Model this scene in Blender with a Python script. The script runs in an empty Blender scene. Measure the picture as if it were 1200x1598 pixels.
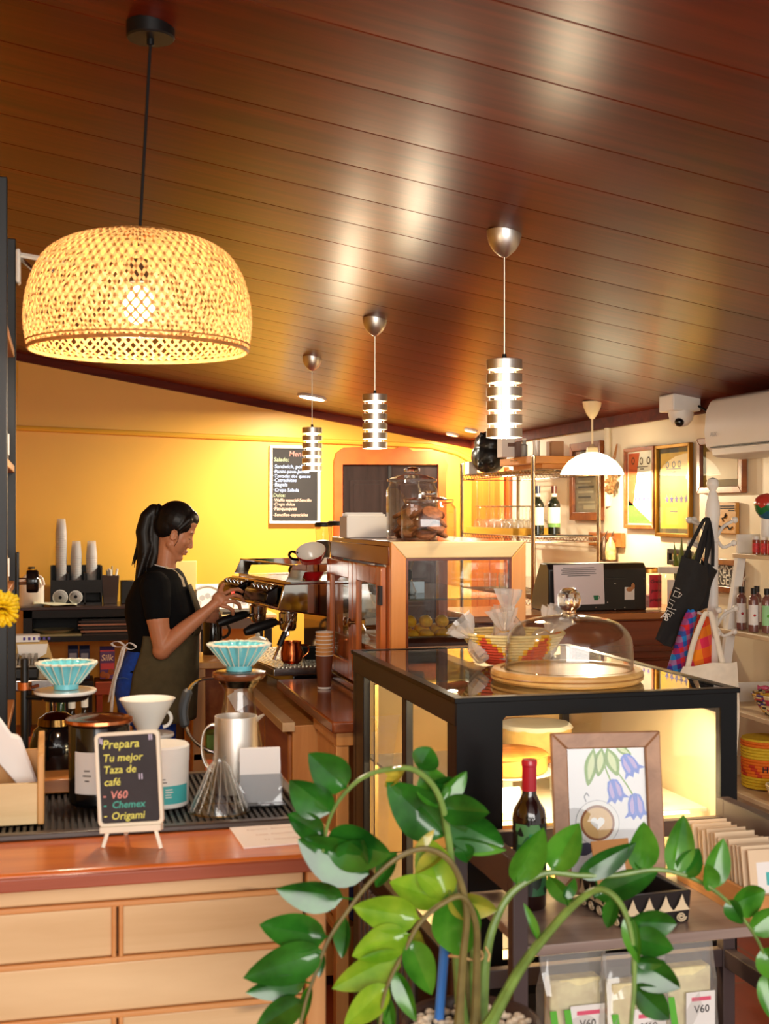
import bpy, math, random
from math import sin, cos, pi, radians, sqrt
from mathutils import Vector, Matrix
random.seed(7)
SC = bpy.context.scene
COL = SC.collection
# ---------------------------------------------------------------- camera
F = 2000.0; CX = 600.0; CY = 799.0; CZ = 1.55
YAW = math.atan(510 / F); S = sin(YAW); C = cos(YAW)
cam = bpy.data.cameras.new('camera'); cam_o = bpy.data.objects.new('camera', cam); COL.objects.link(cam_o)
cam.sensor_fit = 'VERTICAL'; cam.sensor_height = 36; cam.lens = 36 * F / 1598
cam_o.location = (0, 0, CZ); cam_o.rotation_euler = (pi / 2, 0, -YAW)
cam.clip_start = .05; cam.clip_end = 60
cam.dof.use_dof = True; cam.dof.focus_distance = 4.8; cam.dof.aperture_fstop = 7.0
SC.camera = cam_o
# ---------------------------------------------------------------- colour management
SC.view_settings.view_transform = 'Standard'; SC.view_settings.look = 'None'
SC.view_settings.exposure = 0.48; SC.view_settings.gamma = 1.0
SC.cycles.use_denoising = True
SC.cycles.max_bounces = 10; SC.cycles.transparent_max_bounces = 24
SC.cycles.diffuse_bounces = 4; SC.cycles.glossy_bounces = 4; SC.cycles.transmission_bounces = 8
SC.cycles.sample_clamp_indirect = 4.0
SC.cycles.caustics_reflective = False; SC.cycles.caustics_refractive = False
# ---------------------------------------------------------------- world: bright street daylight through the open shop front
w = bpy.data.worlds.new('world'); SC.world = w; w.use_nodes = True
w.node_tree.nodes['Background'].inputs[0].default_value = (1.0, .95, .88, 1)
w.node_tree.nodes['Background'].inputs[1].default_value = 0.55
def area_light(name, loc, target, sx, sy, power, col):
    l = bpy.data.lights.new(name, 'AREA'); l.shape = 'RECTANGLE'; l.size = sx; l.size_y = sy
    l.energy = power; l.color = col
    o = bpy.data.objects.new(name, l); COL.objects.link(o); o.location = loc
    o.rotation_euler = (Vector(target) - Vector(loc)).to_track_quat('-Z', 'Y').to_euler()
    return o
def point_light(name, loc, power, col, r=.03, parent=None):
    l = bpy.data.lights.new(name, 'POINT'); l.energy = power; l.color = col; l.shadow_soft_size = r
    o = bpy.data.objects.new(name, l); COL.objects.link(o); o.location = loc
    if parent: o.parent = parent
    return o
def disc_light(name, loc, power, col, size, parent=None):
    l = bpy.data.lights.new(name, 'AREA'); l.shape = 'DISK'; l.size = size; l.energy = power; l.color = col
    o = bpy.data.objects.new(name, l); COL.objects.link(o); o.location = loc
    if parent: o.parent = parent
    return o
WARM = (1.0, .80, .54); SOFT = (1.0, .86, .64)
area_light('shopfront_daylight_fill', (.6, -1.6, 1.9), (1.0, 4.0, 1.0), 3.4, 2.0, 125, (1.0, .96, .9))  # unseen soft panel added behind the camera as daylight fill
# ---------------------------------------------------------------- picture pixel -> place
def at(px, py, d):
    t = (px - CX) / F; u = (CY - py) / F
    return Vector((d * (S + C * t), d * (C - S * t), CZ + d * u))
def on_z(px, py, z): return at(px, py, (z - CZ) * F / (CY - py))
def on_x(px, py, x): return at(px, py, x / (S + C * (px - CX) / F))
def on_y(px, py, y): return at(px, py, y / (C - S * (px - CX) / F))
def ceil_z(x): return 2.656 - .171 * x
def on_ceil(px, py):
    t = (px - CX) / F; u = (CY - py) / F
    return at(px, py, 1.106 / (u + .171 * (S + C * t)))
# ---------------------------------------------------------------- mesh collector
class MB:
    def __init__(s): s.v = []; s.f = []; s.m = []
    def add(s, vs, fs, mi=0, mat=None):
        o = len(s.v)
        for p in vs:
            p = Vector(p)
            s.v.append(mat @ p if mat is not None else p)
        for f in fs: s.f.append([i + o for i in f]); s.m.append(mi)
        return s
    def box(s, x0, x1, y0, y1, z0, z1, mi=0, mat=None):
        vs = [(x, y, z) for x in (x0, x1) for y in (y0, y1) for z in (z0, z1)]
        return s.add(vs, [(0, 1, 3, 2), (4, 6, 7, 5), (0, 4, 5, 1), (2, 3, 7, 6), (0, 2, 6, 4), (1, 5, 7, 3)], mi, mat)
    def prism(s, poly, h0, h1, mi=0, mat=None, plane='xy'):
        n = len(poly)
        def pt(a, b, h): return {'xy': (a, b, h), 'xz': (a, h, b), 'yz': (h, a, b)}[plane]
        vs = [pt(a, b, h0) for a, b in poly] + [pt(a, b, h1) for a, b in poly]
        fs = [list(range(n))[::-1], list(range(n, 2 * n))] + [(i, (i + 1) % n, n + (i + 1) % n, n + i) for i in range(n)]
        return s.add(vs, fs, mi, mat)
    def lathe(s, prof, c=(0, 0, 0), seg=32, mi=0, mat=None, flute=None, a0=0, a1=2 * pi, caps=False):
        full = abs(a1 - a0 - 2 * pi) < 1e-6; n = seg if full else seg + 1
        vs = []; fs = []
        for j, (r, z) in enumerate(prof):
            for i in range(n):
                a = a0 + (a1 - a0) * i / seg
                rr = r * (flute(a, j) if flute else 1)
                vs.append((c[0] + rr * cos(a), c[1] + rr * sin(a), c[2] + z))
        for j in range(len(prof) - 1):
            for i in range(seg):
                k = (i + 1) % n
                fs.append((j * n + i, j * n + k, (j + 1) * n + k, (j + 1) * n + i))
        if full and caps:
            if prof[0][0] > 1e-5: fs.append(list(range(n))[::-1]) if prof[0] != prof[-1] else None
            if prof[-1][0] > 1e-5 and prof[0] != prof[-1]: fs.append(list(range((len(prof) - 1) * n, len(prof) * n)))
        return s.add(vs, [f for f in fs if f], mi, mat)
    def shell(s, prof, t, c=(0, 0, 0), seg=32, mi=0, mat=None, flute=None):
        # open vessel with wall thickness t: outside bottom -> rim -> inside bottom
        inner = [(max(r - t, 0.0001), z + (t if i == 0 else 0)) for i, (r, z) in enumerate(prof)]
        pr = [(0.0001, prof[0][1])] + list(prof) + inner[::-1] + [(0.0001, prof[0][1] + t)]
        return s.lathe(pr, c, seg, mi, mat, flute)
    def tube(s, path, r, seg=8, mi=0, mat=None, flat=1.0):
        path = [Vector(p) for p in path]; n = len(path)
        rs = r if isinstance(r, (list, tuple)) else [r] * n
        vs = []; fs = []; up = None
        for i, p in enumerate(path):
            t = (path[min(i + 1, n - 1)] - path[max(i - 1, 0)])
            t = t.normalized() if t.length > 1e-9 else Vector((0, 0, 1))
            if up is None: up = t.orthogonal().normalized() if abs(t.z) > .9 else Vector((0, 0, 1)).cross(t).normalized()
            up = (up - t * up.dot(t)); up = up.normalized() if up.length > 1e-6 else t.orthogonal().normalized()
            b = t.cross(up)
            for k in range(seg):
                a = 2 * pi * k / seg
                vs.append(p + up * (rs[i] * cos(a)) + b * (rs[i] * flat * sin(a)))
        for i in range(n - 1):
            for k in range(seg):
                q = (k + 1) % seg
                fs.append((i * seg + k, i * seg + q, (i + 1) * seg + q, (i + 1) * seg + k))
        fs.append(list(range(seg))[::-1]); fs.append(list(range((n - 1) * seg, n * seg)))
        return s.add(vs, fs, mi, mat)
    def ball(s, c, r, seg=16, rings=10, mi=0, mat=None):
        if not isinstance(r, (tuple, list)): r = (r, r, r)
        vs = [(c[0], c[1], c[2] - r[2])]; fs = []
        for j in range(1, rings):
            a = -pi / 2 + pi * j / rings
            for i in range(seg):
                b = 2 * pi * i / seg
                vs.append((c[0] + r[0] * cos(a) * cos(b), c[1] + r[1] * cos(a) * sin(b), c[2] + r[2] * sin(a)))
        vs.append((c[0], c[1], c[2] + r[2])); L = len(vs) - 1
        for i in range(seg):
            k = (i + 1) % seg
            fs.append((0, 1 + k, 1 + i)); fs.append((L, L - seg + i, L - seg + k))
            for j in range(rings - 2): fs.append((1 + j * seg + i, 1 + j * seg + k, 1 + (j + 1) * seg + k, 1 + (j + 1) * seg + i))
        return s.add(vs, fs, mi, mat)
    def grid(s, fn, nu, nv, mi=0, mat=None, closed_u=False):
        vs = [fn(i / nu, j / nv) for j in range(nv + 1) for i in range(nu + (0 if closed_u else 1))]
        w_ = nu + (0 if closed_u else 1); fs = []
        for j in range(nv):
            for i in range(nu):
                k = (i + 1) % w_
                fs.append((j * w_ + i, j * w_ + k, (j + 1) * w_ + k, (j + 1) * w_ + i))
        return s.add(vs, fs, mi, mat)
    def loft(s, rings, mi=0, mat=None):
        n = len(rings[0]); vs = [p for r in rings for p in r]; fs = []
        for j in range(len(rings) - 1):
            for i in range(n):
                k = (i + 1) % n
                fs.append((j * n + i, j * n + k, (j + 1) * n + k, (j + 1) * n + i))
        fs.append(list(range(n))[::-1]); fs.append(list(range((len(rings) - 1) * n, len(rings) * n)))
        return s.add(vs, fs, mi, mat)
    def text(s, string, size, mat, mi=0, align='LEFT', shear=0.0, thick=.0004, wide=1.0, bold=0.0):
        key = (string, align, shear, bold)
        if key not in TEXTS:
            cu = bpy.data.curves.new('t', 'FONT'); cu.body = string; cu.align_x = align; cu.shear = shear
            cu.resolution_u = 2; cu.offset = bold
            o = bpy.data.objects.new('t', cu); COL.objects.link(o)
            me = bpy.data.meshes.new_from_object(o.evaluated_get(bpy.context.evaluated_depsgraph_get()))
            TEXTS[key] = ([v.co.copy() for v in me.vertices], [list(p.vertices) for p in me.polygons])
            bpy.data.objects.remove(o); bpy.data.curves.remove(cu); bpy.data.meshes.remove(me)
        vs, fs = TEXTS[key]
        return s.add([(p.x * size * wide, p.y * size, thick) for p in vs], fs, mi, mat)
    def build(s, name, mats, parent=None, local=False, bevel=0, angle=35, sub=0, solid=0, flat=False, seg=2):
        if not isinstance(mats, (list, tuple)): mats = [mats]
        vs = s.v
        me = bpy.data.meshes.new(name); o = bpy.data.objects.new(name, me); COL.objects.link(o)
        if parent is not None:
            o.parent = parent
            if not local:
                inv = WM[parent.name].inverted(); vs = [inv @ p for p in vs]
            WM[o.name] = WM[parent.name]
        else:
            if not local:
                xs = [p.x for p in vs]; ys = [p.y for p in vs]; zs = [p.z for p in vs]
                b = Vector(((min(xs) + max(xs)) / 2, (min(ys) + max(ys)) / 2, min(zs)))
                vs = [p - b for p in vs]; o.location = b
                WM[o.name] = Matrix.Translation(b)
            else: WM[o.name] = Matrix.Identity(4)
        me.from_pydata([tuple(p) for p in vs], [], s.f)
        for m in mats: me.materials.append(m)
        me.polygons.foreach_set('material_index', s.m)
        me.validate(); me.update()
        if not flat:
            me.polygons.foreach_set('use_smooth', [True] * len(me.polygons))
            me.set_sharp_from_angle(angle=radians(angle))
        if bevel:
            b = o.modifiers.new('bevel', 'BEVEL'); b.width = bevel; b.segments = seg; b.limit_method = 'ANGLE'; b.angle_limit = radians(40)
            b.harden_normals = False
        if solid:
            b = o.modifiers.new('solid', 'SOLIDIFY'); b.thickness = solid; b.offset = 0
        if sub:
            b = o.modifiers.new('sub', 'SUBSURF'); b.levels = sub; b.render_levels = sub
        return o
TEXTS = {}; WM = {}
def tag(o, label, cat, group=None, kind=None):
    o['label'] = label; o['category'] = cat
    if group: o['group'] = group
    if kind: o['kind'] = kind
    return o
def thing(name, label, cat, loc=(0, 0, 0), rotz=0.0, group=None, mat=None):
    o = bpy.data.objects.new(name, None); COL.objects.link(o); o.empty_display_size = .05
    if mat is None:
        o.location = loc; o.rotation_euler = (0, 0, rotz); mat = Matrix.Translation(Vector(loc)) @ Matrix.Rotation(rotz, 4, 'Z')
    else: o.matrix_world = mat
    WM[o.name] = mat.copy()
    return tag(o, label, cat, group)
def dup(root, loc, rotz=None, label=None, group=None, scale=None):
    r = root.copy(); COL.objects.link(r); r.location = loc
    if rotz is not None: r.rotation_euler = (0, 0, rotz)
    if scale: r.scale = (scale,) * 3
    if label: r['label'] = label
    if group: r['group'] = group
    for ch in list(root.children):
        c = ch.copy(); COL.objects.link(c); c.parent = r
        for g in list(ch.children):
            d = g.copy(); COL.objects.link(d); d.parent = c
    return r
def struct(o): o['kind'] = 'structure'; return o
def frame_mat(o, right, up):
    r = Vector(right).normalized(); u = Vector(up); u = (u - r * u.dot(r)).normalized(); n = r.cross(u)
    m = Matrix((r, u, n)).transposed().to_4x4(); m.translation = Vector(o); return m
def arc(c, r, a0, a1, n=12, plane='xz'):
    out = []
    for i in range(n + 1):
        a = a0 + (a1 - a0) * i / n
        p, q = r * cos(a), r * sin(a)
        out.append((c[0] + p, c[1], c[2] + q) if plane == 'xz' else ((c[0], c[1] + p, c[2] + q) if plane == 'yz' else (c[0] + p, c[1] + q, c[2])))
    return out
def spline(pts, n=8):
    pts = [Vector(p) for p in pts]; out = []
    P = [pts[0] * 2 - pts[1]] + pts + [pts[-1] * 2 - pts[-2]]
    for i in range(1, len(P) - 2):
        for k in range(n):
            t = k / n
            a, b, c, d = P[i - 1], P[i], P[i + 1], P[i + 2]
            out.append(.5 * ((2 * b) + (c - a) * t + (2 * a - 5 * b + 4 * c - d) * t * t + (3 * b - a - 3 * c + d) * t ** 3))
    out.append(pts[-1]); return out
def lerp(a, b, t): return a + (b - a) * t
# ---------------------------------------------------------------- materials
def srgb(r, g, b):
    f = lambda c: (c / 255 / 12.92) if c / 255 <= .04045 else ((c / 255 + .055) / 1.055) ** 2.4
    return (f(r), f(g), f(b), 1)
MATS = {}
def base(name):
    m = bpy.data.materials.new(name); m.use_nodes = True; nt = m.node_tree
    b = nt.nodes['Principled BSDF']; return m, nt, b
def link(nt, a, ao, b, bi): nt.links.new(a.outputs[ao], b.inputs[bi])
def node(nt, t, **kw):
    n = nt.nodes.new(t)
    for k, v in kw.items():
        if k.startswith('i_'): n.inputs[k[2:].replace('_', ' ')].default_value = v
        else: setattr(n, k, v)
    return n
def coords(nt, scale=(1, 1, 1), rot=(0, 0, 0)):
    tc = node(nt, 'ShaderNodeTexCoord'); mp = node(nt, 'ShaderNodeMapping')
    mp.inputs['Scale'].default_value = scale; mp.inputs['Rotation'].default_value = rot
    link(nt, tc, 'Object', mp, 'Vector'); return mp
def ramp(nt, stops):
    r = node(nt, 'ShaderNodeValToRGB'); e = r.color_ramp.elements
    while len(e) < len(stops): e.new(.5)
    for x, (p, c) in zip(e, stops): x.position = p; x.color = c
    return r
def paint(name, rgb, rough=.5, metal=0.0, vary=.08, scale=6, spec=.5, bump=0.0, coat=0.0, emit=None, estr=0.0, sheen=0.0, sss=0.0):
    if name in MATS: return MATS[name]
    m, nt, b = base(name); c = srgb(*rgb)
    mp = coords(nt, (scale,) * 3); n = node(nt, 'ShaderNodeTexNoise', i_Scale=1.0, i_Detail=5.0); link(nt, mp, 'Vector', n, 'Vector')
    lo = tuple(max(0, x * (1 - vary)) for x in c[:3]) + (1,); hi = tuple(min(1, x * (1 + vary)) for x in c[:3]) + (1,)
    r = ramp(nt, [(.3, lo), (.7, hi)]); link(nt, n, 'Fac', r, 'Fac'); link(nt, r, 'Color', b, 'Base Color')
    b.inputs['Roughness'].default_value = rough; b.inputs['Metallic'].default_value = metal
    b.inputs['Specular IOR Level'].default_value = spec; b.inputs['Coat Weight'].default_value = coat
    b.inputs['Coat Roughness'].default_value = .08
    if sheen: b.inputs['Sheen Weight'].default_value = sheen
    if sss: b.inputs['Subsurface Weight'].default_value = sss; b.inputs['Subsurface Radius'].default_value = (.012, .005, .003); b.inputs['Subsurface Scale'].default_value = 1.0
    if emit: b.inputs['Emission Color'].default_value = srgb(*emit); b.inputs['Emission Strength'].default_value = estr
    if bump:
        bp = node(nt, 'ShaderNodeBump', i_Strength=bump, i_Distance=.01); link(nt, n, 'Fac', bp, 'Height'); link(nt, bp, 'Normal', b, 'Normal')
    MATS[name] = m; return m
def wood(name, rgb1, rgb2, grain='x', scale=1.0, rough=.4, coat=0.0, spec=.5, contrast=.5, knots=False):
    if name in MATS: return MATS[name]
    m, nt, b = base(name)
    st = {'x': (1.2, 14, 14), 'y': (14, 1.2, 14), 'z': (14, 14, 1.2)}[grain]
    mp = coords(nt, tuple(k * scale for k in st))
    n = node(nt, 'ShaderNodeTexNoise', i_Scale=1.0, i_Detail=6.0, i_Roughness=.6, i_Distortion=.6); link(nt, mp, 'Vector', n, 'Vector')
    r = ramp(nt, [(.5 - contrast * .4, srgb(*rgb1)), (.5 + contrast * .4, srgb(*rgb2))]); link(nt, n, 'Fac', r, 'Fac')
    last = r
    if knots:
        mp2 = coords(nt, (2.2, 7, 7)); n2 = node(nt, 'ShaderNodeTexNoise', i_Scale=1.0, i_Detail=3.0, i_Distortion=1.2); link(nt, mp2, 'Vector', n2, 'Vector')
        r2 = ramp(nt, [(.60, (0, 0, 0, 1)), (.74, (1, 1, 1, 1))]); link(nt, n2, 'Fac', r2, 'Fac')
        mx = node(nt, 'ShaderNodeMix', data_type='RGBA'); link(nt, r2, 'Color', mx, 0); link(nt, r, 'Color', mx, 6)
        mx.inputs[7].default_value = srgb(128, 104, 82); last = mx
        nt.links.new(mx.outputs[2], b.inputs['Base Color'])
    else: link(nt, r, 'Color', b, 'Base Color')
    b.inputs['Roughness'].default_value = rough; b.inputs['Coat Weight'].default_value = coat; b.inputs['Coat Roughness'].default_value = .12
    b.inputs['Specular IOR Level'].default_value = spec
    bp = node(nt, 'ShaderNodeBump', i_Strength=.08, i_Distance=.004); link(nt, n, 'Fac', bp, 'Height'); link(nt, bp, 'Normal', b, 'Normal')
    MATS[name] = m; return m
def metal(name, rgb, rough=.25, brush=None):
    if name in MATS: return MATS[name]
    m, nt, b = base(name); b.inputs['Metallic'].default_value = 1; b.inputs['Base Color'].default_value = srgb(*rgb)
    sc = {None: (20, 20, 20), 'z': (160, 160, 2), 'x': (2, 160, 160), 'h': (4, 4, 220)}[brush]
    mp = coords(nt, sc); n = node(nt, 'ShaderNodeTexNoise', i_Scale=1.0, i_Detail=3.0); link(nt, mp, 'Vector', n, 'Vector')
    mr = node(nt, 'ShaderNodeMapRange'); mr.inputs['To Min'].default_value = rough * .75; mr.inputs['To Max'].default_value = rough * 1.3
    link(nt, n, 'Fac', mr, 'Value'); link(nt, mr, 'Result', b, 'Roughness')
    MATS[name] = m; return m
def glass(name, tint=(1, 1, 1), refl=1.0, rough=.02, edge=.25, ior=1.5, haze=0.0, hazecol=(1, 1, 1)):
    if name in MATS: return MATS[name]
    m, nt, b = base(name); out = nt.nodes['Material Output']; nt.nodes.remove(b)
    tr = node(nt, 'ShaderNodeBsdfTransparent'); gl = node(nt, 'ShaderNodeBsdfGlossy'); gl.inputs['Roughness'].default_value = rough
    ge = node(nt, 'ShaderNodeNewGeometry'); dt = node(nt, 'ShaderNodeVectorMath', operation='DOT_PRODUCT'); link(nt, ge, 'Incoming', dt, 0); link(nt, ge, 'Normal', dt, 1)
    ab = node(nt, 'ShaderNodeMath', operation='ABSOLUTE'); link(nt, dt, 'Value', ab, 0)
    om = node(nt, 'ShaderNodeMath', operation='SUBTRACT'); om.inputs[0].default_value = 1.0; link(nt, ab, 'Value', om, 1)
    r = ramp(nt, [(0, tint + (1,)), (.55, tint + (1,)), (1, tuple(t * (1 - edge) for t in tint) + (1,))]); link(nt, om, 'Value', r, 'Fac'); link(nt, r, 'Color', tr, 'Color')
    pw = node(nt, 'ShaderNodeMath', operation='POWER'); pw.inputs[1].default_value = 5.0; link(nt, om, 'Value', pw, 0)
    f0 = ((ior - 1) / (ior + 1)) ** 2
    mu = node(nt, 'ShaderNodeMath', operation='MULTIPLY_ADD'); mu.inputs[1].default_value = min(1, (1 - f0) * refl); mu.inputs[2].default_value = min(1, f0 * refl); mu.use_clamp = True; link(nt, pw, 'Value', mu, 0)
    mx = node(nt, 'ShaderNodeMixShader'); link(nt, mu, 'Value', mx, 'Fac'); link(nt, tr, 'BSDF', mx, 1); link(nt, gl, 'BSDF', mx, 2)
    last = mx
    if haze:
        df = node(nt, 'ShaderNodeBsdfDiffuse'); df.inputs['Color'].default_value = hazecol + (1,)
        m2 = node(nt, 'ShaderNodeMixShader'); m2.inputs['Fac'].default_value = haze
        link(nt, mx, 'Shader', m2, 1); link(nt, df, 'BSDF', m2, 2); last = m2
    nt.links.new(last.outputs[0], out.inputs['Surface'])
    MATS[name] = m; return m
def glow(name, rgb, strength):
    if name in MATS: return MATS[name]
    m, nt, b = base(name); b.inputs['Base Color'].default_value = srgb(*rgb)
    b.inputs['Emission Color'].default_value = srgb(*rgb); b.inputs['Emission Strength'].default_value = strength
    MATS[name] = m; return m
BLACK = paint('black_paint', (15, 13, 13), .42, spec=.3)
BLACKG = paint('black_gloss', (10, 10, 12), .12, spec=.6)
BLACKP = paint('black_plastic', (19, 18, 19), .45, spec=.35)
WHITE = paint('white_paint', (238, 234, 226), .45)
CERAM = paint('white_ceramic', (245, 240, 230), .15, vary=.02, coat=.4)
PAPER = paint('white_paper', (240, 236, 232), .8, vary=.03)
STEEL = metal('steel', (205, 203, 200), .22)
CHROME = metal('chrome', (225, 225, 225), .08)
BRUSHED = metal('brushed_aluminium', (226, 222, 216), .38, 'h')
COPPER = metal('copper', (200, 120, 75), .18)
GLASS = glass('clear_glass', (.99, .99, .985), 1.3, edge=.3)
PANE = glass('window_glass', (.95, .97, .96), 1.0, edge=.1)
TOPGL = glass('showcase_top_glass', (.55, .55, .55), 1.6, rough=.004, edge=.4)
OAK = wood('honey_oak', (150, 84, 36), (196, 124, 62), 'z', rough=.32, coat=.3)
OAKX = wood('honey_oak_long', (158, 92, 42), (204, 134, 72), 'x', rough=.32, coat=.3)
PALE = wood('pale_pine', (206, 166, 106), (236, 206, 150), 'x', rough=.4, coat=.2)
REDW = wood('red_brown_wood', (104, 46, 22), (150, 76, 38), 'y', rough=.25, coat=.4)
INK = paint('dark_ink', (40, 36, 38), .8)
# ================================================================ SETTING
# floor of glossy red-brown tiles
def tile_mat():
    m, nt, b = base('floor_tile')
    mp = coords(nt, (1, 1, 1)); br = node(nt, 'ShaderNodeTexBrick'); br.offset = 0; br.inputs['Scale'].default_value = 1
    br.inputs['Brick Width'].default_value = .45; br.inputs['Row Height'].default_value = .45; br.inputs['Mortar Size'].default_value = .006
    br.inputs['Color1'].default_value = srgb(150, 62, 34); br.inputs['Color2'].default_value = srgb(126, 48, 26); br.inputs['Mortar'].default_value = srgb(120, 80, 60)
    link(nt, mp, 'Vector', br, 'Vector')
    mp2 = coords(nt, (9, 1.5, 1)); n = node(nt, 'ShaderNodeTexNoise', i_Scale=1.5, i_Detail=5.0); link(nt, mp2, 'Vector', n, 'Vector')
    mx = node(nt, 'ShaderNodeMix', data_type='RGBA', blend_type='MULTIPLY'); mx.inputs[0].default_value = .6
    r = ramp(nt, [(.3, (.6, .6, .6, 1)), (.7, (1.2, 1.15, 1.1, 1))]); link(nt, n, 'Fac', r, 'Fac')
    link(nt, br, 'Color', mx, 6); link(nt, r, 'Color', mx, 7); nt.links.new(mx.outputs[2], b.inputs['Base Color'])
    b.inputs['Roughness'].default_value = .3; return m
struct(MB().box(-1.3, 3.3, -2.2, 9.8, -.1, 0).build('floor', tile_mat()))
# sloping ceiling of varnished tongue-and-groove planks
def ceiling_mat():
    m, nt, b = base('varnished_ceiling_planks')
    mp = coords(nt, (.8, 16, 1)); n = node(nt, 'ShaderNodeTexNoise', i_Scale=1.6, i_Detail=7.0, i_Roughness=.62, i_Distortion=.5); link(nt, mp, 'Vector', n, 'Vector')
    r = ramp(nt, [(.28, srgb(64, 18, 5)), (.72, srgb(118, 40, 13))]); link(nt, n, 'Fac', r, 'Fac')
    mp2 = coords(nt, (.12, 5.0, 1)); vo = node(nt, 'ShaderNodeTexWhiteNoise', noise_dimensions='1D')
    sp = node(nt, 'ShaderNodeSeparateXYZ'); tc = node(nt, 'ShaderNodeTexCoord'); link(nt, tc, 'Object', sp, 'Vector')
    dv = node(nt, 'ShaderNodeMath', operation='DIVIDE'); dv.inputs[1].default_value = .3; link(nt, sp, 'Y', dv, 0)
    fl = node(nt, 'ShaderNodeMath', operation='FLOOR'); link(nt, dv, 'Value', fl, 0); link(nt, fl, 'Value', vo, 'W')
    mr = node(nt, 'ShaderNodeMapRange'); mr.inputs['To Min'].default_value = .8; mr.inputs['To Max'].default_value = 1.15; link(nt, vo, 'Value', mr, 'Value')
    mx = node(nt, 'ShaderNodeVectorMath', operation='SCALE'); link(nt, r, 'Color', mx, 0); link(nt, mr, 'Result', mx, 'Scale')
    link(nt, mx, 'Vector', b, 'Base Color')
    b.inputs['Roughness'].default_value = .30; b.inputs['Specular IOR Level'].default_value = .38
    bp = node(nt, 'ShaderNodeBump', i_Strength=.05, i_Distance=.004); link(nt, n, 'Fac', bp, 'Height'); link(nt, bp, 'Normal', b, 'Normal'); return m
mb = MB(); prof = []
y = -2.2
while y < 9.79:
    for t, dz in ((0, .0022), (.012, .0002), (.2, -.0002), (.5, -.0005), (.8, -.0002), (.988, .0002)): prof.append((y + t * .3, dz))
    y += .3
prof.append((9.8, .006))
n = len(prof); x0, x1 = -1.3, 3.3
vs = [(x0, p, ceil_z(x0) + q) for p, q in prof] + [(x1, p, ceil_z(x1) + q) for p, q in prof]
mb.add(vs, [(i, i + 1, n + i + 1, n + i) for i in range(n - 1)])
z0, z1 = ceil_z(x0) + .1, ceil_z(x1) + .1
mb.add([(x0, -2.2, z0), (x1, -2.2, z1), (x1, 9.8, z1), (x0, 9.8, z0)], [(0, 1, 2, 3)])
struct(mb.build('ceiling', ceiling_mat(), angle=25))
YEL = paint('yellow_wall', (234, 178, 62), .45, vary=.05, scale=1.4, bump=.02)
CREAM = paint('cream_wall', (240, 226, 196), .5, vary=.04, scale=1.5)
struct(MB().prism([(-1.3, 0), (3.3, 0), (3.3, ceil_z(3.3) + .05), (-1.3, ceil_z(-1.3) + .05)], 9.7, 9.8, plane='xz').build('wall_back', YEL))
struct(MB().box(3.2, 3.3, 1.2, 9.7, 0, ceil_z(3.2) + .02).build('wall_right', CREAM))
struct(MB().box(-1.3, -1.2, -.2, 9.7, 0, ceil_z(-1.2) + .02).build('wall_left', YEL))
DKRED = wood('dark_red_trim', (70, 22, 12), (104, 38, 20), 'x', rough=.6, spec=.15)
for nm, p, q in (('trim_1', .05, 9.655), ):
    mb = MB(); za, zb = ceil_z(-1.2), ceil_z(3.2)
    mb.prism([(-1.2, za - .055), (3.2, zb - .055), (3.2, zb), (-1.2, za)], 9.66, 9.70, plane='xz'); struct(mb.build(nm, DKRED))
struct(MB().box(3.165, 3.2, 1.2, 9.66, ceil_z(3.18) - .06, ceil_z(3.18) + .004).build('trim_2', DKRED))
# yellow batten running across the back wall, then bending down to the corner; conduit at the left
pts = [on_y(-60, 664, 9.685), on_y(19, 667.5, 9.685), on_y(300, 680, 9.685), on_y(565, 691, 9.685), on_y(672, 696, 9.685), on_y(712, 706, 9.685), on_y(741, 722, 9.685)]
struct(MB().tube(pts, .02, 8).build('trim_3', YEL))
struct(MB().tube([on_y(27, 566, 9.69), on_y(23.5, 668, 9.69), on_y(23, 817, 9.69)], .008, 6).build('trim_4', YEL))
struct(MB().tube([on_x(948, 662, 3.19), on_x(949, 790, 3.19)], .02, 8).build('trim_5', CREAM))
# orange plaster surround and dark panelled door in the back wall
ORANGE = paint('orange_plaster', (204, 88, 24), .55, vary=.18, scale=9, bump=.15)
def wy(px, py, y=9.68):
    p = on_y(px, py, y); return (p.x, p.z)
fr = MB()
outer = [wy(521, 1180), wy(520, 722), wy(524, 707), wy(535, 699), wy(575, 697), wy(614, 701), wy(622, 698), wy(632, 697), wy(642, 704), wy(676, 703), wy(690, 712), wy(697, 726), wy(694, 740), wy(698, 1180)]
inner = [wy(533, 1180), wy(533, 725), wy(682, 725), wy(682, 1180)]
top = [outer[1], outer[2], outer[3], outer[4], outer[5], outer[6], outer[7], outer[8], outer[9], outer[10], outer[11], outer[12], inner[2], inner[1]]
fr.prism(top, 9.64, 9.70, plane='xz')
fr.prism([outer[0], outer[1], inner[1], inner[0]], 9.64, 9.70, plane='xz'); fr.prism([inner[3], inner[2], outer[12], outer[13]], 9.64, 9.70, plane='xz')
dl, dr = wy(533, 725), wy(682, 725)
DDOOR = wood('dark_door_wood', (30, 21, 19), (48, 35, 32), 'z', rough=.7, spec=.15)
dor = MB().box(dl[0], dr[0], 9.665, 9.70, 0, dl[1]).build('door_1', DDOOR); struct(dor)
struct(fr.build('trim_6', ORANGE))
mb = MB(); mid = wy(607, 725)[0]
for a, b in ((dl[0] + .06, mid - .05), (mid + .05, dr[0] - .06)):
    for zz in ((.15, .85), (1.0, dl[1] - .12)):
        mb.box(a, b, 9.655, 9.668, zz[0], zz[1])
        mb.box(a + .03, b - .03, 9.648, 9.66, zz[0] + .03, zz[1] - .03)
mb.build('door_panel', DDOOR, dor, bevel=.004)
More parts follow.
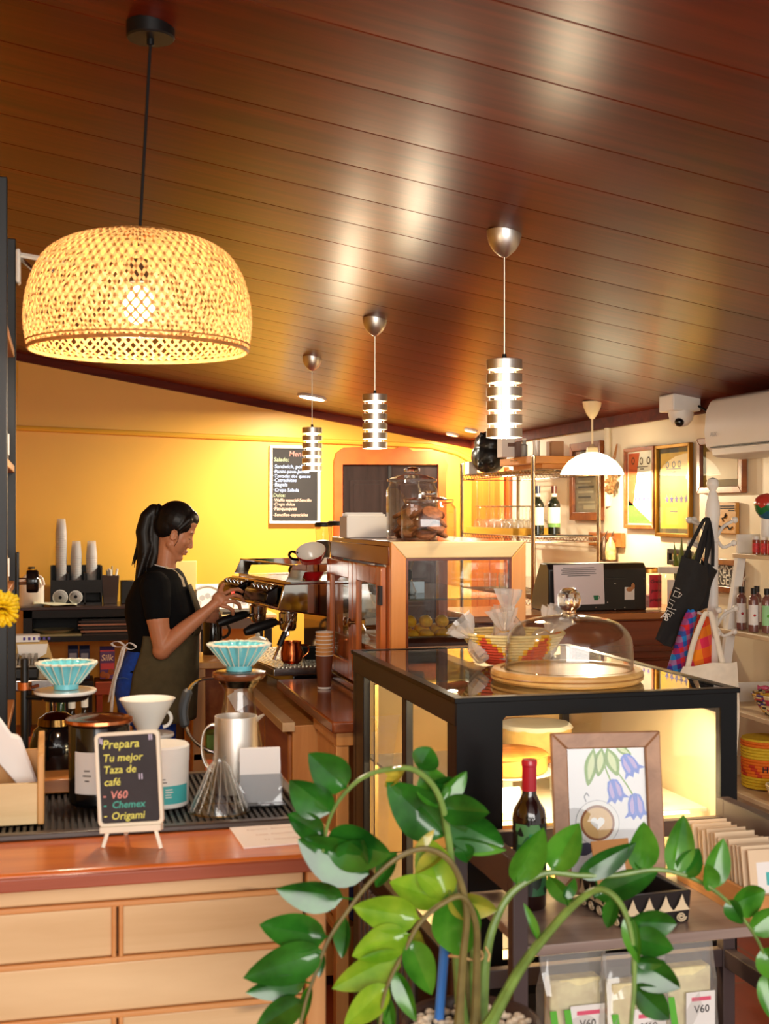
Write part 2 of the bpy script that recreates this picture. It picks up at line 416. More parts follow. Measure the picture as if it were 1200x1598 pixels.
MB().box(mid - .012, mid + .012, 9.652, 9.668, .02, dl[1] - .01).build('center_gap_shade', paint('door_shadow_gap', (20, 16, 16), .6), dor)  # near-black strip painted as the shaded gap down the middle of the door
# honey coloured board panelling at the far end of the right wall
mb = MB(); yy = 9.66; k = 0
while yy > 8.93:
    w_ = .145; mb.box(3.172 + (k % 2) * .004, 3.2, yy - w_ + .006, yy, .02, 1.86); yy -= w_; k += 1
struct(mb.build('trim_7', wood('panel_boards', (186, 84, 24), (214, 116, 42), 'z', rough=.35, coat=.2), bevel=.004))
struct(MB().box(3.16, 3.2, 8.86, 8.95, .02, 1.88).build('trim_8', wood('panel_post', (206, 120, 50), (236, 160, 82), 'z')))

# ================================================================ LAMPS
BAMBOO = paint('split_bamboo', (188, 130, 68), .55, vary=.3, scale=60)
nt = BAMBOO.node_tree; b_ = nt.nodes['Principled BSDF']; o_ = nt.nodes['Material Output']
tl = node(nt, 'ShaderNodeBsdfTranslucent'); tl.inputs['Color'].default_value = srgb(244, 204, 140)
mxs = node(nt, 'ShaderNodeMixShader'); mxs.inputs['Fac'].default_value = .15
link(nt, b_, 'BSDF', mxs, 1); link(nt, tl, 'BSDF', mxs, 2); link(nt, mxs, 'Shader', o_, 'Surface')
c = on_ceil(235, 40); bx, by = c.x, c.y
d0 = 2.81; k = d0 / F
rimz = 1.903
T = thing('bamboo_pendant_lamp', 'large round woven bamboo pendant lamp glowing on a black cord', 'pendant lamp', (bx, by, rimz), group=None)
zc = ceil_z(bx)
mb = MB(); mb.lathe([(.0, -.03), (.050, -.03), (.053, -.026), (.053, .004), (0, .004)], (bx, by, zc), 28); mb.lathe([(0, -.045), (.008, -.043), (.008, -.03)], (bx, by, zc), 12)
mb.build('canopy', BLACK, T)
sx, sy = at(217, 548, d0).x, at(217, 548, d0).y
MB().tube([(bx, by, zc - .03), (sx, sy, rimz + .23)], .0035, 8).build('cord', BLACKP, T)
pr = [(.001, 183), (60, 181), (105, 170), (140, 150), (161, 118), (172, 80), (175, 45), (172, 18), (167, 0)]
pr = [Vector((r * k, z * k, 0)) for r, z in pr]; prs = spline(pr, 5)
def shade_pt(v, a, off=0):
    f = v * (len(prs) - 1); i = min(int(f), len(prs) - 2); p = prs[i].lerp(prs[i + 1], f - i)
    return (sx + (p.x + off) * cos(a), sy + (p.x + off) * sin(a), rimz + p.y)
mb = MB(); NS = 74
for fam, tw in ((0, 1.15), (1, -1.15)):
    for i in range(NS):
        a0 = 2 * pi * i / NS + random.uniform(-.012, .012); vs = []; fs = []; nseg = 22
        wd = random.uniform(.0036, .0047)
        for j in range(nseg + 1):
            v = .20 + .80 * j / nseg; f = v * (len(prs) - 1); ii = min(int(f), len(prs) - 2); r = max(.02, prs[ii].lerp(prs[ii + 1], f - ii).x)
            a = a0 + tw * v; off = .0016 * cos(j * pi + fam * pi)
            for sgn in (-1, 1): vs.append(shade_pt(v, a + sgn * wd / r, off))
        mb.add(vs, [(2 * j, 2 * j + 1, 2 * j + 3, 2 * j + 2) for j in range(nseg)])
for v in (.985, .995):
    mb.tube([shade_pt(v, 2 * pi * i / 64, .001) for i in range(65)], .0035, 6)
mb.tube([shade_pt(.93, 2 * pi * i / 64, .003) for i in range(65)], .002, 5)
mb.grid(lambda u, v: shade_pt(.02 + .24 * v, 2 * pi * u), 48, 6)
mb.build('woven_shade', BAMBOO, T)
mb = MB(); mb.lathe([(0, .20), (.02, .20), (.022, .15), (0, .15)], (sx, sy, rimz), 16); mb.build('lamp_socket', BLACKP, T)
MB().ball((sx, sy, rimz + .10), (.034, .034, .042), 20, 12).build('bulb', glow('warm_white_bulb', (255, 226, 180), 30), T)
point_light('bamboo_lamp_bulb', (sx, sy, rimz - .03), 16, (1, .84, .62), .04)

TUBEGLOW = glow('lamp_tube_glow', (255, 222, 160), 9)
def silver_lamp(pos, zbot, label):
    x, y = pos; zc = ceil_z(x)
    T = thing('silver_pendant_lamp', label, 'pendant lamp', (x, y, zbot), group='silver ring pendant lamps in a row')
    mb = MB(); mb.lathe([(.0, -.078), (.008, -.078), (.02, -.07), (.036, -.055), (.048, -.035), (.054, -.012), (.055, .006), (0, .006)], (x, y, zc), 32); mb.build('canopy', BRUSHED, T)
    MB().tube([(x, y, zc - .07), (x, y, zbot + .25)], .0025, 6).build('cord', metal('cord_steel', (200, 190, 170), .3), T)
    mb = MB(); mb.lathe([(0, .262), (.006, .262), (.008, .244), (.0, .244)], (x, y, zbot), 12); mb.build('cord_grip', BLACKP, T)
    for i in range(6):
        z = zbot + i * .0425; mb = MB()
        h = .029 if i < 5 else .031
        mb.lathe([(.0545, z), (.056, z + .001), (.056, z + h - .001), (.0545, z + h), (.0505, z + h), (.0505, z), (.0545, z)], (x, y, 0), 40)
        if i == 5: mb.lathe([(0, z + h - .001), (.0545, z + h - .001)], (x, y, 0), 40)
        mb.build('ring', BRUSHED, T)
    MB().lathe([(.03, .012), (.03, .235)], (x, y, zbot), 24).build('light_tube', TUBEGLOW, T)
    mb = MB()
    for q in range(3): a = 2 * pi * q / 3 + .4; mb.tube([(x + .049 * cos(a), y + .049 * sin(a), zbot + .005), (x + .049 * cos(a), y + .049 * sin(a), zbot + .238)], .002, 6)
    mb.build('spacer_rod', STEEL, T)
    point_light('silver_lamp_bulb', (x, y, zbot - .03), 9, WARM, .04)
lampdef = [(790, 385, 4.01, 683, 'nearest and largest silver ring pendant lamp, hanging above the pastry case'),
           (588, 513, 5.77, 700, 'middle silver ring pendant lamp, hanging in front of the dark door'),
           (490, 570, 7.20, 735, 'farthest silver ring pendant lamp, overlapping the chalkboard menu')]
for px, py, d, pb, lb in lampdef:
    p = at(px - 3, py, d); silver_lamp((p.x, p.y), CZ + (CY - pb) / F * d, lb)
# opal glass dome pendant
x, y = at(924, 640, 7.13).x, at(924, 640, 7.13).y; zc = ceil_z(x)
T = thing('glass_dome_pendant_lamp', 'white opal glass dome pendant lamp lit above the register', 'pendant lamp', (x, y, zc - .40))
IVORY = paint('ivory_plastic', (236, 214, 170), .35)
mb = MB(); mb.lathe([(0, -.095), (.012, -.095), (.03, -.07), (.048, -.03), (.054, 0), (0, .004)], (x, y, zc), 28); mb.build('canopy', IVORY, T)
MB().tube([(x, y, zc - .09), (x, y, zc - .26)], .006, 8).build('stem', IVORY, T)
zt = CZ + (CY - 707) / F * 7.13
mb = MB(); mb.lathe([(.006, .05), (.012, .045), (.02, .035), (.03, .03), (.034, 0), (0, 0)], (x, y, zt), 20); mb.build('lamp_socket', IVORY, T)
OPAL = glow('opal_glass', (255, 236, 190), 3.2)
mb = MB(); mb.lathe([(.03, .004), (.08, -.012), (.13, -.045), (.162, -.085), (.176, -.118), (.172, -.118), (.158, -.085), (.126, -.048), (.076, -.016), (.03, 0)], (x, y, zt), 40); mb.build('lamp_shade', OPAL, T)
MB().ball((x, y, zt - .068), (.034, .034, .04), 16, 10).build('bulb', glow('warm_white_bulb', (255, 226, 180), 30), T)
point_light('dome_lamp_bulb', (x, y, zt - .128), 30, (1, .80, .52), .018)
# recessed downlights
def downlight(px, py, r, e, power, label, name='downlight', col=(255, 244, 220)):
    p = on_ceil(px, py); ang = math.atan(.171)
    mt = Matrix.Translation(p) @ Matrix.Rotation(ang, 4, 'Y')
    T = thing(name, label, 'downlight', p, group=None)
    mb = MB(); mb.lathe([(r * .86, -.004), (r * .86, -.014), (r, -.014), (r, .004), (r * .86, -.004)], (0, 0, 0), 32, mat=mt); mb.build('trim_ring', WHITE, T)
    mb = MB(); mb.lathe([(0, -.009), (r * .87, -.009)], (0, 0, 0), 32, mat=mt); mb.build('diffuser', glow('downlight_glow_%d' % e, col, e), T)
    disc_light('downlight_beam', p + Vector((0, 0, -.04)), power, (1, .88, .68), r * 1.6)
downlight(487, 619, .105, 12, 60, 'round white downlight in the ceiling beside the farthest silver pendant')
downlight(706, 677, .05, 9, 9, 'left one of two small warm ceiling spots above the door', col=(255, 214, 140))
downlight(735, 671, .05, 9, 9, 'right one of two small warm ceiling spots, beside the black bag', col=(255, 214, 140))
for px, py in ((640, 360), (905, 470)): pass
# ================================================================ RIGHT WALL FITTINGS
ACW = paint('ac_white', (226, 222, 218), .4, vary=.02)
T = thing('air_conditioner', 'white wall air conditioner below the ceiling at the right edge', 'air conditioner', (3.1, 5.2, 1.81))
ya, yb = 4.62, 5.55
pf = [(3.2, 2.095), (3.06, 2.095), (3.02, 2.08), (2.995, 2.03), (2.985, 1.93), (2.995, 1.86), (3.02, 1.835), (3.2, 1.83)]
MB().prism(pf, ya, yb, plane='xz').build('body', ACW, T, bevel=.012, seg=3)
MB().prism([(3.03, 1.84), (3.0, 1.85), (3.005, 1.818), (3.03, 1.808), (3.16, 1.80), (3.16, 1.815), (3.04, 1.822)], ya + .02, yb - .05, plane='xz').build('air_flap', ACW, T, bevel=.003)
MB().box(2.988, 2.999, ya + .02, yb - .06, 1.852, 1.856).build('vent_slot', BLACKP, T)
mt = frame_mat((2.982, yb - .07, 1.905), (0, -1, 0), (.03, 0, 1))
MB().text('AUX', .03, mt).build('logo', paint('logo_grey', (130, 130, 140), .4), T)
T = thing('security_camera', 'white dome security camera on a square ceiling mount', 'security camera', (3.06, 5.92, 1.97))
zc = ceil_z(3.06)
MB().box(2.985, 3.14, 5.86, 6.02, zc - .075, zc + .012).build('mount_box', WHITE, T, bevel=.008)
mb = MB(); mb.lathe([(.062, 0), (.064, -.02), (.056, -.05), (.035, -.074), (0, -.083)], (3.06, 5.92, zc - .07), 28); mb.build('camera_dome', WHITE, T)
mb = MB(); mb.ball((3.032, 5.885, zc - .13), (.024, .024, .024), 16, 10); mb.build('lens', BLACKG, T)
MB().tube(spline([(3.12, 5.85, zc - .05), (3.15, 5.75, zc - .1), (3.15, 5.66, zc - .09), (3.16, 5.56, zc - .08)], 6), .006, 6).build('cable', BLACKP, T)

def framed(name, label, mt, w, h, fw, ft, fmat, pmat, matmat=None, mw=0.0, cat='framed picture', pane=True):
    T = thing(name, label, cat, mat=mt @ Matrix.Translation((0, -h / 2, 0)))
    W = mt; mb = MB(); a, b2 = w / 2, h / 2
    for q in ([(-a, -b2), (a, -b2), (a - fw, -b2 + fw), (-a + fw, -b2 + fw)], [(-a, b2), (-a + fw, b2 - fw), (a - fw, b2 - fw), (a, b2)],
              [(-a, -b2), (-a + fw, -b2 + fw), (-a + fw, b2 - fw), (-a, b2)], [(a, -b2), (a, b2), (a - fw, b2 - fw), (a - fw, -b2 + fw)]):
        mb.prism(q, 0, ft, 0, W)
    mb.build('frame', fmat, T, bevel=.003)
    mb = MB(); mb.box(-a + fw * .8, a - fw * .8, -b2 + fw * .8, b2 - fw * .8, 0, ft * .35, 0, W); bk = mb.build('backing_mat' if matmat else 'picture', matmat or pmat, T)
    if matmat:
        mb = MB(); mb.box(-a + fw + mw, a - fw - mw, -b2 + fw + mw, b2 - fw - mw, ft * .35, ft * .42, 0, W); mb.build('picture', pmat, T)
    if pane:
        mb = MB(); mb.add([(-a + fw * .8, -b2 + fw * .8, ft * .62), (a - fw * .8, -b2 + fw * .8, ft * .62), (a - fw * .8, b2 - fw * .8, ft * .62), (-a + fw * .8, b2 - fw * .8, ft * .62)], [(0, 1, 2, 3)], 0, W)
        mb.build('glass_pane', PANE, T)
    return T
def rwall(px0, px1, py0, py1, x=3.195):
    a = on_x(px0, py0, x); b = on_x(px1, py0, x); c_ = on_x((px0 + px1) / 2, py0, x); e = on_x((px0 + px1) / 2, py1, x)
    w_ = a.y - b.y; h_ = c_.z - e.z
    return frame_mat((x, (a.y + b.y) / 2, (c_.z + e.z) / 2), (0, -1, 0), (0, 0, 1)), w_, h_
def star(mb, cx, cy, r, z, mi, W):
    pts = [(cx + (r if i % 2 == 0 else r * .42) * cos(pi / 2 + i * pi / 5), cy + (r if i % 2 == 0 else r * .42) * sin(pi / 2 + i * pi / 5), z) for i in range(10)]
    mb.add(pts + [(cx, cy, z)], [(i, (i + 1) % 10, 10) for i in range(10)], mi, W)
BROWNF = wood('brown_frame', (120, 60, 24), (170, 96, 44), 'z', rough=.3, coat=.3)
GOLDF = metal('gold_frame', (160, 116, 44), .4)
PURPLE = paint('purple_ink', (88, 74, 150), .7); GREYINK = paint('grey_ink', (110, 105, 100), .8)
mt, w_, h_ = rwall(980, 1027, 698, 825)
T = framed('certificate', 'certificate with red left edge, green corner and five stars in an orange-brown frame', mt, w_, h_, .022, .03, BROWNF, paint('certificate_white', (244, 240, 228), .6), cat='certificate')
z = .012; a, b2 = w_ / 2 - .03, h_ / 2 - .03
mb = MB(); mb.add([(-a, b2, z), (-a * .1, b2, z), (-a * .62, -b2 * .5, z), (-a, -b2 * .5, z)], [(0, 3, 2, 1)], 0, mt)
mb.add([(-a, -b2 * .32, z), (-a * .2, -b2 * .62, z), (a * .9, -b2, z), (-a, -b2, z)], [(0, 3, 2, 1)], 1, mt)
for i in range(5): star(mb, -a * .42 + i * .055, -b2 * .32, .017, z + .0005, 2, mt)
for i, (cx, cy) in enumerate(((-.6, .78), (.05, .76), (.6, .76))): mb.lathe([(.014, 0), (.021, 0)], (cx * a, cy * b2, z + .001), 16, 3, mt)
for i, (yy, ww) in enumerate(((.58, .7), (.52, .3), (.36, .8), (.30, .6))): mb.box(-a * ww * .6 + .02, a * ww * .8, b2 * yy, b2 * yy + .006, z, z + .0006, 4, mt)
mb.build('printed_design', [paint('cert_red', (206, 92, 52), .6), paint('cert_green', (96, 170, 60), .6), PURPLE, INK, GREYINK], T)
mt, w_, h_ = rwall(1028, 1082, 693, 838)
T = framed('certificate', 'yellow certificate with five purple stars in a gold frame', mt, w_, h_, .02, .025, GOLDF, paint('cert_yellow', (246, 196, 40), .6, vary=.06), paint('olive_mat', (84, 72, 40), .7), .025, cat='certificate')
a, b2 = w_ / 2 - .055, h_ / 2 - .055; mb = MB(); z = .0115
for i in range(5): star(mb, -a * .55 + i * .055, -b2 * .24, .027, z, 0, mt)
for cx in (-.5, .0, .45): mb.lathe([(.012, 0), (.019, 0)], (cx * a, b2 * .72, z), 16, 1, mt)
for yy, ww in ((.58, .6), (.5, .15), (-.6, .3)): mb.box(-a * ww, a * ww, b2 * yy, b2 * yy + .007, z, z + .0006, 2, mt)
mb.build('printed_design', [PURPLE, INK, GREYINK], T)
mt, w_, h_ = rwall(1095, 1166, 681, 770)
T = framed('framed_picture', 'pale print in a double gold and brown frame under the air conditioner', mt, w_, h_, .034, .03, BROWNF, paint('pale_print', (226, 206, 178), .6), paint('olive_mat', (84, 72, 40), .7), .035)
mb = MB(); mb.box(-.08, -.02, h_ * .24, h_ * .25, .0175, .018, 0, mt); mb.build('printed_design', GREYINK, T)
mt, w_, h_ = rwall(1119, 1154, 784, 833)
T = tag(MB().box(-w_ / 2, w_ / 2, -h_ / 2, h_ / 2, 0, .02, 0, mt).build('wooden_plaque', paint('plaque_tan', (208, 150, 70), .5, vary=.12), bevel=.003), 'tan plaque with a drawn note and lettering behind the white coat stand', 'plaque')
mb = MB(); z = .0215
for i, ww in enumerate((.8, .85, .3)): mb.box(w_ * (.45 - ww * .9), w_ * .45, h_ * (.36 - i * .07), h_ * (.36 - i * .07) + .006, z, z + .0005, 0, mt)
mb.tube([mt @ Vector((w_ * u, h_ * v, z)) for u, v in ((-.05, -.1), (-.1, .0), (.0, .02), (.06, .14), (.04, 0), (.1, .1))], .003, 5)
mb.tube([mt @ Vector((w_ * (.0 + .12 * i), h_ * (-.3 + .06 * sin(i * 2.2)), z)) for i in range(-3, 4)], .004, 5)
mb.build('drawn_note', INK, T)
mt, w_, h_ = rwall(895, 943, 690, 812)
T = framed('framed_picture', 'framed newspaper clipping in a wide brown frame behind the wire rack', mt, w_, h_, .05, .03, BROWNF, paint('newsprint', (150, 136, 110), .6, vary=.15, scale=20))
mb = MB()
for i in range(9): mb.box(-w_ * .28, w_ * random.uniform(.1, .28), h_ * (.24 - i * .065), h_ * (.24 - i * .065) + .012, .0115, .0122, i % 2, mt)
mb.box(-w_ * .1, w_ * .28, -h_ * .36, -h_ * .3, .0115, .0122, 0, mt)
mb.build('printed_columns', [paint('clip_pale', (190, 176, 144), .7), paint('clip_dark', (90, 80, 66), .7)], T)
# sign
mt, w_, h_ = rwall(1104, 1162, 872, 924)
T = framed('framed_sign', 'framed dark slate sign with white capital letters behind the white coat stand', mt, w_, h_, .03, .03, BROWNF, paint('slate', (70, 62, 54), .7, vary=.15), cat='sign', pane=False)
mb = MB()
for i, s_ in enumerate(('BREAK IN', 'CASE OF', 'EMERGENCY')): mb.text(s_, .075, mt @ Matrix.Translation((.0, h_ * (.14 - .21 * i), .012)), 0, 'CENTER', bold=.01)
mb.build('lettering', paint('sign_white', (236, 230, 214), .7), T)
# small dark frame with a plant print low on the wall
mt, w_, h_ = rwall(1047, 1079, 857, 882)
T = framed('framed_picture', 'small black frame with a leaf print behind the tote bags', mt, w_, h_, .025, .025, BLACKP, paint('leaf_print_paper', (226, 226, 200), .6))
mb = MB()
for i in range(4): mb.add([(-.06 + i * .04, -h_ * .3, .0115), (-.045 + i * .04, 0, .0115), (-.03 + i * .03, h_ * .28, .0115), (-.07 + i * .04, 0, .0115)], [(0, 1, 2, 3)], 0, mt)
mb.build('leaf_print', paint('leaf_print_green', (70, 120, 60), .7), T)
# carved wooden rack with hanging ornaments
mt, w_, h_ = rwall(924, 976, 831, 853)
T = tag(MB().box(-w_ / 2, w_ / 2, -h_ / 2, h_ / 2, 0, .025, 0, mt).build('carved_key_rack', wood('carved_wood', (150, 84, 34), (190, 116, 54), 'y', rough=.35), bevel=.004), 'carved brown wooden key rack on the cream wall', 'key rack')
mb = MB()
for i in range(3): mb.ball(mt @ Vector((w_ * (-.25 + .25 * i), 0, .025)), (.006, .05, .02), 12, 8)
mb.build('carving', wood('carved_wood_dark', (110, 58, 24), (150, 88, 38), 'y'), T)
for i, (px, col, lb) in enumerate(((943, (70, 48, 30), 'dark speckled hanging ornament below the carved key rack'), (953, (214, 190, 130), 'pale speckled hanging ornament below the carved key rack'))):
    m = paint('ornament_%s' % ('dark' if i == 0 else 'pale'), col, .4, vary=.5, scale=40)
    top = on_x(px, 838, 3.15); bot = on_x(px, 876, 3.15)
    mb = MB(); prf = [(.001, bot.z), (.03, bot.z + .01), (.034, lerp(bot.z, top.z, .4)), (.028, lerp(bot.z, top.z, .7)), (.012, lerp(bot.z, top.z, .9)), (.008, top.z), (.0, top.z)]
    mb.lathe(prf, (3.15, top.y, 0), 16); o = mb.build('hanging_ornament', m); tag(o, lb, 'ornament')
    MB().tube([(3.15, top.y, top.z - .002), (3.17, top.y, top.z + .035)], .003, 5).build('hanging_loop', INK, o)
# bunch of dried flowers
p = on_x(958, 706, 3.17); q = on_x(960, 752, 3.16); mb = MB()
T = thing('dried_flower_bunch', 'bunch of dried flowers hanging head down on the cream wall', 'dried flowers', (p.x, p.y, q.z - .1))
for i in range(16):
    a = random.uniform(-.05, .05); b2 = random.uniform(-.02, .02)
    mb.tube([(p.x, p.y, p.z - .04), (p.x - .01 + b2, p.y + a * .4, p.z - .12), (p.x - .015 + b2, p.y + a, q.z + random.uniform(-.07, .03))], [.002, .002, .001], 5)
mb.build('stem', paint('dry_stem', (150, 112, 60), .8), T)
mb = MB()
for i in range(34): mb.ball((p.x - .02 + random.uniform(-.02, .015), p.y + random.uniform(-.055, .055), q.z + random.uniform(-.06, .05)), (random.uniform(.008, .014),) * 3, 7, 5)
mb.build('flower_head', paint('dry_petal', (120, 84, 44), .9, vary=.4), T)
mb = MB(); mb.tube([(p.x + .02, p.y, p.z + .05), (p.x, p.y - .02, p.z - .03), (p.x, p.y + .02, p.z - .05), (p.x + .02, p.y, p.z + .05)], .004, 5); mb.build('hanging_ribbon', paint('dry_ribbon', (190, 130, 70), .8), T)

# ================================================================ MENU BOARD ON THE BACK WALL
tlc, trc, blc = on_y(420, 695, 9.68), on_y(499, 698, 9.68), on_y(419, 817, 9.68)
w_ = (trc - tlc).length; h_ = (tlc - blc).length
cen = (on_y(420, 695, 9.69) + on_y(499, 817.5, 9.69)) / 2
mt = frame_mat(cen, (1, 0, -.004), (0, 0, 1))
T = framed('chalkboard_menu', 'chalkboard menu with a white frame on the yellow wall', mt, w_, h_, .02, .03, WHITE, paint('chalkboard_black', (36, 32, 32), .75, vary=.2, scale=5), cat='chalkboard', pane=False)
lines = [('Menu', .30, .60, .062, 3), ('Salado:', .03, .84, .044, 2), ('\u00b7Sandwich, pollo', .02, .745, .040, 1), ('\u00b7Panini-pavo-Jam\u00f3n', .02, .675, .038, 1), ('\u00b7Tostadas dos quesos', .02, .61, .035, 1),
         ('\u00b7Catrachitos', .02, .55, .038, 1), ('\u00b7Bagels', .02, .485, .042, 1), ('\u00b7Crepa Salada', .02, .41, .038, 1), ('Dulce:', .02, .335, .038, 2), ('\u00b7Waffle especial-Sencillo', .02, .27, .032, 0), ('\u00b7Crepa dulce', .02, .21, .034, 0), ('\u00b7Panqueques', .02, .145, .038, 0), ('-Sencillos-especiales', .02, .06, .035, 0)]
lines[0] = ('Menu', .36, .915, .058, 3)
mb = MB()
for s_, u, v, sz, ci in lines: mb.text(s_, sz, mt @ Matrix.Translation((-w_ / 2 + .022 + u * (w_ - .04), -h_ / 2 + .025 + v * (h_ - .06), .0112)), ci, shear=.12, wide=.95, bold=.004)
mb.build('chalk_writing', [paint('chalk_cream', (226, 196, 176), .9), paint('chalk_blue', (176, 196, 240), .9), paint('chalk_green', (176, 186, 150), .9), paint('chalk_pink', (200, 140, 130), .9)], T)
# ================================================================ FRONT SERVICE COUNTER (left foreground)
CT = .95
T = thing('service_counter', 'wooden service counter with plank front and glossy orange-brown top', 'counter', (-.2, 2.6, 0))
TOPW = wood('varnished_top', (196, 92, 32), (232, 136, 62), 'x', rough=.28, coat=.35)
MB().box(-.95, .50, 2.21, 2.96, .918, CT).build('worktop', TOPW, T, bevel=.006)
LIPW = wood('top_lip', (150, 74, 50), (178, 96, 68), 'x', rough=.3, coat=.3)
MB().box(-.95, .497, 2.203, 2.213, .920, .944).build('edge_strip', LIPW, T, bevel=.003)
PLK = wood('pale_planks', (198, 158, 108), (230, 198, 152), 'x', scale=.8, rough=.5, coat=.1, contrast=.7, knots=True)
mb = MB(); mb.box(-.93, .45, 2.285, 2.93, 0, .918); mb.build('body', wood('counter_body', (150, 96, 50), (180, 124, 74), 'x'), T)
mb = MB(); ml = MB(); z = .918; row = 0; h = .044
while z > .02:
    zb = max(z - h, .0)
    joints = [-.93, .10, .43] if row % 2 == 1 else [-.93, -.42 if row % 4 == 2 else -.93, .43]
    for a, b in zip(joints[:-1], joints[1:]):
        if b - a < .02: continue
        mb.box(a + .004, b - .004, 2.258, 2.29, zb + .006, z - .004)
        if a > -.9:
            for s_ in (-.006, .006): ml.box(a + s_ - .004, a + s_ + .004, 2.252, 2.28, zb + .004, z - .002)
    ml.box(-.93, .43, 2.254, 2.28, zb - .005, zb + .005)
    z = zb; h = .096; row += 1
mb.build('front_plank', PLK, T, bevel=.004); ml.build('molding', wood('molding_wood', (196, 128, 70), (220, 160, 100), 'x', rough=.4), T, bevel=.0025)
MB().box(.43, .465, 2.245, 2.93, 0, .918).build('corner_post', wood('corner_post', (206, 146, 88), (228, 176, 120), 'z', rough=.4), T, bevel=.004)
# ribbed black drip mat let into the top
T = thing('drip_mat', 'black ribbed drip mat covering the counter behind the chalkboard', 'drip mat', (-.1, 2.67, CT))
mb = MB()
for a in ((-.75, .485, 2.425, 2.45), (-.75, .485, 2.90, 2.925), (.465, .485, 2.45, 2.90), (-.75, -.73, 2.45, 2.90)): mb.box(a[0], a[1], a[2], a[3], CT + .0003, CT + .012)
mb.build('frame', paint('mat_frame', (62, 50, 44), .35), T, bevel=.003)
mb = MB(); mb.box(-.73, .465, 2.45, 2.90, CT + .0003, CT + .002)
x = -.725
while x < .462: mb.box(x, x + .006, 2.45, 2.90, CT + .002, CT + .010); x += .0125
mb.build('ribbed_rubber', paint('rubber_black', (34, 30, 28), .5), T)
MT_ = CT + .012
# laminated menu sheet
q = [on_z(352, 1284, CT + .0015), on_z(380, 1324, CT + .0015), on_z(512, 1313, CT + .0015), on_z(478, 1274, CT + .0015)]
mb = MB(); mb.prism([(p.x, p.y) for p in q], CT + .0005, CT + .003)
T = thing('menu_sheet', 'pale printed sheet lying at the front of the counter', 'menu sheet', (q[0] + q[2]) / 2)
mb.build('sheet', paint('laminated_pink', (253, 240, 232), .6, vary=.02), T)
mb = MB(); ex = (q[2] - q[1]); ey = (q[0] - q[1])
mt = frame_mat(q[1] + Vector((0, 0, .0015)), ex, ey)
L, Hh = ex.length, (ey - ex.normalized() * ey.dot(ex.normalized())).length
for i, s_ in enumerate(('Bebidas', 'Espresso  Americano', 'Latte  Capuchino', 'T\u00e9  Chocolate')):
    mb.text(s_, .011 if i else .014, mt @ Matrix.Translation((L * .5, Hh * (.78 - .2 * i), .0004)), 0, 'CENTER')
mb.build('lettering', paint('faded_ink', (196, 160, 146), .8), T)
# ---- little easel chalkboard
d = 2.31
cen = (at(149, 1144, d) + at(255, 1285, d)) / 2
right = at(252, 1212, d) - at(149, 1216, d + .012)
wb, hb = 104 * d / F, 145 * d / F
mt = frame_mat(cen, right, (.0, .10, 1)); mt = mt @ Matrix.Rotation(.02, 4, 'Z')
T = thing('tabletop_chalkboard', 'small white framed chalkboard on an easel at the front of the counter', 'chalkboard sign', (cen.x, cen.y, CT))
def rrect(w, h, r, n=5):
    o = []
    for cx, cy, a in ((w / 2 - r, h / 2 - r, 0), (-w / 2 + r, h / 2 - r, 90), (-w / 2 + r, -h / 2 + r, 180), (w / 2 - r, -h / 2 + r, 270)):
        for i in range(n + 1): t = radians(a + 90 * i / n); o.append((cx + r * cos(t), cy + r * sin(t)))
    return o
mb = MB(); po, pi_ = rrect(wb, hb, .010), rrect(wb - .013, hb - .013, .006); n = len(po)
vs = [(a, b, .006) for a, b in po] + [(a, b, .006) for a, b in pi_] + [(a, b, -.004) for a, b in po] + [(a, b, .002) for a, b in pi_]
fs = []
for i in range(n):
    k = (i + 1) % n; fs += [(i, k, n + k, n + i), (2 * n + i, 2 * n + k, k, i), (n + i, n + k, 3 * n + k, 3 * n + i)]
fs.append(list(range(2 * n, 3 * n))[::-1]); mb.add(vs, fs, 0, mt); mb.build('frame', paint('easel_white', (236, 226, 206), .45), T, bevel=.0012)
mb = MB(); mb.prism(rrect(wb - .012, hb - .012, .006), 0, .0025, 0, mt); mb.build('slate', paint('slate_black', (44, 40, 46), .6, vary=.2, scale=30), T)
YG = paint('chalk_yellow', (226, 222, 110), .9); PK = paint('chalk_rose', (228, 150, 140), .9); TL = paint('chalk_teal', (80, 176, 160), .9); LV = paint('chalk_lavender', (206, 196, 220), .9)
mb = MB(); L0 = -wb / 2 + .012
for s_, x, y_, sz, ci in (('Prepara', .001, .83, .0215, 0), ('Tu mejor', .001, .69, .019, 0), ('Taza de', .001, .565, .019, 0), ('caf\u00e9', .001, .435, .019, 0), ('V60', .012, .295, .0195, 1), ('Chemex', .014, .195, .0175, 2), ('Origami', .012, .075, .0185, 0),
                         ('-', -.002, .295, .019, 1), ('-', -.002, .195, .019, 2), ('-', -.002, .085, .019, 0)):
    mb.text(s_, sz, mt @ Matrix.Translation((L0 + x, -hb / 2 + hb * y_, .003)), ci, shear=.18, wide=1.02, bold=.012)
for px_, py_ in ((-wb / 2 + .0085, .91), (-wb / 2 + .012, .90), (wb / 2 - .020, .92), (wb / 2 - .016, .92), (.018, .51), (.023, .51)):
    mb.box(px_, px_ + .0022, -hb / 2 + hb * py_ - .004, -hb / 2 + hb * py_ + .006, .003, .0034, 3, mt)
mb.build('chalk_writing', [YG, PK, TL, LV], T)
EASW = paint('easel_white', (236, 226, 206), .45)
mb = MB(); mb.box(-wb / 2 + .004, wb / 2 - .004, -hb / 2 - .010, -hb / 2 + .001, -.008, .012, 0, mt); mb.build('ledge', EASW, T, bevel=.001)
zf = CT + .0005
for s_ in (-1, 1):
    a = mt @ Vector((s_ * (wb / 2 - .016), -hb / 2 - .008, .003)); mb = MB()
    b = Vector((a.x + s_ * .009, a.y - .012, zf)); mb.tube([a, b], .0045, 4); mb.build('leg', EASW, T)
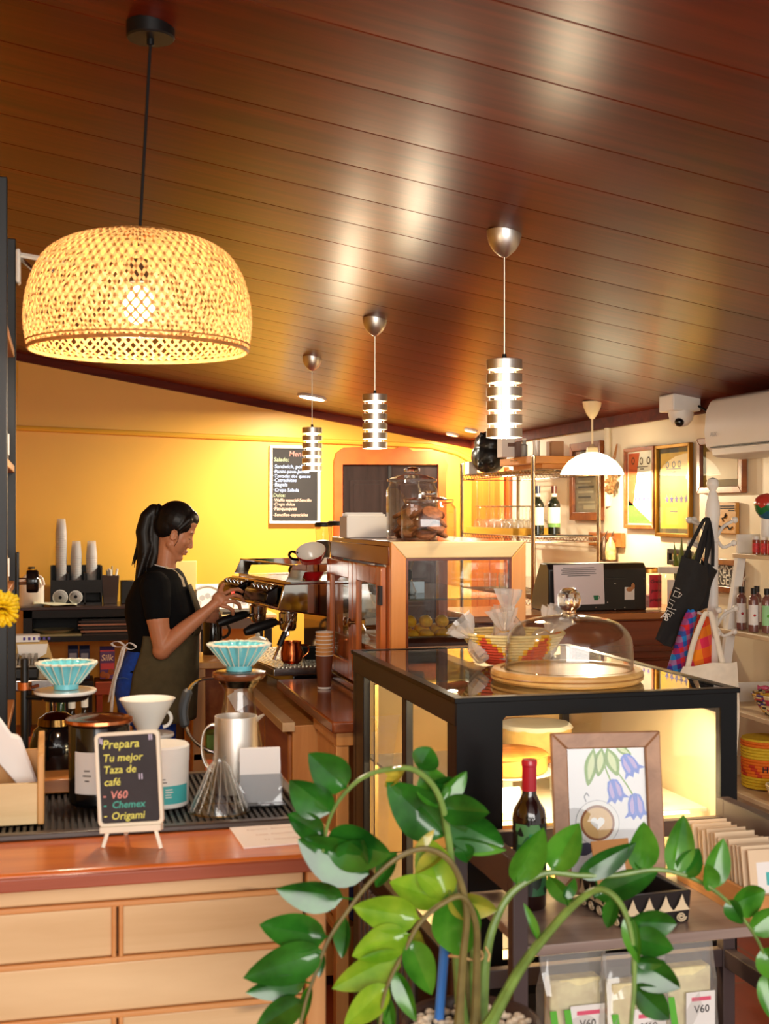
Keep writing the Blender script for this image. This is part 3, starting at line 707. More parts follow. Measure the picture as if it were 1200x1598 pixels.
a = mt @ Vector((0, -hb / 2 + .05, -.004)); MB().tube([a, (a.x - .005, a.y + .075, zf)], .004, 4).build('back_leg', EASW, T)

# ---- things standing on the mat
def drip_cone(x, y, zb, zt, rt, name, label, folds=20):
    T = thing(name, label, 'coffee dripper', (x, y, zb))
    rb = rt * .47; NP = 8; prof = [(lerp(rb, rt, (j / NP) ** .92), zb + (zt - zb) * j / NP) for j in range(NP + 1)]
    am = lambda j: .075 * min(1, (min(j, 2 * NP - j if j > NP else j)) / NP + .2)
    def tri(a): u = (a * folds / (2 * pi)) % 1; return 1 - 4 * abs(u - .5)
    def fl(a, j):
        jj = j - 1; jj = jj if jj <= NP else 2 * NP + 1 - jj
        return 1 + .07 * max(.25, jj / NP) * tri(a)
    TEAL = paint('teal_ceramic', (112, 200, 212), .18, vary=.1, scale=30, coat=.5)
    MB().shell(prof, .004, (x, y, 0), folds * 6, 0, None, fl).build('fluted_cone', TEAL, T, angle=60)
    EDG = paint('cream_glaze_edge', (228, 224, 204), .3)
    mb = MB(); n = folds * 6
    mb.tube([(x + (rt - .002) * (1 + .07 * tri(2 * pi * i / n)) * cos(2 * pi * i / n), y + (rt - .002) * (1 + .07 * tri(2 * pi * i / n)) * sin(2 * pi * i / n), zt) for i in range(n + 1)], .0028, 6)
    mb.build('rim', EDG, T)
    mb = MB()
    for i in range(folds):
        a = 2 * pi * (i + .5) / folds
        mb.tube([(x + r * (1 + .07 * max(.25, j / NP)) * cos(a), y + r * (1 + .07 * max(.25, j / NP)) * sin(a), z) for j, (r, z) in enumerate(prof)], .0011, 5)
    mb.build('fold_ridge', EDG, T)
    MB().shell([(rb * .9, zb - .012), (rb * .92, zb)], .004, (x, y, 0), 32).build('foot', TEAL, T)
    return T
# left pour-over stand with a white disc
d = 2.78; p = at(102, 1079, d); zd = p.z
T = thing('pour_over_stand', 'black pour-over stand with a white disc at the left of the counter', 'coffee stand', (p.x - .06, p.y, MT_))
pp = at(38.5, 1100, d)
MB().box(pp.x - .035, pp.x + .10, p.y - .05, p.y + .07, MT_, MT_ + .014).build('base_plate', BLACK, T, bevel=.004)
MB().lathe([(0, MT_ + .012), (.0085, MT_ + .012), (.0085, 1.228), (.0075, 1.232), (0, 1.232)], (pp.x, pp.y, 0), 16).build('pole', BLACK, T)
mb = MB(); mb.lathe([(.009, -.008), (.015, -.008), (.015, .008), (.009, .008)], (pp.x, pp.y, zd + .012), 16)
mb.tube([(pp.x + .015, pp.y, zd + .008), (pp.x + .03, pp.y, zd + .012)], .004, 8); mb.build('clamp', COPPER, T)
mb = MB(); mb.tube([(pp.x, pp.y, zd - .012), (p.x - .05, p.y, zd - .012)], .006, 8); mb.lathe([(.0, -.018), (.045, -.018), (.058, -.004), (0, -.004)], (p.x, p.y, zd), 32); mb.build('bracket', BLACK, T)
MB().lathe([(0, -.004), (.064, -.004), (.067, 0), (.066, .004), (0, .005)], (p.x, p.y, zd), 40).build('white_disc', CERAM, T, angle=60)
drip_cone(p.x + .002, p.y, zd + .018, 1.55 - (1034 - 799) / F * d, .0625, 'coffee_dripper', 'turquoise fluted coffee dripper on the white disc at the left')
# white cone dripper on a glass server, half hidden by the black jar and white canister
d = 2.78; p = at(230, 1090, d)
T = thing('coffee_server', 'glass coffee server under the white cone dripper', 'coffee server', (p.x, p.y, MT_))
MB().shell([(.05, MT_), (.056, MT_ + .03), (.05, MT_ + .075), (.036, MT_ + .1)], .002, (p.x, p.y, 0), 32).build('glass_body', GLASS, T)
mb = MB(); mb.tube(arc((p.x + .05, p.y, MT_ + .055), .03, -pi / 2, pi / 2, 10), .005, 8); mb.build('handle', BLACKP, T)
zb = MT_ + .1005
T = thing('coffee_dripper', 'smooth white cone coffee dripper between the black jar and the tall handled server', 'coffee dripper', (p.x, p.y, zb))
MB().shell([(.02, zb + .008), (.022, zb + .014), (.040, p.z - .036), (.0595, p.z - .002), (.0605, p.z)], .004, (p.x, p.y, 0), 48).build('cone', CERAM, T, angle=60)
mb = MB(); mb.lathe([(0, 0), (.044, 0), (.046, .004), (.044, .008), (0, .008)], (p.x + .012, p.y, zb), 40); mb.build('saucer_flange', CERAM, T)
mb = MB(); mb.tube(arc((p.x + .035, p.y + .02, zb + .035), .018, -pi / 2, pi / 2, 10), .004, 8); mb.build('handle', CERAM, T)
# black jar with copper lid
d = 2.60; p = at(155, 1200, d)
T = thing('coffee_jar', 'black glossy jar with a wide copper lid behind the small chalkboard', 'jar', (p.x, p.y, MT_))
zt = 1.55 - (1128 - 799) / F * d
MB().lathe([(0, MT_), (.056, MT_), (.0605, MT_ + .006), (.0605, zt - .004), (.058, zt), (0, zt)], (p.x, p.y, 0), 48).build('body', BLACKG, T)
MB().lathe([(0, zt), (.064, zt), (.068, zt + .004), (.067, zt + .010), (.058, zt + .013), (.05, zt + .010), (.045, zt + .012), (.0, zt + .018)], (p.x, p.y, 0), 48).build('lid', COPPER, T, angle=50)
a0 = -pi / 2 - YAW - .66
mb = MB(); z0, z1 = 1.55 - (1230 - 799) / F * d, 1.55 - (1166 - 799) / F * d
mb.grid(lambda u, v: (p.x + .0612 * cos(a0 + u * 1.1), p.y + .0612 * sin(a0 + u * 1.1), lerp(z0, z1, v)), 12, 1); mb.build('paper_label', PAPER, T)
mb = MB()
for i, (u0, u1) in enumerate(((.34, .52), (.3, .56), (.36, .5))): mb.grid(lambda u, v: (p.x + .0616 * cos(a0 + lerp(u0, u1, u) * 1.1), p.y + .0616 * sin(a0 + lerp(u0, u1, u) * 1.1), z0 + .045 - i * .010 + v * .003), 5, 1)
mb.build('label_print', GREYINK, T)
# white canister with teal band
d = 2.58; p = at(252, 1200, d)
T = thing('canister', 'white canister with a teal band partly behind the small chalkboard', 'canister', (p.x, p.y, MT_))
zt = 1.55 - (1160 - 799) / F * d; zs = 1.55 - (1186 - 799) / F * d; r = .0545
MB().lathe([(0, MT_), (r - .003, MT_), (r, MT_ + .003), (r, zs), (0, zs)], (p.x, p.y, 0), 48).build('body', WHITE, T)
MB().lathe([(0, zs), (r + .001, zs), (r + .0015, zt - .004), (r - .002, zt), (0, zt + .001)], (p.x, p.y, 0), 48).build('lid', WHITE, T)
a0 = -pi / 2 - YAW - 1.3
mb = MB(); z0, z1 = 1.55 - (1247 - 799) / F * d, 1.55 - (1219 - 799) / F * d
z0 = max(z0, MT_ + .006)
mb.grid(lambda u, v: (p.x + (r + .0006) * cos(a0 + u * 2.6), p.y + (r + .0006) * sin(a0 + u * 2.6), lerp(z0, z1, v)), 24, 1); mb.build('teal_band', paint('teal_print', (70, 178, 178), .5), T)
mb = MB()
for i, (u0, u1, zz) in enumerate(((.62, .72, z1 - .008), (.62, .73, z1 - .013), (.62, .70, z1 - .018), (.62, .71, z1 - .023), (.52, .62, zs - .03), (.52, .64, zs - .036))):
    mb.grid(lambda u, v: (p.x + (r + .0011) * cos(a0 + lerp(u0, u1, u) * 2.6), p.y + (r + .0011) * sin(a0 + lerp(u0, u1, u) * 2.6), zz + v * .002), 5, 1, 0 if i < 4 else 1)
mb.build('label_print', [WHITE, GREYINK], T)
# tall server with wooden collar, curved handle and the big turquoise dripper
d = 2.85; p = at(373, 1056, d); zc = p.z
T = thing('handled_coffee_server', 'glass coffee server with wooden collar and long black curved handle', 'coffee server', (p.x, p.y, MT_))
MB().shell([(.056, MT_), (.060, MT_ + .012), (.052, MT_ + .07), (.034, zc - .05), (.032, zc - .03), (.044, zc - .012)], .002, (p.x, p.y, 0), 40).build('glass_body', GLASS, T)
MB().lathe([(.030, zc - .004), (.054, zc - .004), (.060, zc + .004), (.059, zc + .010), (.050, zc + .013), (.030, zc + .013), (.030, zc - .004)], (p.x, p.y, 0), 48).build('wooden_collar', wood('walnut_collar', (88, 42, 20), (134, 74, 36), 'x', rough=.25, coat=.4), T, angle=50)
MB().lathe([(.028, zc - .022), (.034, zc - .022), (.047, zc - .005), (.047, zc - .003), (.03, zc - .003), (.028, zc - .022)], (p.x, p.y, 0), 40).build('metal_ring', metal('gunmetal', (120, 104, 84), .2), T)
hp = [at(338, 1057, d), at(312, 1061, d), at(297, 1073, d), at(288, 1095, d), at(286, 1116, d), at(291, 1138, d), at(303, 1156, d), at(322, 1170, d), at(340, 1176, d)]
sp = spline(hp, 6); MB().tube(sp, .0042, 8).build('handle', CHROME, T)
MB().tube(sp[13:30], [.007] + [.0115] * 15 + [.007], 10).build('black_grip', paint('grip_rubber', (56, 58, 60), .5), T)
drip_cone(p.x, p.y, zc + .026, 1.55 - (1005 - 799) / F * d, .067, 'coffee_dripper', 'larger turquoise fluted coffee dripper on the wooden collar')
# brushed steel pitcher
d = 2.70; p = at(368, 1180, d); zt = 1.55 - (1117 - 799) / F * d
T = thing('steel_pitcher', 'brushed steel milk pitcher with flat handle behind the card holder', 'pitcher', (p.x, p.y, MT_))
PST = metal('satin_steel', (240, 234, 226), .42, 'z')
MB().shell([(.0475, MT_), (.0485, MT_ + .004), (.046, lerp(MT_, zt, .6)), (.0445, zt)], .0018, (p.x, p.y, 0), 48).build('body', PST, T)
mb = MB(); hp = spline([at(345, 1133, d), at(330, 1131, d), at(319, 1141, d), at(315, 1165, d), at(320, 1190, d), at(333, 1204, d)], 6)
off = Vector((S, C, 0)) * .011
mb.grid(lambda u, v: hp[int(round(v * (len(hp) - 1)))] + off * (u * 2 - 1), 2, len(hp) - 1); mb.build('handle', PST, T, solid=.003)
mb = MB(); mb.prism([(-.02, 0), (.02, 0), (0, .022)], -.0, .004, 0, Matrix.Translation((p.x + .042, p.y, zt - .012)) @ Matrix.Rotation(-pi / 2, 4, 'Z') @ Matrix.Rotation(.5, 4, 'X')); mb.build('spout', PST, T)
# clear ribbed glass dripper upside down
d = 2.52; p = at(342, 1180, d); zt = 1.55 - (1180 - 799) / F * d
T = thing('glass_dripper', 'clear ribbed glass cone dripper standing upside down on the mat', 'coffee dripper', (p.x, p.y, MT_))
pg = [(.059, MT_ + .001), (.058, MT_ + .006), (.040, lerp(MT_, zt, .42)), (.022, lerp(MT_, zt, .8)), (.0125, lerp(MT_, zt, .9)), (.013, zt)]
mb = MB(); mb.lathe(pg, (p.x, p.y, 0), 48); mb.lathe([(r * .94, z) for r, z in pg], (p.x, p.y, 0), 48); mb.build('cone', GLASS, T, angle=50)
mb = MB()
for i in range(18):
    a = 2 * pi * i / 18
    mb.tube([(p.x + r * .97 * cos(a + .5 * j / 5), p.y + r * .97 * sin(a + .5 * j / 5), z) for j, (r, z) in enumerate(pg[1:5])], .0013, 5)
mb.build('rib', glass('rib_glass', (.98, .96, .92), 2.2, edge=.4, haze=.14, hazecol=(.95, .92, .84)), T)
mb = MB(); mb.tube([(p.x + .0592 * cos(2 * pi * i / 48), p.y + .0592 * sin(2 * pi * i / 48), MT_ + .002) for i in range(49)], .0018, 6); mb.build('rim', glass('amber_rim_glass', (.9, .74, .5), 1.6, edge=.4), T)
# acrylic card holder with cards
d = 2.58; a, b = at(372, 1200, d), at(441, 1200, d)
mt = frame_mat(((a.x + b.x) / 2, (a.y + b.y) / 2, MT_), (1, -.06, 0), (0, .12, 1)); wd = .086
T = thing('card_holder', 'clear acrylic card holder at the right end of the mat', 'card holder', ((a.x + b.x) / 2, (a.y + b.y) / 2, MT_))
ACR = glass('acrylic', (.90, .91, .92), 1.2, edge=.3, haze=.18, hazecol=(.55, .56, .6))
mb = MB(); mb.box(-wd / 2, wd / 2, .002, .060, .010, .012, 0, mt); mb.build('front_pane', ACR, T)
mb = MB(); mb.box(-wd / 2, wd / 2, .002, .085, -.014, -.012, 0, mt); mb.build('back_pane', ACR, T)
mb = MB(); mb.box(-wd / 2 - .004, wd / 2 + .004, -.0, .003, -.03, .032, 0, mt); mb.build('foot', ACR, T)
mb = MB()
for i in range(8): mb.box(-wd / 2 + .003 + random.uniform(-.0015, .0015), wd / 2 - .003, .004, .112 + random.uniform(-.002, .001), -.011 + i * .0025, -.009 + i * .0025, 0, mt)
tag(mb.build('card_stack', PAPER), 'stack of blank white cards standing in the acrylic holder', 'cards')
# wooden napkin box
d = 2.43
a, b = at(-46, 1288, d), at(69, 1288, d)
xa, xb, yf = a.x, b.x, 2.50
NAPW = wood('napkin_box_wood', (186, 126, 62), (222, 172, 104), 'z', rough=.45); NAPW2 = wood('napkin_box_face', (200, 168, 116), (224, 196, 146), 'x', rough=.5)
T = thing('napkin_box', 'open wooden napkin box at the left front of the drip mat', 'napkin box', ((xa + xb) / 2, yf + .06, MT_))
MB().box(xa, xb - .012, yf, yf + .010, MT_, MT_ + .078).build('front_panel', NAPW2, T, bevel=.002)
for x in (xa, xb - .012):
    MB().prism([(yf - .004, MT_), (yf + .13, MT_), (yf + .13, MT_ + .155), (yf + .06, MT_ + .145), (yf + .03, MT_ + .14), (yf - .004, MT_ + .13)], x, x + .012, plane='yz').build('side_panel', NAPW, T, bevel=.002)
MB().box(xa + .012, xb - .012, yf + .12, yf + .13, MT_, MT_ + .12).build('back_panel', NAPW, T)
MB().box(xa + .012, xb - .012, yf + .01, yf + .12, MT_, MT_ + .01).build('floor_panel', NAPW, T)
mb = MB()
for i in range(7):
    dd = 2.475 + i * .009; o_ = 3 * (i % 2) - i
    fa = [at(px + o_, py - i, dd) for px, py in ((-30, 1108), (-2, 1122), (18, 1150), (30, 1152), (56, 1222), (54, 1236), (38, 1238), (-30, 1160))]
    off = Vector((S, C, 0)) * .007
    mb.add(fa + [q + off for q in fa], [list(range(8))[::-1], list(range(8, 16))] + [(q, (q + 1) % 8, 8 + (q + 1) % 8, 8 + q) for q in range(8)])
tag(mb.build('napkin_stack', PAPER, bevel=.003), 'white paper napkins leaning in the wooden box', 'napkins')
p = at(88, 1200, 2.80); tag(MB().box(p.x - .03, p.x + .03, 2.76, 2.86, MT_ + .0005, MT_ + .03).build('wooden_block', OAKX, bevel=.003), 'small orange wooden block between the napkin box and the black jar', 'wooden block')
# yellow chrysanthemum in a vase at the frame's edge
p = at(2, 950, 2.36); vx, vy = at(-42, 1150, 2.40).x, at(-42, 1150, 2.40).y
T = thing('yellow_flower', 'yellow chrysanthemum head reaching in from the left edge', 'flower', (vx, vy, CT))
m2 = frame_mat(p, (.5, .5, -.6), (.8, -.3, .5)); mb = MB()
for ring in range(6):
    nP = 8 + ring * 3; el = radians(84 - ring * 22)
    for i in range(nP):
        a = 2 * pi * (i + ring * .5) / nP; dr = Vector((cos(a) * cos(el), sin(a) * cos(el), sin(el)))
        L = .034 + random.uniform(-.004, .004); sd = Vector((-sin(a), cos(a), 0)) * .006; tp = dr * L
        mb.add([dr * .004 - sd * .4, dr * .004 + sd * .4, dr * L * .6 + sd, tp + sd * .5, tp - sd * .5, dr * L * .6 - sd], [(0, 1, 2, 5), (5, 2, 3, 4)], 0, m2)
mb.build('petals', paint('petal_yellow', (250, 206, 10), .6, vary=.12, scale=40), T, solid=.0008)
MB().tube(spline([p, (p.x - .02, p.y, p.z - .03), (lerp(p.x, vx, .7), vy, 1.2), (vx, vy, CT + .02)], 6), .003, 6).build('stem', paint('stem_green', (70, 110, 40), .6), T)
MB().shell([(.03, CT + .012), (.04, CT + .03), (.03, CT + .08), (.018, CT + .11)], .002, (vx, vy, 0), 24).build('bud_vase', GLASS, T)

# ================================================================ BLACK SHELF UNIT AT THE LEFT EDGE
T = thing('shelf_unit', 'tall black shelf unit cut off by the left edge of the photo', 'shelf unit', (-.3, 3.4, 0))
for i, (x, y_, zt) in enumerate(((-.128, 3.10, 2.325), (-.128, 3.72, 2.31), (-.56, 3.10, 2.325), (-.56, 3.72, 2.31))):
    MB().box(x - .015, x + .015, y_ - .015, y_ + .015, 0, zt).build('post', BLACK, T, bevel=.002)
SHW = wood('shelf_board', (160, 92, 36), (206, 134, 66), 'y', rough=.4)
SHZ = (.55, 1.03, 1.36, 1.68, 2.0)
for z in SHZ: MB().box(-.57, -.116, 3.12, 3.70, z - .022, z).build('shelf_board', SHW, T, bevel=.003)
for y_ in (3.10, 3.72): MB().box(-.55, -.13, y_ - .012, y_ + .012, 2.28, 2.30).build('top_rail', BLACK, T)
KR = paint('kraft_paper', (196, 140, 82), .7, vary=.1)
def bag(name, label, x, y_, z, w, dd, h, m, lab=None, cat='bag', rz=0, group=None):
    T = thing(name, label, cat, (x, y_, z), rz, group=group)
    def ring(zz, fx, fy): return [(fx * w / 2 * (1 if abs(cos(a)) > .3 else .8) * math.copysign(min(1, abs(cos(a)) * 1.3), cos(a)), fy * dd / 2 * math.copysign(min(1, abs(sin(a)) * 1.3), sin(a)), zz) for a in [2 * pi * i / 20 for i in range(20)]]
    MB().loft([ring(0, .9, .9), ring(h * .05, 1, 1), ring(h * .6, 1, .95), ring(h * .82, 1, .45), ring(h * .86, 1, .06), ring(h, 1, .05)]).build('pouch', m, T, local=True, angle=50)
    if lab is not None:
        mb = MB(); mb.box(-w * .34, w * .34, -dd / 2 - .002, -dd / 2 + .004, h * .15, h * .55); mb.build('paper_label', lab, T, local=True)
    return T
bag('coffee_bag', 'kraft coffee bag on the black shelf at the left edge', -.172, 3.57, 1.3605, .05, .09, .12, KR, WHITE, 'bag', pi / 2)
bag('coffee_bag', 'dark coffee bag with white label on the upper black shelf', -.172, 3.56, 1.6805, .05, .09, .14, paint('dark_pouch', (56, 50, 48), .4), WHITE, 'bag', pi / 2)
# white bracket arm
p = at(27, 420, 3.62)
T = thing('bracket_arm', 'white metal bracket arm sticking out from the black shelf behind the bamboo lamp', 'bracket', p)
MB().box(-.113, -.10, 3.69, 3.75, p.z - .05, p.z + .045).build('wall_plate', WHITE, T, bevel=.006)
a = at(32, 408, 3.62); b = at(62, 404, 3.5); mb = MB(); mb.tube([(-.10, 3.72, a.z + .01), (b.x + .06, 3.66, b.z)], .008, 6); mb.build('arm', WHITE, T)
mb = MB(); mb.tube([(-.10, 3.72, a.z - .0), (b.x + .01, 3.68, b.z - .045), (b.x + .05, 3.66, b.z - .005)], .006, 6); mb.build('brace', STEEL, T)
# small black fitting at the shelf's edge
p = at(22, 905, 3.62)
T = thing('clamp_fitting', 'black cylindrical fitting on an upright strip beside the black shelf, next to the milk jug', 'clamp', (p.x, p.y, p.z - .08))
MB().box(-.112, -.104, 3.70, 3.735, p.z - .09, p.z + .08).build('upright_strip', BLACKP, T, bevel=.002)
mb = MB(); q = at(33, 906, 3.62); mb.lathe([(0, -.014), (.03, -.014), (.032, -.008), (.032, .014), (.028, .018), (0, .018)], (0, 0, 0), 28, mat=Matrix.Translation((-.07, 3.715, q.z)) @ Matrix.Rotation(pi / 2, 4, 'Y')); mb.build('knob', BLACKG, T)
MB().tube([(-.105, 3.715, q.z), (-.08, 3.715, q.z)], .01, 8).build('spindle', STEEL, T)

# ================================================================ LOW TABLE AND CART BEHIND THE COUNTER
STL = wood('low_table_wood', (110, 52, 26), (160, 86, 44), 'x', rough=.35)
T = thing('low_work_table', 'reddish wooden work table just behind the front counter', 'table', (.05, 3.9, 0))
MB().box(-.09, .26, 3.62, 4.15, .75, .78).build('tabletop', STL, T, bevel=.004)
for x in (-.065, .23):
    for y_ in (3.65, 4.12): MB().box(x - .02, x + .02, y_ - .02, y_ + .02, 0, .75).build('leg', STL, T)
T = thing('steel_cart', 'steel trolley carrying the black press at the left', 'trolley', (-.02, 4.35, 0))
zt = 1.55 - (1047 - 799) / F * 4.3
MB().box(-.40, .0, 4.22, 4.55, zt - .035, zt).build('top_shelf', STEEL, T, bevel=.004)
for x, y_ in ((-.022, 4.24), (-.022, 4.53), (-.38, 4.24), (-.38, 4.53)):
    mb = MB(); mb.lathe([(0, 0), (.014, 0), (.014, zt - .036), (0, zt - .036)], (x, y_, 0), 14)
    for q in range(6): mb.lathe([(.016, 0), (.018, .004), (.016, .008)], (x, y_, .62 + q * .065), 14)
    mb.build('post', CHROME, T)
MB().box(-.39, -.01, 4.23, 4.54, .30, .32).build('lower_shelf', STEEL, T)
T = thing('sandwich_press', 'black ribbed contact press on the steel trolley at the left', 'sandwich press', (-.14, 4.34, zt))
MB().box(-.28, -.06, 4.24, 4.44, zt, zt + .035).build('base', BLACKP, T, bevel=.006)
mb = MB()
for i in range(11): mb.box(-.275 + i * .02, -.264 + i * .02, 4.245, 4.435, zt + .04, zt + .062)
mb.box(-.28, -.06, 4.24, 4.44, zt + .036, zt + .045); mb.build('ribbed_lid', paint('press_lid', (120, 108, 92), .3, metal=.6), T, bevel=.002)
MB().tube([(-.062, 4.30, zt + .045), (-.03, 4.29, zt + .045), (-.03, 4.39, zt + .045), (-.062, 4.38, zt + .045)], .006, 8).build('handle', BLACKP, T)
T = thing('cardboard_box', 'tan box with a white emblem and white strip behind the black press', 'box', (-.13, 4.52, zt))
za, zb = zt, 1.55 - (993 - 799) / F * 4.5
xr = at(88, 1020, 4.50).x
MB().prism([(-.36, za), (xr, za), (xr - .03, zb), (-.36, zb)], 4.47, 4.52, plane='xz').build('carton', paint('tan_card', (196, 160, 96), .6), T, bevel=.002)
MB().box(-.36, xr - .055, 4.462, 4.53, zb, zb + .022).build('white_strip', PAPER, T)
mb = MB(); cx = at(52, 1005, 4.47).x
mb.prism([(cx - .05, zb - .008), (cx + .05, zb - .008), (cx + .045, zb - .04), (cx + .02, zb - .055), (cx + .015, zb - .07), (cx + .04, zb - .082), (cx - .035, zb - .082), (cx - .015, zb - .07), (cx - .02, zb - .055), (cx - .045, zb - .04)], 4.466, 4.4705, plane='xz'); mb.build('emblem', PAPER, T)
mb = MB()
for i in range(6): mb.box(cx - .03 + i * .016, cx - .022 + i * .016, 4.4612, 4.463, zb + .006, zb + .016)
mb.build('strip_print', PURPLE, T)
# carafe and bottles on the low table
def bottle(name, label, x, y_, z, h, r, body, neck=None, cap=None, capcol=None, label_m=None, cat='bottle', group=None, shoulder=.6, lab=(.12, .5)):
    T = thing(name, label, cat, (x, y_, z), group=group)
    rn = r * .36
    MB().lathe([(0, 0), (r * .92, 0), (r, h * .02), (r, h * shoulder), (r * .9, h * (shoulder + .05)), (r * .55, h * (shoulder + .12)), (rn, h * (shoulder + .18)), (rn, h * .97), (rn * 1.1, h * .975), (rn * 1.1, h), (0, h)], (0, 0, 0), 28).build('body', body, T, local=True, angle=50)
    if label_m is not None: MB().lathe([(r * 1.006, h * lab[0]), (r * 1.012, h * lab[0]), (r * 1.012, h * lab[1]), (r * 1.006, h * lab[1])], (0, 0, 0), 28).build('paper_label', label_m, T, local=True)
    if capcol is not None: MB().lathe([(rn * 1.12, h * (cap or .80)), (rn * 1.2, h * (cap or .80)), (rn * 1.2, h * 1.004), (0, h * 1.006)], (0, 0, 0), 20).build('cap', capcol, T, local=True)
    return T
GREENG = paint('green_bottle_glass', (24, 58, 24), .08, spec=.6)
p = at(95, 1100, 3.95); bottle('green_bottle', 'dark green bottle on the low table behind the pour-over stand', p.x, p.y, .78, 1.55 - (1085 - 799) / F * 3.95 - .78, .035, GREENG)
p = at(112, 1100, 3.98); bottle('spray_bottle', 'dark bottle with white cap beside the green bottle, the left one', p.x, p.y, .78, 1.55 - (1092 - 799) / F * 3.98 - .78, .026, paint('dark_amber', (40, 26, 16), .1), capcol=WHITE, cap=.86)
p = at(132, 1100, 4.0); bottle('spray_bottle', 'dark bottle with white cap above the copper lidded jar', p.x, p.y, .78, 1.55 - (1090 - 799) / F * 4.0 - .78, .026, paint('dark_amber', (40, 26, 16), .1), capcol=WHITE, cap=.86)
p = at(88, 1130, 3.8)
T = thing('coffee_carafe', 'round dark coffee carafe with a shiny lid behind the pour-over stand', 'carafe', (p.x, p.y, .78))
zt2 = 1.55 - (1128 - 799) / F * 3.8
MB().lathe([(0, .78), (.06, .78), (.075, .80), (.078, .86), (.066, zt2 - .02), (.05, zt2 - .005), (.0, zt2 - .004)], (p.x, p.y, 0), 32).build('body', BLACKG, T)
MB().lathe([(0, zt2 - .004), (.055, zt2 - .004), (.052, zt2 + .015), (.03, zt2 + .03), (0, zt2 + .034)], (p.x, p.y, 0), 32).build('lid', metal('bronze_lid', (120, 90, 50), .15), T)
mb = MB(); mb.tube(arc((p.x + .075, p.y, .86), .035, -pi / 2, pi / 2, 10), .007, 8); mb.build('handle', BLACKP, T)

# ================================================================ BACK SIDEBOARD AND ITS THINGS
d = 9.0; TY0, TY1 = 9.18, 9.64
zt = 1.55 - (948 - 799) / F * 8.85
xl = on_y(36, 950, TY0).x; xr = on_y(268, 950, TY0).x
T = thing('black_sideboard', 'black sideboard with an open shelf against the yellow wall', 'sideboard', ((xl + xr) / 2, 9.4, 0))
MB().box(xl - .02, xr, TY0 - .02, TY1, zt - .02, zt).build('top', paint('sideboard_top', (58, 40, 34), .25, coat=.3), T, bevel=.003)
zs = 1.55 - (995 - 799) / F * 8.85
MB().box(xl, xr, TY0, TY1, zs - .035, zs).build('shelf', BLACK, T)
MB().box(xl, xr, TY0, TY0 + .02, zt - .075, zt - .02).build('apron', BLACK, T)
MB().box(xl, xr, TY1 - .02, TY1, zs, zt - .02).build('back_panel', BLACK, T)
for x in (xl, xr - .06):
    MB().box(x, x + .06, TY0, TY1, zs, zt - .02).build('side_panel', BLACK, T)
    for y_ in (TY0, TY1 - .05): MB().box(x, x + .05, y_, y_ + .05, 0, zs - .035).build('leg', BLACK, T)
# stacked boards and platters on the shelf
z = zs
for i in range(5):
    a = on_y(122 + random.uniform(-3, 14), 980, 9.24)
    tag(MB().box(a.x, a.x + .46, 9.22, 9.5, z, z + .012).build('serving_board', paint('board_edge_%d' % (i % 2), (176, 132, 112) if i % 2 else (60, 44, 40), .5)), ['lowest', 'second lowest', 'middle', 'second highest', 'topmost'][i] + ' of the flat boards stacked on the sideboard shelf', 'board', 'flat boards stacked on the sideboard shelf'); z += .023
    MB().box(a.x + .02, a.x + .42, 9.24, 9.48, z - .011, z).build('spacer_felt', BLACKP, COL.objects['serving_board' if i == 0 else 'serving_board.%03d' % i])
a = on_y(88, 985, 9.35)
mb = MB(); mb.box(a.x - .16, a.x + .17, 9.22, 9.5, zs, zs + .014); T = tag(mb.build('magazine', paint('mag_cover', (196, 190, 150), .5)), 'pale magazine lying flat on the sideboard shelf', 'magazine')
mb = MB(); mb.lathe([(0, .0), (.10, .0), (.145, .025), (.14, .025), (.098, .006), (0, .006)], (a.x - .02, 9.36, zs + .0145), 32); tag(mb.build('serving_platter', paint('platter_cream', (200, 190, 160), .3)), 'round pale platter on top of the magazine', 'platter')
# milk jug
p = on_y(49, 948, 9.35); r = 19 / F * 9.0 * 1.0
T = thing('milk_jug', 'white plastic milk jug with a yellow and black cap', 'milk jug', (p.x, 9.35, zt))
def sq(w, dd, zz, n=24, pw=.55): return [(p.x + w * math.copysign(abs(cos(a)) ** pw, cos(a)), 9.35 + dd * math.copysign(abs(sin(a)) ** pw, sin(a)), zz) for a in [2 * pi * i / n for i in range(n)]]
h = (948 - 893) / F * 9.0
MILK = paint('milky_plastic', (236, 230, 220), .35, vary=.03)
MB().loft([sq(.08, .075, zt), sq(.087, .082, zt + .01), sq(.087, .082, zt + h * .58), sq(.075, .07, zt + h * .76), sq(.045, .045, zt + h * .88), sq(.024, .024, zt + h * .93), sq(.024, .024, zt + h * .96)]).build('body', MILK, T, angle=50)
mb = MB(); mb.lathe([(0, 0), (.027, 0), (.027, .022), (0, .022)], (p.x, 9.35, zt + h * .96), 20); mb.build('cap', paint('cap_yellow', (236, 176, 20), .4), T)
mb = MB(); mb.lathe([(0, 0), (.024, 0), (.022, .014), (0, .014)], (p.x, 9.35, zt + h * .96 + .022), 20); mb.build('cap_top', BLACKP, T)
MB().tube(spline([(p.x + .03, 9.30, zt + h * .88), (p.x + .07, 9.27, zt + h * .8), (p.x + .085, 9.27, zt + h * .6)], 5), .011, 8).build('handle', MILK, T)
# folded cloth
a = on_y(88, 947, 9.28)
mb = MB(); mb.grid(lambda u, v: (a.x - .16 + .30 * u, 9.22 + .14 * v, zt + .002 + .02 * (1 - u) * (1 - abs(v - .5)) + .006 * sin(9 * u + 5 * v) * (1 - .4 * u) + .006), 18, 8)
tag(mb.build('folded_cloth', paint('cloth_pale_green', (214, 214, 186), .9), solid=.004), 'pale cloth lying beside the milk jug', 'cloth')
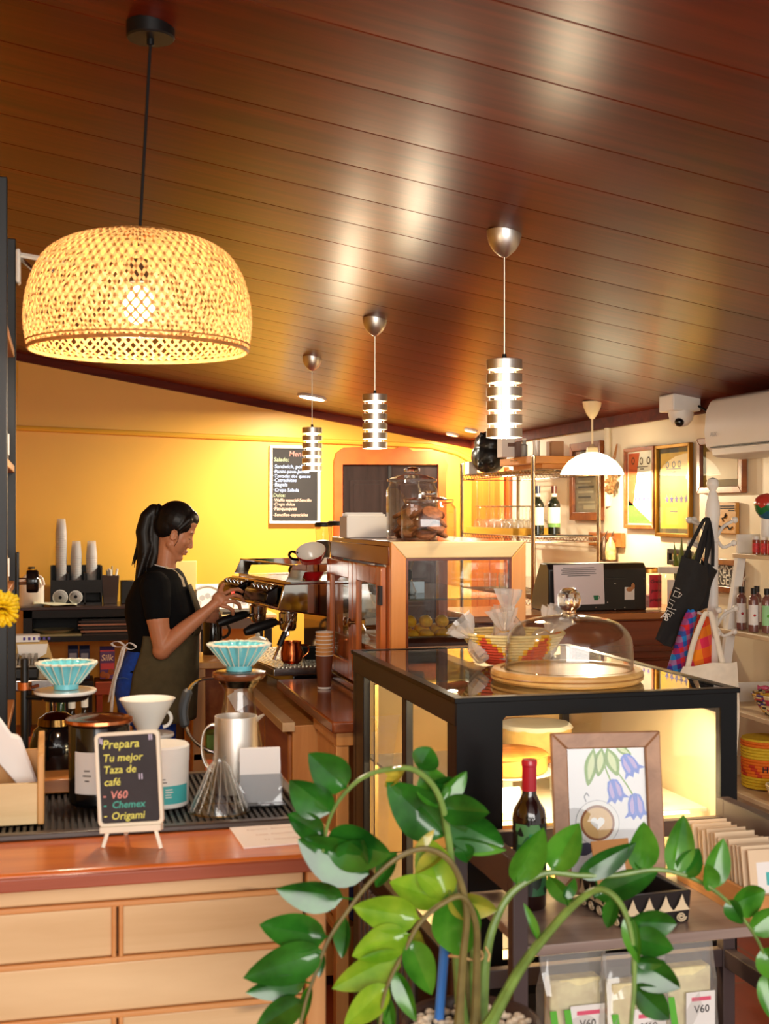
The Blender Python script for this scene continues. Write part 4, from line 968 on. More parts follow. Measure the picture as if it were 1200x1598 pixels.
# cup organiser with three columns of cups
a, b = on_y(80, 945, 9.42), on_y(158, 945, 9.42)
zt3 = 1.55 - (884 - 799) / F * 9.05
T = thing('cup_organizer', 'black cup and lid organizer on the sideboard', 'cup organizer', ((a.x + b.x) / 2, 9.45, zt))
zm = lerp(zt, zt3, .42)
MB().box(a.x, b.x, 9.58, 9.60, zt, zt3).build('back_panel', BLACK, T)
for i in range(4):
    x = lerp(a.x, b.x, i / 3); MB().box(x - .006, x + .006, 9.36, 9.58, zt, zt3 - (.0 if i in (0, 3) else .05)).build('divider', BLACK, T)
MB().box(a.x, b.x, 9.36, 9.58, zm - .02, zm).build('shelf', BLACK, T)
MB().box(a.x, b.x, 9.36, 9.58, zt, zt + .015).build('base', BLACK, T)
MB().box(a.x, b.x, 9.355, 9.37, zm - .03, zm + .06).build('front_lip', BLACK, T)
CUPG = glass('clear_cup_plastic', (.93, .94, .95), 1.6, edge=.5, haze=.35, hazecol=(.85, .85, .86))
for i, (px, ptop, lb) in enumerate(((95.5, 806, 'tallest column of stacked clear cups in the organizer'), (119, 841, 'middle column of stacked clear cups in the organizer'), (143, 842, 'right column of stacked clear cups in the organizer'))):
    x = lerp(a.x, b.x, (i + .5) / 3) if False else on_y(px, 850, 9.45).x
    zz = 1.55 - (ptop - 799) / F * 9.1
    T = thing('cup_stack', lb, 'cup stack', (x, 9.46, zm), group=None)
    z = zm + .002; k = 0; H_ = zz - zm; nC = int((H_ - .10) / .016)
    for k in range(nC):
        z0 = zm + .002 + k * .016
        mb = MB(); mb.lathe([(.040, z0), (.041, z0 + .003), (.040, z0 + .006), (.029, z0 + .11), (.0, z0 + .111)], (x, 9.46, 0), 24); mb.build('clear_cup', CUPG, T)
for px, r, lb, tl in ((94, .05, 'round clear lid standing upright at the front of the organizer', .2), (118, .045, 'clear domed lids in the middle bay of the organizer', 1.1)):
    x = on_y(px, 930, 9.34).x; m2 = Matrix.Translation((x, 9.335, zt + .056)) @ Matrix.Rotation(pi / 2 - tl * .2, 4, 'X')
    T = thing('plastic_dome', lb, 'cup lid', (x, 9.33, zt))
    MB().lathe([(.012, .022), (r * .6, .018), (r * .85, .004), (r, 0), (r, -.006), (r * .96, -.006)], (0, 0, 0), 32, mat=m2).build('dome', glass('lid_plastic', (.86, .87, .88), 2.2, edge=.5, haze=.3, hazecol=(.8, .8, .8)), T)
    MB().tube([m2 @ Vector((r * cos(2 * pi * i / 32), r * sin(2 * pi * i / 32), -.003)) for i in range(33)], .003, 6).build('rim', paint('lid_white', (226, 226, 224), .3), T)
# brown bin of straws
a = on_y(172, 945, 9.4); h = (945 - 900) / F * 9.08
T = thing('utensil_bin', 'dark brown bin beside the cup organizer holding wrapped utensils', 'bin', (a.x, 9.42, zt))
mb = MB(); mb.loft([[(a.x + sx_ * w_, 9.42 + sy_ * w_, zt + zz) for sx_, sy_ in ((-1, -1), (1, -1), (1, 1), (-1, 1))] for w_, zz in ((.048, 0), (.062, h), (.056, h), (.044, .01))]); mb.build('body', paint('bin_brown', (52, 34, 26), .4), T, bevel=.004)
for i in range(6):
    x = a.x - .04 + i * .016; dx = random.uniform(-.02, .02)
    MB().tube([(x * .3 + a.x * .7, 9.42, zt + .02), (x + dx, 9.41 + random.uniform(-.02, .02), zt + h + random.uniform(.03, .07))], .008 if i % 2 else .005, 6).build('wrapped_utensil', WHITE if i % 2 else paint('grey_plastic', (150, 150, 146), .5), T)
a = on_y(196, 945, 9.42); tag(MB().box(a.x - .035, a.x + .06, 9.36, 9.5, zt, zt + .165).build('black_box', BLACKP, bevel=.006), 'plain black box on the sideboard behind the woman', 'box')
# cartons below
T = thing('wooden_crate', 'reddish wooden crate under the sideboard carrying the purple carton', 'crate', (0, 9.3, 0))
a, b = on_y(148, 1062, 9.3), on_y(196, 1062, 9.3); zc = a.z
RC = wood('crate_red', (110, 42, 22), (150, 66, 36), 'x', rough=.5)
mb = MB(); mb.box(a.x, b.x, 9.2, 9.5, zc - .09, zc - .002); mb.build('top_slat', RC, T, bevel=.004)
for x in (a.x + .01, b.x - .05): MB().box(x, x + .04, 9.22, 9.48, 0, zc - .09).build('leg', RC, T)
def carton(px0, px1, ptop, pbot, y_, m, label, nm='milk_carton'):
    a, b = on_y(px0, pbot, y_), on_y(px1, pbot, y_); h = on_y(px0, ptop, y_).z - a.z; w_ = b.x - a.x
    T = thing(nm, label, 'carton', ((a.x + b.x) / 2, y_ + w_ / 2, a.z))
    mb = MB(); mb.box(a.x, b.x, y_, y_ + w_, a.z, a.z + h * .9)
    mb.build('body', m, T, bevel=.002)
    mb = MB(); mb.prism([(y_, a.z + h * .9), (y_ + w_, a.z + h * .9), (y_ + w_ * .55, a.z + h), (y_ + w_ * .45, a.z + h)], a.x, b.x, plane='yz'); mb.build('gable_top', m, T)
    return T, a, b, h
T, a, b, h = carton(156, 179, 1010, 1060, 9.24, paint('carton_purple', (92, 74, 150), .45), 'purple and pink plant milk carton with brown nuts on the crate')
mb = MB(); mb.text('Silk', .06, frame_mat((a.x + .006, 9.2385, a.z + h * .58), (1, 0, 0), (0, 0, 1)), 0, shear=.15, bold=.02); mb.build('lettering', WHITE, T)
mb = MB(); mb.box(a.x + .004, b.x - .004, 9.237, 9.2395, a.z + h * .3, a.z + h * .5, 0); mb.build('pink_panel', paint('carton_pink', (206, 86, 110), .5), T)
MB().box(a.x, b.x, 9.237, 9.2395, a.z + h * .86, a.z + h * .9).build('pink_stripe', paint('carton_pink', (206, 86, 110), .5), T)
mb = MB()
for i, (u, v, r) in enumerate(((.2, .14, .022), (.5, .1, .02), (.75, .22, .022))): mb.ball((lerp(a.x, b.x, u), 9.238, a.z + h * v), (r, .003, r * 1.1), 12, 8)
mb.build('nut_print', paint('nut_brown', (150, 90, 50), .5), T)
for px0, px1, lb in ((106, 122, 'left one of two dark blue cartons under the sideboard'), (124, 140, 'right one of two dark blue cartons under the sideboard')):
    T, a, b, h = carton(px0, px1, 1008, 1060, 9.3, paint('carton_blue', (40, 56, 104), .45), lb, 'blue_carton')
    mb = MB(); mb.box(a.x + .01, b.x - .01, 9.297, 9.2995, a.z + h * .62, a.z + h * .78); mb.build('label_print', paint('carton_pale', (150, 170, 206), .5), T)
    mb = MB()
a, b = on_y(100, 1062, 9.3), on_y(146, 1062, 9.3)
T = thing('storage_bench', 'dark low bench under the sideboard carrying the blue cartons', 'bench', ((a.x + b.x) / 2, 9.4, 0))
MB().box(a.x, b.x, 9.22, 9.55, a.z - .04, a.z - .001).build('top', BLACK, T)
for x in (a.x + .01, b.x - .04): MB().box(x, x + .03, 9.24, 9.53, 0, a.z - .04).build('leg', BLACK, T)
# ================================================================ PASTRY DISPLAY CASE
X0, X1, Y0, Y1, ZT, ZB = .842, 1.52, 2.67, 3.675, 1.143, .545
T = thing('pastry_display_case', 'black framed lit glass pastry case in the middle of the shop', 'display case', ((X0 + X1) / 2, (Y0 + Y1) / 2, 0))
CASEB = paint('case_black', (9, 8, 9), .3, vary=.02, spec=.22)
CASEG = paint('case_frame_grey', (30, 26, 26), .35, spec=.4)
MB().box(X0, X1, Y0 + .01, Y1, .06, ZB - .02).build('base_cabinet', CASEG, T, bevel=.004)
MB().box(X0 + .04, X1 - .04, Y0 + .05, Y1 - .05, 0, .06).build('plinth', BLACKP, T)
mb = MB()
for i in range(12): mb.box(X0 - .008, X0 + .004, 3.0 + i * .05, 3.026 + i * .05, .14, .50)
mb.build('vent_grille', paint('vent_grey', (112, 100, 96), .4), T, bevel=.002)
CREAMI = paint('case_interior', (242, 226, 190), .5)
MB().box(X0 + .02, X1 - .02, Y0 + .02, Y1 - .02, ZB - .02, ZB).build('deck', CREAMI, T)
# frame
def fbar(nm, *a): MB().box(*a).build(nm, CASEG, T, bevel=.003)
fbar('corner_post', X0, X0 + .035, Y0, Y0 + .035, ZB - .03, ZT - .006); fbar('corner_post', X1 - .035, X1, Y0, Y0 + .035, ZB - .03, ZT - .006)
fbar('corner_post', X0, X0 + .035, Y1 - .035, Y1, ZB - .03, ZT - .006); fbar('corner_post', X1 - .035, X1, Y1 - .035, Y1, ZB - .03, ZT - .006)
fbar('corner_post', X0, X0 + .02, Y1 - .13, Y1 - .036, ZB - .02, ZT - .06)
fbar('side_rail', X0 - .002, X0 + .03, Y0, Y1, ZT - .062, ZT - .006); fbar('side_rail', X1 - .03, X1 + .002, Y0, Y1, ZT - .062, ZT - .006)
fbar('side_rail', X0 - .002, X0 + .03, Y0 + .03, Y1, ZB - .03, ZB + .012)
fbar('back_rail', X0, X1, Y1 - .03, Y1, ZT - .05, ZT - .006)
fbar('door_stile', X0 + .002, X0 + .022, 3.095, 3.135, ZB + .012, ZT - .062)
fbar('door_stile', X0 + .002, X0 + .022, Y0 + .036, Y0 + .075, ZB + .012, ZT - .062)
MB().box(X0 + .001, X0 + .014, Y0 + .012, Y0 + .03, ZB, ZT - .02).build('edge_trim', BRUSHED, T)
# printed black border of the front glass
mb = MB(); yb = Y0 - .004
fx0, fx1, fz0, fz1 = X0 + .106, X1 - .042, ZB + .02, ZT - .043
outer = [(X0, ZB - .06), (X1, ZB - .06), (X1, ZT - .004), (X0, ZT - .004)]
inn = [(fx0, fz0), (fx1, fz0), (fx1, fz1), (fx0 + .008, fz1), (fx0, fz1 - .008)]
for q in ([outer[0], outer[1], inn[1], inn[0]], [outer[1], outer[2], inn[2], inn[1]], [outer[2], outer[3], inn[3], inn[2]], [outer[3], outer[0], inn[0], inn[4]], [outer[3], inn[4], inn[3]]):
    mb.prism(q, yb, yb + .005, plane='xz')
mb.build('front_border', CASEB, T)
mb = MB(); mb.add([(fx0 - .01, yb + .003, fz0 - .01), (fx1 + .01, yb + .003, fz0 - .01), (fx1 + .01, yb + .003, fz1 + .01), (fx0 - .01, yb + .003, fz1 + .01)], [(0, 1, 2, 3)]); mb.build('front_glass', PANE, T)
mb = MB(); mb.add([(X0 + .012, Y0 + .03, ZB), (X0 + .012, Y1 - .03, ZB), (X0 + .012, Y1 - .03, ZT - .03), (X0 + .012, Y0 + .03, ZT - .03)], [(0, 1, 2, 3)]); mb.build('sliding_glass', PANE, T)
mb = MB(); mb.add([(X1 - .012, Y0 + .03, ZB), (X1 - .012, Y1 - .03, ZB), (X1 - .012, Y1 - .03, ZT - .03), (X1 - .012, Y0 + .03, ZT - .03)], [(0, 1, 2, 3)]); mb.build('side_glass', glass('hazed_side', (.97, .95, .9), 1.0, edge=.1, haze=.55, hazecol=(.86, .68, .42)), T)  # side pane: amber haze in the glass colour stands in for warm reflections
mb = MB(); mb.add([(X0 + .03, Y1 - .012, ZB), (X1 - .03, Y1 - .012, ZB), (X1 - .03, Y1 - .012, ZT - .03), (X0 + .03, Y1 - .012, ZT - .03)], [(0, 1, 2, 3)]); mb.build('back_panel', paint('case_back_cream', (226, 184, 120), .35), T)
MB().box(X0 - .003, X1 + .003, Y0 - .006, Y1 + .003, ZT - .007, ZT).build('top_glass', TOPGL, T)
mb = MB()
for q in ((X0 - .006, X1 + .006, Y0 - .009, Y0 + .02), (X0 - .006, X1 + .006, Y1 - .02, Y1 + .006), (X0 - .006, X0 + .02, Y0 + .02, Y1 - .02), (X1 - .02, X1 + .006, Y0 + .02, Y1 - .02)): mb.box(q[0], q[1], q[2], q[3], ZT - .010, ZT + .0015)
mb.build('top_border', CASEB, T, bevel=.0015)
# lit shelves
ZS = .845
mb = MB(); mb.box(X0 + .03, X1 - .02, Y0 + .10, Y1 - .05, ZS - .008, ZS); mb.build('glass_shelf', glass('shelf_glass', (.93, .95, .92), 1.0, edge=.3, haze=.3, hazecol=(.9, .86, .76)), T)
LED = glow('led_warm', (255, 226, 160), 4)
for x, y_, z in ((X0 + .05, Y0 + .03, ZT - .028), (X0 + .06, Y0 + .11, ZS - .014)):
    MB().box(x, X1 - .06, y_, y_ + .012, z, z + .006).build('led_strip', LED, T)
MB().box(X0 + .024, X0 + .034, Y1 - .17, Y1 - .155, ZB + .03, ZT - .08).build('inner_post', metal('gold_trim', (226, 190, 120), .3), T)
l = area_light('case_light', ((X0 + X1) / 2, Y0 + .07, ZT - .075), ((X0 + X1) / 2 + .02, Y0 + .35, ZB), .5, .03, 6, (1, .76, .42)); l.parent = T; l.matrix_parent_inverse = WM[T.name].inverted()
l = area_light('shelf_light', ((X0 + X1) / 2, Y0 + .13, ZS - .02), ((X0 + X1) / 2, Y0 + .4, ZB), .5, .03, 5, (1, .76, .42)); l.parent = T; l.matrix_parent_inverse = WM[T.name].inverted()
# cakes and trays inside
CRUST = paint('golden_crust', (206, 128, 54), .6, vary=.25, scale=30, bump=.3); SPONGE = paint('sponge', (236, 190, 112), .8, vary=.12, scale=40)
ICING = paint('cream_icing', (246, 236, 214), .4); CHOC = paint('chocolate', (72, 36, 20), .4, vary=.2, scale=20)
def cake(name, label, x, y_, z, r, h, body, topm, plate_h=.0, cat='cake'):
    zz = z
    if plate_h:
        P = thing('cake_stand', 'white footed stand under the ' + label.split(' on ')[0].split(' in ')[0], 'cake stand', (x, y_, z))
        MB().lathe([(0, 0), (r * .6, 0), (r * .5, .01), (.02, .02), (.018, plate_h - .012), (r * .9, plate_h - .008), (r * 1.15, plate_h), (0, plate_h)], (0, 0, 0), 36).build('plate', CERAM, P, local=True); zz += plate_h + .0005
    T = thing(name, label, cat, (x, y_, zz))
    MB().lathe([(0, 0), (r * .95, 0), (r, h * .1), (r, h * .85), (0, h * .85)], (0, 0, 0), 36).build('body', body, T, local=True)
    mb = MB(); mb.lathe([(r * 1.0, h * .82), (r * 1.03, h * .88), (r * .97, h * .97), (r * .8, h), (0, h * .96)], (0, 0, 0), 36, 0, None, lambda a, j: 1 + .02 * sin(9 * a)); mb.build('topping', topm, T, local=True)
    return T
cake('fruit_pie', 'golden crusted pie on the upper level of the lit case', 1.08, 3.02, ZS + .0005, .105, .05, CRUST, CRUST, .06)
cake('cream_cake', 'white cream cake on the upper shelf at the back of the case', 1.30, 3.38, ZS + .0005, .10, .085, SPONGE, ICING, .03)
cake('sponge_cake', 'tall sponge cake on the lower deck behind the picture frame', 1.12, 3.05, ZB + .0005, .12, .10, SPONGE, ICING, .03)
cake('sponge_cake', 'golden cake on the lower deck near the back of the case', 1.25, 3.42, ZB + .0005, .11, .09, SPONGE, CRUST, .02)
for i, (x, y_, z, lb) in enumerate(((1.02, 2.86, ZS, 'small white price card at the front of the upper shelf'), (1.36, 2.82, ZS, 'white folded card on the upper shelf near the right glass'))):
    mb = MB(); mb.prism([(y_ - .02, z + .0005), (y_ + .02, z + .0005), (y_, z + .055)], x - .04, x + .04, plane='yz'); tag(mb.build('price_card', PAPER), lb, 'card')
for i, (x, y_, z, w_, lb) in enumerate(((1.30, 2.98, ZS, .09, 'white cake box on the upper shelf right of the pie'), (1.34, 2.95, ZB, .10, 'white cake box on the lower deck behind the right glass'), (.98, 2.84, ZB, .07, 'white pastry box on the lower deck near the wine bottle'))):
    T = thing('cake_box', lb, 'box', (x, y_, z + .0005)); MB().box(-w_, w_, -w_ * .8, w_ * .8, 0, .05).build('box_body', WHITE, T, local=True, bevel=.003); MB().box(-w_ - .002, w_ + .002, -w_ * .8 - .002, w_ * .8 + .002, .05, .066).build('lid', PAPER, T, local=True, bevel=.002)
for i, (x, y_, z, lb) in enumerate(((1.33, 3.18, ZS, 'white tray of golden pastries on the upper shelf at the right of the case'), (1.37, 3.22, ZB, 'white tray of golden pastries on the lower deck at the right of the case'))):
    T = thing('serving_tray', lb, 'tray', (x, y_, z + .0006))
    MB().loft([[(sx * a, sy * b_, h) for sx, sy in ((-1, -1), (1, -1), (1, 1), (-1, 1))] for a, b_, h in ((.08, .10, 0), (.095, .115, .018), (.092, .112, .018), (.078, .098, .004))]).build('tray_body', CERAM, T, local=True)
    for k in range(6):
        px_, py_ = -.045 + (k % 2) * .09, -.06 + (k // 2) * .06
        mb = MB(); mb.ball((x + px_, y_ + py_, z + .026), (.034, .024, .020), 14, 8); o = mb.build('pastry', CRUST); tag(o, 'golden oval pastry on the white tray at the right of the case, ' + ('upper shelf' if i == 0 else 'lower deck'), 'pastry', 'pastries on the %s tray' % ('upper' if i == 0 else 'lower'))
# ---- glass dome on a round board
p = at(884, 1062, 3.10); bx, by = p.x, p.y; z = ZT + .002
T = thing('cake_board', 'round bamboo board carrying the glass dome on the pastry case', 'cake board', (bx, by, z))
BB = wood('bamboo_board', (206, 150, 78), (236, 190, 118), 'x', scale=2, rough=.35, coat=.3)
MB().lathe([(0, 0), (.176, 0), (.183, .006), (.183, .022), (.178, .028), (.160, .028), (.158, .024), (0, .024)], (bx, by, z), 64).build('board', BB, T)
mb = MB(); mb.lathe([(.1835, .012), (.1845, .014), (.1835, .016)], (bx, by, z), 64); mb.build('groove_band', wood('bamboo_dark', (150, 96, 44), (180, 126, 66), 'x'), T)
z += .0245
dx, dy = at(888, 1050, 3.10).x, at(888, 1050, 3.10).y
T = thing('glass_dome', 'clear glass cake dome with a ball knob on the pastry case', 'cake dome', (dx, dy, z))
dp = spline([Vector((.154, .0, 0)), Vector((.153, .05, 0)), Vector((.146, .085, 0)), Vector((.115, .115, 0)), Vector((.06, .128, 0)), Vector((.018, .132, 0))], 5)
DOMEG = glass('dome_glass', (.99, .99, .98), 1.5, edge=.12)
mb = MB(); mb.lathe([(v.x, v.y) for v in dp], (dx, dy, z), 64); mb.lathe([(v.x - .003, v.y - .002) for v in dp[:-1]], (dx, dy, z), 64); mb.build('dome', DOMEG, T, angle=60)
mb = MB(); mb.tube([(dx + .1535 * cos(2 * pi * i / 64), dy + .1535 * sin(2 * pi * i / 64), z + .0025) for i in range(65)], .0025, 6); mb.build('rim', glass('rim_glass', (.86, .84, .78), 2.0, edge=.5), T)
def solid_glass(name, rgb=(1, 1, 1)):
    m, nt, b = base(name); b.inputs['Base Color'].default_value = rgb + (1,); b.inputs['Transmission Weight'].default_value = 1; b.inputs['Roughness'].default_value = .02; b.inputs['IOR'].default_value = 1.48; return m
KNOBG = solid_glass('solid_knob_glass', (.98, .96, .9))
mb = MB(); mb.lathe([(0, .128), (.022, .130), (.016, .137), (.0165, .142), (.026, .152), (.0295, .168), (.026, .184), (.014, .196), (0, .198)], (dx, dy, z), 36); mb.build('ball_knob', KNOBG, T)
# ---- coiled basket with wrapped biscuits
def coil_basket(name, label, c, rb, rt, h, coils, cols, mats, cat='basket', n=64, thick=.006):
    T = thing(name, label, cat, c); mb = MB()
    cr = h / coils / 2 * 1.15
    for k in range(coils):
        f = (k + .5) / coils; r = lerp(rb, rt, f ** .7); zz = f * h
        for seg in range(n):
            a0, a1 = 2 * pi * seg / n, 2 * pi * (seg + 1) / n
            mi = cols((seg + .5) / n, f)
            vs = []
            for a in (a0, a1):
                for q in range(6): t = 2 * pi * q / 6; rr = r + cr * cos(t); vs.append((rr * cos(a), rr * sin(a), zz + cr * sin(t)))
            mb.add(vs, [(q, (q + 1) % 6, 6 + (q + 1) % 6, 6 + q) for q in range(6)], mi)
    mb.build('coiled_wall', mats, T, local=True, angle=80)
    MB().lathe([(0, 0), (rb, 0), (rb, .006), (0, .006)], (0, 0, 0), 32).build('base', mats[0], T, local=True)
    return T
STRAW = paint('straw_cream', (244, 222, 160), .7, vary=.12, scale=60); SRED = paint('straw_red', (216, 78, 52), .7, vary=.12, scale=60); SYEL = paint('straw_yellow', (248, 186, 40), .7, vary=.1, scale=60)
def zig(u, f):
    k = (u * 5) % 1; t = abs(k - .5) * 2        # triangles pointing up and down
    e = t - f * .95
    return 1 if e > .1 else (2 if e > -.06 else 0)
p = at(800, 1045, 3.40); bkx, bky = p.x, p.y
coil_basket('woven_basket', 'cream woven basket with red and yellow zigzags full of wrapped biscuits', (bkx, bky, ZT + .006), .06, .138, .085, 11, zig, [STRAW, SRED, SYEL])
CELLO = glass('cellophane', (.97, .96, .94), 2.2, rough=.08, edge=.3, haze=.32, hazecol=(.95, .9, .86))
BISC = paint('biscuit', (214, 164, 96), .8, vary=.2, scale=60, bump=.2)
def wrapped(x, y_, z, tilt, az, label, s=1.0):
    m4 = Matrix.Translation((x, y_, z)) @ Matrix.Rotation(az, 4, 'Z') @ Matrix.Rotation(tilt, 4, 'Y') @ Matrix.Scale(s, 4)
    T = thing('wrapped_biscuits', label, 'wrapped biscuits', mat=m4)
    mb = MB()
    for k in range(3): mb.lathe([(0, -.005), (.026, -.005), (.029, 0), (.026, .005), (0, .005)], (0, 0, 0), 18, 0, Matrix.Translation((0, 0, .012 + .013 * k)) @ Matrix.Rotation(random.uniform(-.2, .2), 4, 'X'))
    mb.build('biscuit', BISC, T, local=True)
    rnd = [[random.uniform(.88, 1.12) for _ in range(22)] for _ in range(9)]
    pf = [(.012, 0), (.032, .003), (.036, .025), (.032, .048), (.014, .066), (.010, .072), (.022, .088), (.034, .108), (.040, .122)]
    mb = MB(); vs = []
    for j, (r, zz) in enumerate(pf):
        for i in range(22): a = 2 * pi * i / 22; rr = r * rnd[j][i] * (1 + (.25 * sin(i * 2.6) if j > 5 else 0)); vs.append((rr * cos(a), rr * sin(a) * (.7 if j > 5 else 1), zz))
    mb.add(vs, [(j * 22 + i, j * 22 + (i + 1) % 22, (j + 1) * 22 + (i + 1) % 22, (j + 1) * 22 + i) for j in range(8) for i in range(22)])
    mb.build('cellophane_wrap', CELLO, T, local=True, angle=10)
    mb = MB(); mb.tube([(.011 * cos(2 * pi * i / 14), .011 * sin(2 * pi * i / 14), .069) for i in range(15)], .002, 5); mb.build('tie', paint('gold_tie', (200, 150, 60), .4), T, local=True)
for dx_, dy_, dz, ti, az, lb, s in ((-.075, -.02, .030, -.75, 0, 'wrapped biscuits poking out at the left rim of the zigzag basket', 1.0), (-.035, -.05, .025, -.12, .5, 'wrapped biscuits at the front left of the zigzag basket', 1.05), (-.01, .01, .055, .1, 1.0, 'topmost wrapped biscuits with the tallest twist in the zigzag basket', 1.2),
                             (.045, -.045, .028, .55, 0, 'wrapped biscuits leaning right at the front of the zigzag basket', 1.05), (.075, .015, .03, .7, .3, 'wrapped biscuits at the right rim of the zigzag basket behind the dome', 1.1), (.0, .07, .03, .3, 1.4, 'wrapped biscuits at the back of the zigzag basket', 1.0)):
    wrapped(bkx + dx_, bky + dy_, ZT + dz, ti, az, lb, s)

# ================================================================ DARK RACK IN FRONT OF THE CASE
RX0, RX1, RY0, RY1 = .815, 1.475, 2.235, 2.625
T = thing('display_rack', 'dark metal rack with grey wooden shelves in front of the pastry case', 'display rack', ((RX0 + RX1) / 2, (RY0 + RY1) / 2, 0))
RKM = paint('rack_metal', (70, 56, 56), .4)
for x in (RX0, RX1 - .03):
    for y_ in (RY0, RY1 - .03): MB().box(x, x + .03, y_, y_ + .03, 0, .905).build('post', RKM, T, bevel=.002)
    MB().box(x, x + .03, RY0 + .03, RY1 - .03, .835, .905).build('side_rail', RKM, T, bevel=.002)
    MB().box(x + .002, x + .028, RY0 + .03, RY1 - .03, .53, .57).build('side_rail', RKM, T, bevel=.002)
MB().box(RX0 + .03, RX1 - .03, RY1 - .028, RY1 - .004, .83, .865).build('back_rail', RKM, T, bevel=.002)
MB().box(RX0 + .03, RX1 - .03, RY1 - .028, RY1 - .004, .53, .57).build('back_rail', RKM, T, bevel=.002)
GSH = wood('grey_shelf_board', (122, 104, 98), (164, 146, 136), 'x', rough=.35, coat=.2)
for z in (.743, .40): MB().box(RX0 + .031, RX1 - .031, RY0 + .005, RY1 - .032, z - .02, z).build('shelf_board', GSH, T, bevel=.002)
SZ = .7435
# wine bottle with red capsule
p = on_z(826, 1408, SZ); d = 2.62; p = at(826, 1300, d)
h = 1.55 - (1185 - 799) / F * d - SZ; r = .0345
T = thing('wine_bottle', 'dark wine bottle with red capsule beside the botanical picture', 'wine bottle', (p.x, p.y, SZ))
WINEG = paint('wine_glass_dark', (30, 10, 8), .06, spec=.7, coat=.5)
MB().lathe([(0, 0), (r * .9, 0), (r, .006), (r, h * .60), (r * .93, h * .66), (r * .62, h * .72), (r * .42, h * .77), (r * .38, h * .97), (0, h * .97)], (0, 0, 0), 36).build('body', WINEG, T, local=True, angle=60)
MB().lathe([(r * .43, h * .79), (r * .45, h * .79), (r * .43, h * .955), (r * .47, h * .96), (r * .47, h * .985), (r * .42, h), (0, h)], (0, 0, 0), 28).build('capsule', paint('capsule_red', (186, 24, 44), .3, coat=.3), T, local=True)
m_, nt, b = base('leafy_label'); mp = coords(nt, (60, 60, 40)); v = node(nt, 'ShaderNodeTexVoronoi', i_Scale=1.0); link(nt, mp, 'Vector', v, 'Vector')
rp = ramp(nt, [(0, srgb(20, 26, 20)), (.35, srgb(40, 96, 56)), (.6, srgb(24, 40, 28)), (.8, srgb(90, 150, 90))]); rp.color_ramp.interpolation = 'CONSTANT'; link(nt, v, 'Color', rp, 'Fac'); link(nt, rp, 'Color', b, 'Base Color'); b.inputs['Roughness'].default_value = .5
MB().lathe([(r * 1.005, h * .10), (r * 1.012, h * .10), (r * 1.012, h * .58), (r * 1.005, h * .58)], (0, 0, 0), 36, a0=-pi * .9, a1=pi * .1).build('paper_label', m_, T, local=True)
MB().lathe([(r * 1.016, h * .47), (r * 1.018, h * .47), (r * 1.018, h * .52), (r * 1.016, h * .52)], (0, 0, 0), 24, a0=-pi * .62, a1=-pi * .42).build('label_badge', paint('badge_green', (30, 140, 80), .5), T, local=True)
# botanical picture
d = 2.70
tl, tr, bl, br = at(854, 1150, d + .05), at(1029, 1142, d + .07), at(866, 1405, d - .02), at(1038, 1396, d - .0)
cen = (tl + tr + bl + br) / 4; W_, H_ = .236, .335
right = (tr - tl).normalized(); 
mt = frame_mat((0, 0, 0), (right.x, right.y, 0), (0, .13, 1)); cpos = Vector((cen.x, cen.y, SZ + .002 + H_ / 2)); mt.translation = cpos
mt = mt @ Matrix.Rotation(radians(.5), 4, 'Z')
WALN = wood('walnut_frame', (140, 98, 68), (188, 142, 106), 'z', scale=.8, rough=.4)
T = framed('botanical_picture', 'brown framed drawing of blue bell flowers over a coffee cup', mt, W_, H_, .034, .018, WALN, paint('drawing_paper', (242, 242, 248), .6, vary=.01))
w2, h2 = W_ / 2 - .03, H_ / 2 - .03
def U(u, v): return (-w2 + 2 * w2 * u, -h2 + 2 * h2 * v)
def blob(mb, pts, mi, z, n=5):
    sp = spline([Vector((a, b, 0)) for a, b in pts] + [Vector((pts[0][0], pts[0][1], 0))], n)[:-1]
    mb.add([(q.x, q.y, z) for q in sp], [list(range(len(sp)))], mi, mt)
def pleaf(mb, a, b, wd, mi, z):
    a, b = Vector(U(*a)), Vector(U(*b)); dvec = b - a; nrm = Vector((-dvec.y, dvec.x)).normalized() * wd
    pts = [a, a + dvec * .3 + nrm * .9, a + dvec * .6 + nrm, b, a + dvec * .6 - nrm, a + dvec * .3 - nrm * .9]
    blob(mb, [(q.x, q.y) for q in pts], mi, z)
def line(mb, pts, wd, mi, z):
    pts = [Vector(U(*q)) for q in pts]
    for a, b in zip(pts[:-1], pts[1:]):
        n_ = Vector((-(b - a).y, (b - a).x)).normalized() * wd; mb.add([(a.x + n_.x, a.y + n_.y, z), (b.x + n_.x, b.y + n_.y, z), (b.x - n_.x, b.y - n_.y, z), (a.x - n_.x, a.y - n_.y, z)], [(0, 1, 2, 3)], mi, mt)
z = .0068
DL = [paint('draw_green', (122, 166, 66), .7), paint('draw_pale_green', (206, 222, 166), .7), paint('draw_blue', (92, 124, 224), .7), paint('draw_lilac', (178, 160, 226), .7), paint('draw_coffee', (150, 92, 60), .7), paint('draw_cream', (222, 180, 120), .7), paint('draw_white', (246, 246, 250), .7), paint('draw_dark', (70, 72, 100), .7)]
mb = MB()
line(mb, [(.52, .93), (.62, .82), (.75, .70), (.84, .60)], .0016, 0, z); line(mb, [(.46, .92), (.5, .82), (.56, .72)], .0016, 0, z); line(mb, [(.5, .95), (.7, .88), (.78, .83)], .0016, 0, z)
for a, b, wd in (((.36, .99), (.27, .70), .013), ((.46, .99), (.40, .77), .013), ((.52, .99), (.64, .77), .014), ((.62, 1.0), (.82, .93), .008)):
    pleaf(mb, a, b, wd, 0, z + .0003); pleaf(mb, (lerp(a[0], b[0], .12), lerp(a[1], b[1], .12)), (lerp(a[0], b[0], .85), lerp(a[1], b[1], .85)), wd * .5, 1, z + .0006)
